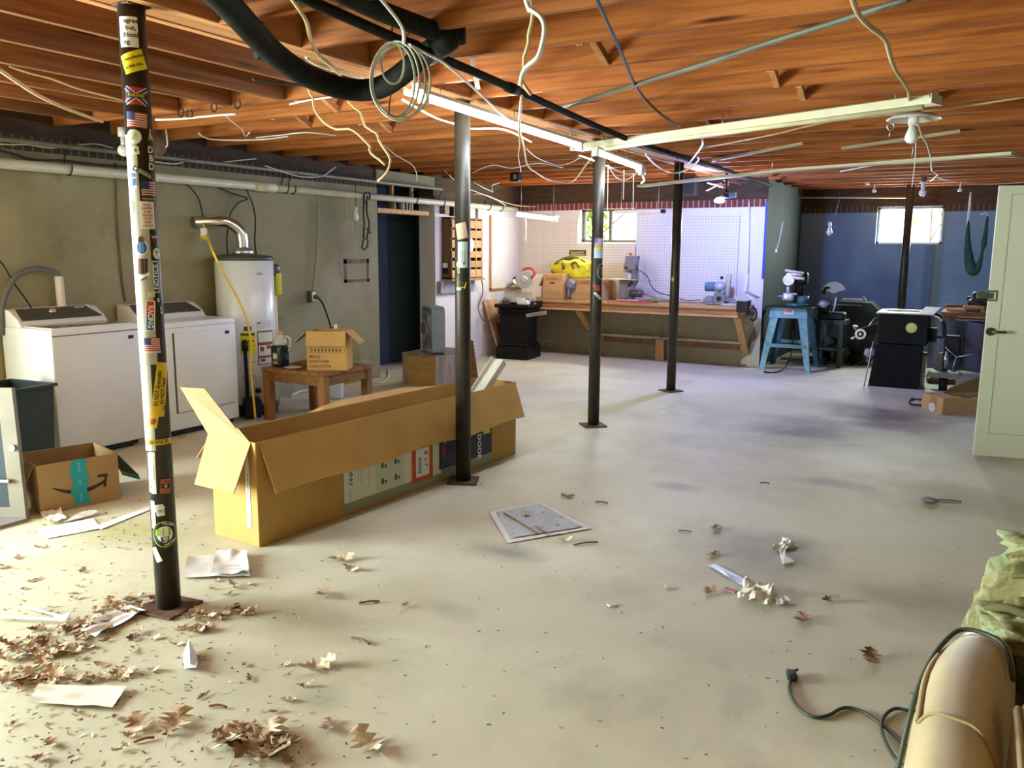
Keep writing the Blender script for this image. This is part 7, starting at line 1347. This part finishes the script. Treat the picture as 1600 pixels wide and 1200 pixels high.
b = B(); q = [gz(286, 1024, 0), gz(296, 1011, 0), gz(311, 1030, 0), gz(308, 1056, 0), gz(288, 1046, 0)]; c_ = gz(297, 1038, .035); vs = [Vector((p.x, p.y, .004+.03*(i % 2))) for i, p in enumerate(q)]+[c_]; b.add(vs, [(i, (i+1) % 5, 5) for i in range(5)]+[((i+1) % 5, i, 5) for i in range(0)]); solo('tissue', 'crumpled white tissue on the floor near the bottom left', 'tissue', b, mat('tissue_white', (.72, .76, .80), .9, var=.02))
# litter on the right of the floor
sheet_solo('plastic_strip', 'pale blue plastic strip leading to crumpled paper on the right floor', 'strip', ((1105, 885), (1117, 883), (1178, 913), (1158, 916)), mat('pale_blue_film', (.62, .66, .76), .25, var=.05), curl=.008, seed=21)
def crumple(label, pts, m, h, seed, name='crumpled_paper'):
    N = 9; q = [gz(x, y, 0) for x, y in pts]; b = B(); vs = []
    for j in range(N+1):
        for i in range(N+1):
            u, v = i/N, j/N; p = q[0]*(1-u)*(1-v)+q[1]*u*(1-v)+q[2]*u*v+q[3]*(1-u)*v; w = mnoise.noise(Vector((u*3.1+seed, v*3.1, seed*.7))); e = 1-max(abs(u-.5), abs(v-.5))*2
            vs.append((p.x+.02*w, p.y+.02*mnoise.noise(Vector((u*4, v*4, seed+5))), .004+h*(abs(w)+.45*e*abs(mnoise.noise(Vector((u*7, v*7, seed)))))))
    k = N+1; b.add(vs, [(j*k+i, j*k+i+1, (j+1)*k+i+1, (j+1)*k+i) for j in range(N) for i in range(N)]); return solo(name, label, 'paper', b, m)
crumple('crumpled cream paper bag at the end of the plastic strip', ((1152, 938), (1165, 910), (1205, 920), (1208, 955)), m_pap_c, .065, 31)
crumple('white crumpled scrap right of the cream paper bag', ((1210, 935), (1222, 932), (1242, 945), (1215, 947)), m_pap_w, .03, 33)
crumple('crumpled white paper on the floor to the right of the middle', ((1207, 862), (1224, 845), (1250, 855), (1225, 864)), m_pap_c, .05, 35)
b = B(); b.slab([gz(1219, 858, .03), gz(1227, 856, .03), gz(1226, 870, .015), gz(1220, 870, .012)], .006); b.slab([gz(1220, 870, .012), gz(1226, 868, .015), gz(1242, 878, .012), gz(1224, 882, .012)], .008); solo('white_spoon', 'white flat spoon shaped scrap hanging off the crumpled white paper', 'scrap', b, m_pap_w)
for k, (x, y, w, key, lab) in enumerate(((1141, 922, .05, '#c98a8e', 'small pink scrap of paper left of the cream paper bag'), (1048, 917, .05, '#cfc9b8', 'small white scrap of paper in the middle right of the floor'), (957, 945, .045, '#d3cdb9', 'small white scrap of paper near the middle of the floor'), (201, 780, .0, '', ''), (285, 682, .05, '#d88aa6', 'small pink scrap on the floor in front of the dryer'))):
    if not w: continue
    c = gz(x, y, .006); b = B(); b.box(c, (w, w*.6, .006), rz=.5*k, ry=.1); solo('paper_scrap', lab, 'scrap', b, pm(key))
c = gz(1452, 781, .018); b = B(); b.ball(c, .05, 8, sc=(1, .6, .36)); solo('grey_pebble', 'grey flat stone on the floor near the white door', 'stone', b, mat('grey_stone', (.16, .17, .19), .8))
for k, (x, y, L, a, lab) in enumerate(((1480, 782, .16, .2, 'dark twig right of the grey stone'), (915, 849, .12, .7, 'brown stick right of the grey bordered sheet'), (577, 941, .08, .6, 'dark bent twig in the middle left of the floor'), (563, 1001, .10, -.05, 'dark straight twig right of the first pole shadow'), (340, 1104, .06, .3, 'thin dark twig near the bottom left'), (225, 1156, .05, .8, 'short dark twig near the bottom left corner'), (940, 785, .08, .1, 'short dark twig beyond the grey bordered sheet'), (1070, 830, .07, .2, 'short dark chip right of the floor centre'), (1195, 755, .06, .2, 'short dark chip in front of the dark floor stain'))):
    c = gz(x, y, .006); b = B(); d_ = Vector((cos(a), sin(a)*1.4, 0))*L/2; b.tube([c-d_, c+Vector((0, .006, .003)), c+d_], .0045, 5); solo('twig', lab, 'twig', b, m_tab)
# dry oak leaves
def leaf_mesh(seed):
    q = random.Random(seed); b = B(); L = []; n = 5
    for i in range(n+1):
        s = i/n; w0 = .010+.03*sin(pi*min(1, s*.9+.1)); L.append((s, w0*.55)); 
        if i < n: L.append((s+.55/n, w0*1.5*q.uniform(.8, 1.25)))
    ln = .115*q.uniform(.85, 1.1); nar = q.uniform(.45, .95); cu = q.uniform(.5, 1.6); tw = q.uniform(-1.0, 1.0); fold = q.uniform(.05, .55); vs = []
    for (s, w) in L:
        y = (s-.45)*ln; zc = .005+cu*.9*(s-.45)**2*.06+.005*sin(7*s+seed)
        for k in (-2, -1, 0, 1, 2):
            x = k/2*w*nar; vs.append((x+tw*.02*(s-.5)**2, y+abs(k)/2*.012, zc+fold*abs(x)*.7+.004*sin(seed+k*2+s*9)))
    fs = [(5*i+k, 5*i+k+1, 5*(i+1)+k+1, 5*(i+1)+k) for i in range(len(L)-1) for k in range(4)]
    b.add(vs, fs, 0, True); b.tube([(0, -.45*ln, .012), (.004, -.45*ln-.03, .006), (.010, -.45*ln-.05, .004)], .0012, 4)
    m = [mat('dry_leaf_tan', (.44, .31, .19), .8, var=.25, scale=25), mat('dry_leaf_pale', (.58, .47, .32), .8, var=.2, scale=25), mat('dry_leaf_brown', (.27, .17, .10), .8, var=.25, scale=25)][seed % 3]
    me = b.mesh('dry_leaf', m); zmin = min(v.co.z for v in me.vertices)
    for v in me.vertices: v.co.z -= zmin-.0015
    return me
LM = [leaf_mesh(i) for i in range(9)]
q = random.Random(11)
def leaf(px, py, s, k=None, label=None, group=None, tilt=.15):
    p = gz(px, py, 0); o = D.objects.new('dry_leaf', LM[q.randrange(9) if k is None else k]); COL.objects.link(o)
    o.location = (p.x, p.y, .002); o.rotation_euler = (q.uniform(-tilt, tilt), q.uniform(-tilt, tilt), q.uniform(0, 6.28)); s *= .82; o.scale = (s, s, s*q.uniform(.6, 1.0)); o.location.z = .002+.022*s*abs(o.rotation_euler.x)+.022*s*abs(o.rotation_euler.y)
    return tag(o, label, 'leaf', group)
singles = [(488, 1046, 1.5, 1, 'large pale curled oak leaf left of the floor centre near the bottom'), (580, 1170, 1.5, 1, 'large pale oak leaf at the bottom edge of the floor'), (272, 1138, 1.5, 0, 'large tan oak leaf near the bottom left corner'), (215, 1130, 1.2, 0, 'upright curled leaf left of the large tan leaf near the bottom left corner'), (505, 930, 1.0, 0, 'tan leaf lying alone left of the middle of the floor'), (1360, 1028, 1.2, 2, 'reddish brown leaf lying between the cord plug and the armchair'), (1253, 972, 1.1, 2, 'reddish leaf below the crumpled cream paper bag'), (1120, 828, 1.0, 2, 'brown leaf beyond the plastic strip'), (1117, 868, .9, 2, 'reddish leaf just above the plastic strip'), (1295, 940, .8, 2, 'small dark leaf on the right half of the floor'), (890, 777, .9, 2, 'dark leaf beyond the grey bordered sheet'), (880, 846, .9, 1, 'pale leaf at the front right corner of the grey bordered sheet'), (1108, 928, .9, 0, 'tan leaf below the small pink scrap'), (538, 878, 1.0, 1, 'pale leaf heap in front of the long cardboard box'), (545, 890, 1.0, 1, 'lower pale leaf in front of the long cardboard box'), (520, 876, .9, 0, 'tan leaf at the left of the heap before the long box'), (514, 1140, .9, 2, 'pinkish leaf near the middle of the bottom edge'), (635, 948, .7, 1, 'small pale leaf in the open floor left of the grey bordered sheet'), (822, 808, .8, 1, 'pale leaf lying on the grey bordered sheet'), (868, 822, .7, 1, 'pale leaf on the right part of the grey bordered sheet')]
for x, y, s, k, lab in singles: leaf(x, y, s, k, lab)
G1, G2 = 'dry leaves scattered at the lower left', 'dry leaves heaped round the first pole'
LB1 = 'dry curled brown leaf among the litter on the lower left floor'; LB2 = 'dry brown leaf in the drift around the foot of the first pole'
def blob(cx, cy, rx, ry, n, s, lab, g):
    for _ in range(n): leaf(cx+q.gauss(0, rx), cy+q.gauss(0, ry), s*q.uniform(.6, 1.15), None, lab, g, .28)
blob(72, 1017, 34, 13, 26, .85, LB1, G1); blob(105, 985, 25, 6, 16, .7, LB1, G1); blob(100, 1062, 60, 8, 20, .8, LB1, G1); blob(35, 1060, 25, 10, 9, 1.0, LB1, G1)
blob(395, 1150, 24, 5, 11, 1.2, LB1, G1); blob(370, 1172, 14, 5, 5, 1.2, LB1, G1); blob(440, 1160, 20, 8, 5, 1.0, LB1, G1); blob(440, 1180, 15, 6, 3, 1.0, LB1, G1)
blob(322, 966, 28, 4, 14, .7, LB2, G2); blob(305, 985, 15, 4, 9, .7, LB2, G2); blob(355, 955, 22, 4, 9, .75, LB2, G2); blob(185, 950, 28, 6, 14, .75, LB2, G2); blob(235, 938, 16, 5, 8, .7, LB2, G2); blob(150, 975, 20, 7, 8, .7, LB2, G2)
blob(350, 918, 25, 5, 6, .6, LB2, G2); blob(215, 998, 20, 6, 5, .6, LB2, G2)
for _ in range(30): leaf(q.uniform(0, 480), q.uniform(985, 1190), q.uniform(.35, .7), None, LB1, G1)
for _ in range(14): leaf(q.uniform(0, 130), q.uniform(850, 960), q.uniform(.35, .6), None, LB1, G1)
# crumbs of leaf and grit nobody could count
b = B()
def crumb(px, py, s, mi):
    p = gz(px, py, 0); a = q.uniform(0, 6.3); L = s*q.uniform(.5, 1.8); w = s*.5
    dx, dy = Vector((cos(a)*L, sin(a)*L, 0)), Vector((-sin(a)*w, cos(a)*w, 0)); z = Vector((0, 0, .001+.003*q.random()))
    b.add([p-dx-dy+z, p+dx-dy*.5+z*.6, p+dx*.8+dy+z, p-dx*.7+dy*.6+z*1.5], [(0, 1, 2, 3)], mi)
for _ in range(520): crumb(abs(q.gauss(0, 230)), q.uniform(880, 1200), .007, q.choice((0, 0, 1, 2)))
for _ in range(260): crumb(q.uniform(300, 1560), q.uniform(700, 1190), .0055, q.choice((0, 2, 2, 3)))
for _ in range(150): crumb(q.gauss(180, 80), q.uniform(770, 860), .008, q.choice((0, 2, 2)))
for _ in range(90): crumb(q.gauss(835, 38), q.gauss(818, 12), .006, q.choice((0, 2)))
for _ in range(60): crumb(q.gauss(735, 14), q.gauss(755, 4), .008, q.choice((0, 2)))
for _ in range(120): crumb(q.uniform(560, 1300), q.uniform(575, 690), .008, q.choice((0, 2, 3)))
solo('leaf_crumbs', 'leaf crumbs and grit strewn over the concrete floor', 'crumbs', b, [mat('crumb_tan', (.35, .22, .10), .9), mat('crumb_pale', (.62, .52, .36), .9), mat('crumb_dark', (.08, .06, .04), .9), mat('crumb_white', (.6, .58, .52), .9)], kind='stuff')
# ------------------------------------------------------------------ daylight and lamp light
w = D.worlds.new('world'); SC.world = w; w.use_nodes = True; bg = w.node_tree.nodes['Background']; bg.inputs[0].default_value = (.92, 1.0, .93, 1); bg.inputs[1].default_value = 3.2
def area(name, loc, rot, sx, sy, e, col):
    l = D.lights.new(name, 'AREA'); l.shape = 'RECTANGLE'; l.size = sx; l.size_y = sy; l.energy = e; l.color = col
    o = D.objects.new(name, l); COL.objects.link(o); o.location = loc; o.rotation_euler = rot; return o
# daylight through the wide opening in the left wall, left of the picture
area('daylight', (XL-.02, (GY0+GY1)/2, 1.06), (pi/2, 0, -pi/2), GY1-GY0, 2.05, DAY, (.84, .98, 1.0))
def pt(name, loc, e, col, r=.08):
    l = D.lights.new(name, 'POINT'); l.energy = e; l.color = col; l.shadow_soft_size = r; o = D.objects.new(name, l); COL.objects.link(o); o.location = loc; return o
area('window_daylight', ((W2[0]+W2[1])/2, YB2+.05, 1.93), (-pi/2, 0, 0), .80, .48, 22, (.90, 1.0, .95))
area('window_daylight', ((W1[0]+W1[1])/2, YB+.05, 1.9), (-pi/2, 0, 0), .80, .42, 14, (.92, 1.0, .85))
c = gy(1124, 313, 9.9); pt('clamp_lamp_light', (c.x, c.y-.05, c.z-.10), 42, (.30, .38, 1.0), .05)
SC.view_settings.view_transform = 'Standard'; SC.view_settings.look = 'None'; SC.view_settings.gamma = 1; SC.view_settings.use_curve_mapping = False
SC.view_settings.exposure = EXPO
SC.cycles.use_denoising = True; SC.cycles.max_bounces = 7; SC.cycles.diffuse_bounces = 5; SC.cycles.transparent_max_bounces = 8; SC.cycles.sample_clamp_indirect = 6; SC.cycles.caustics_reflective = False; SC.cycles.caustics_refractive = False
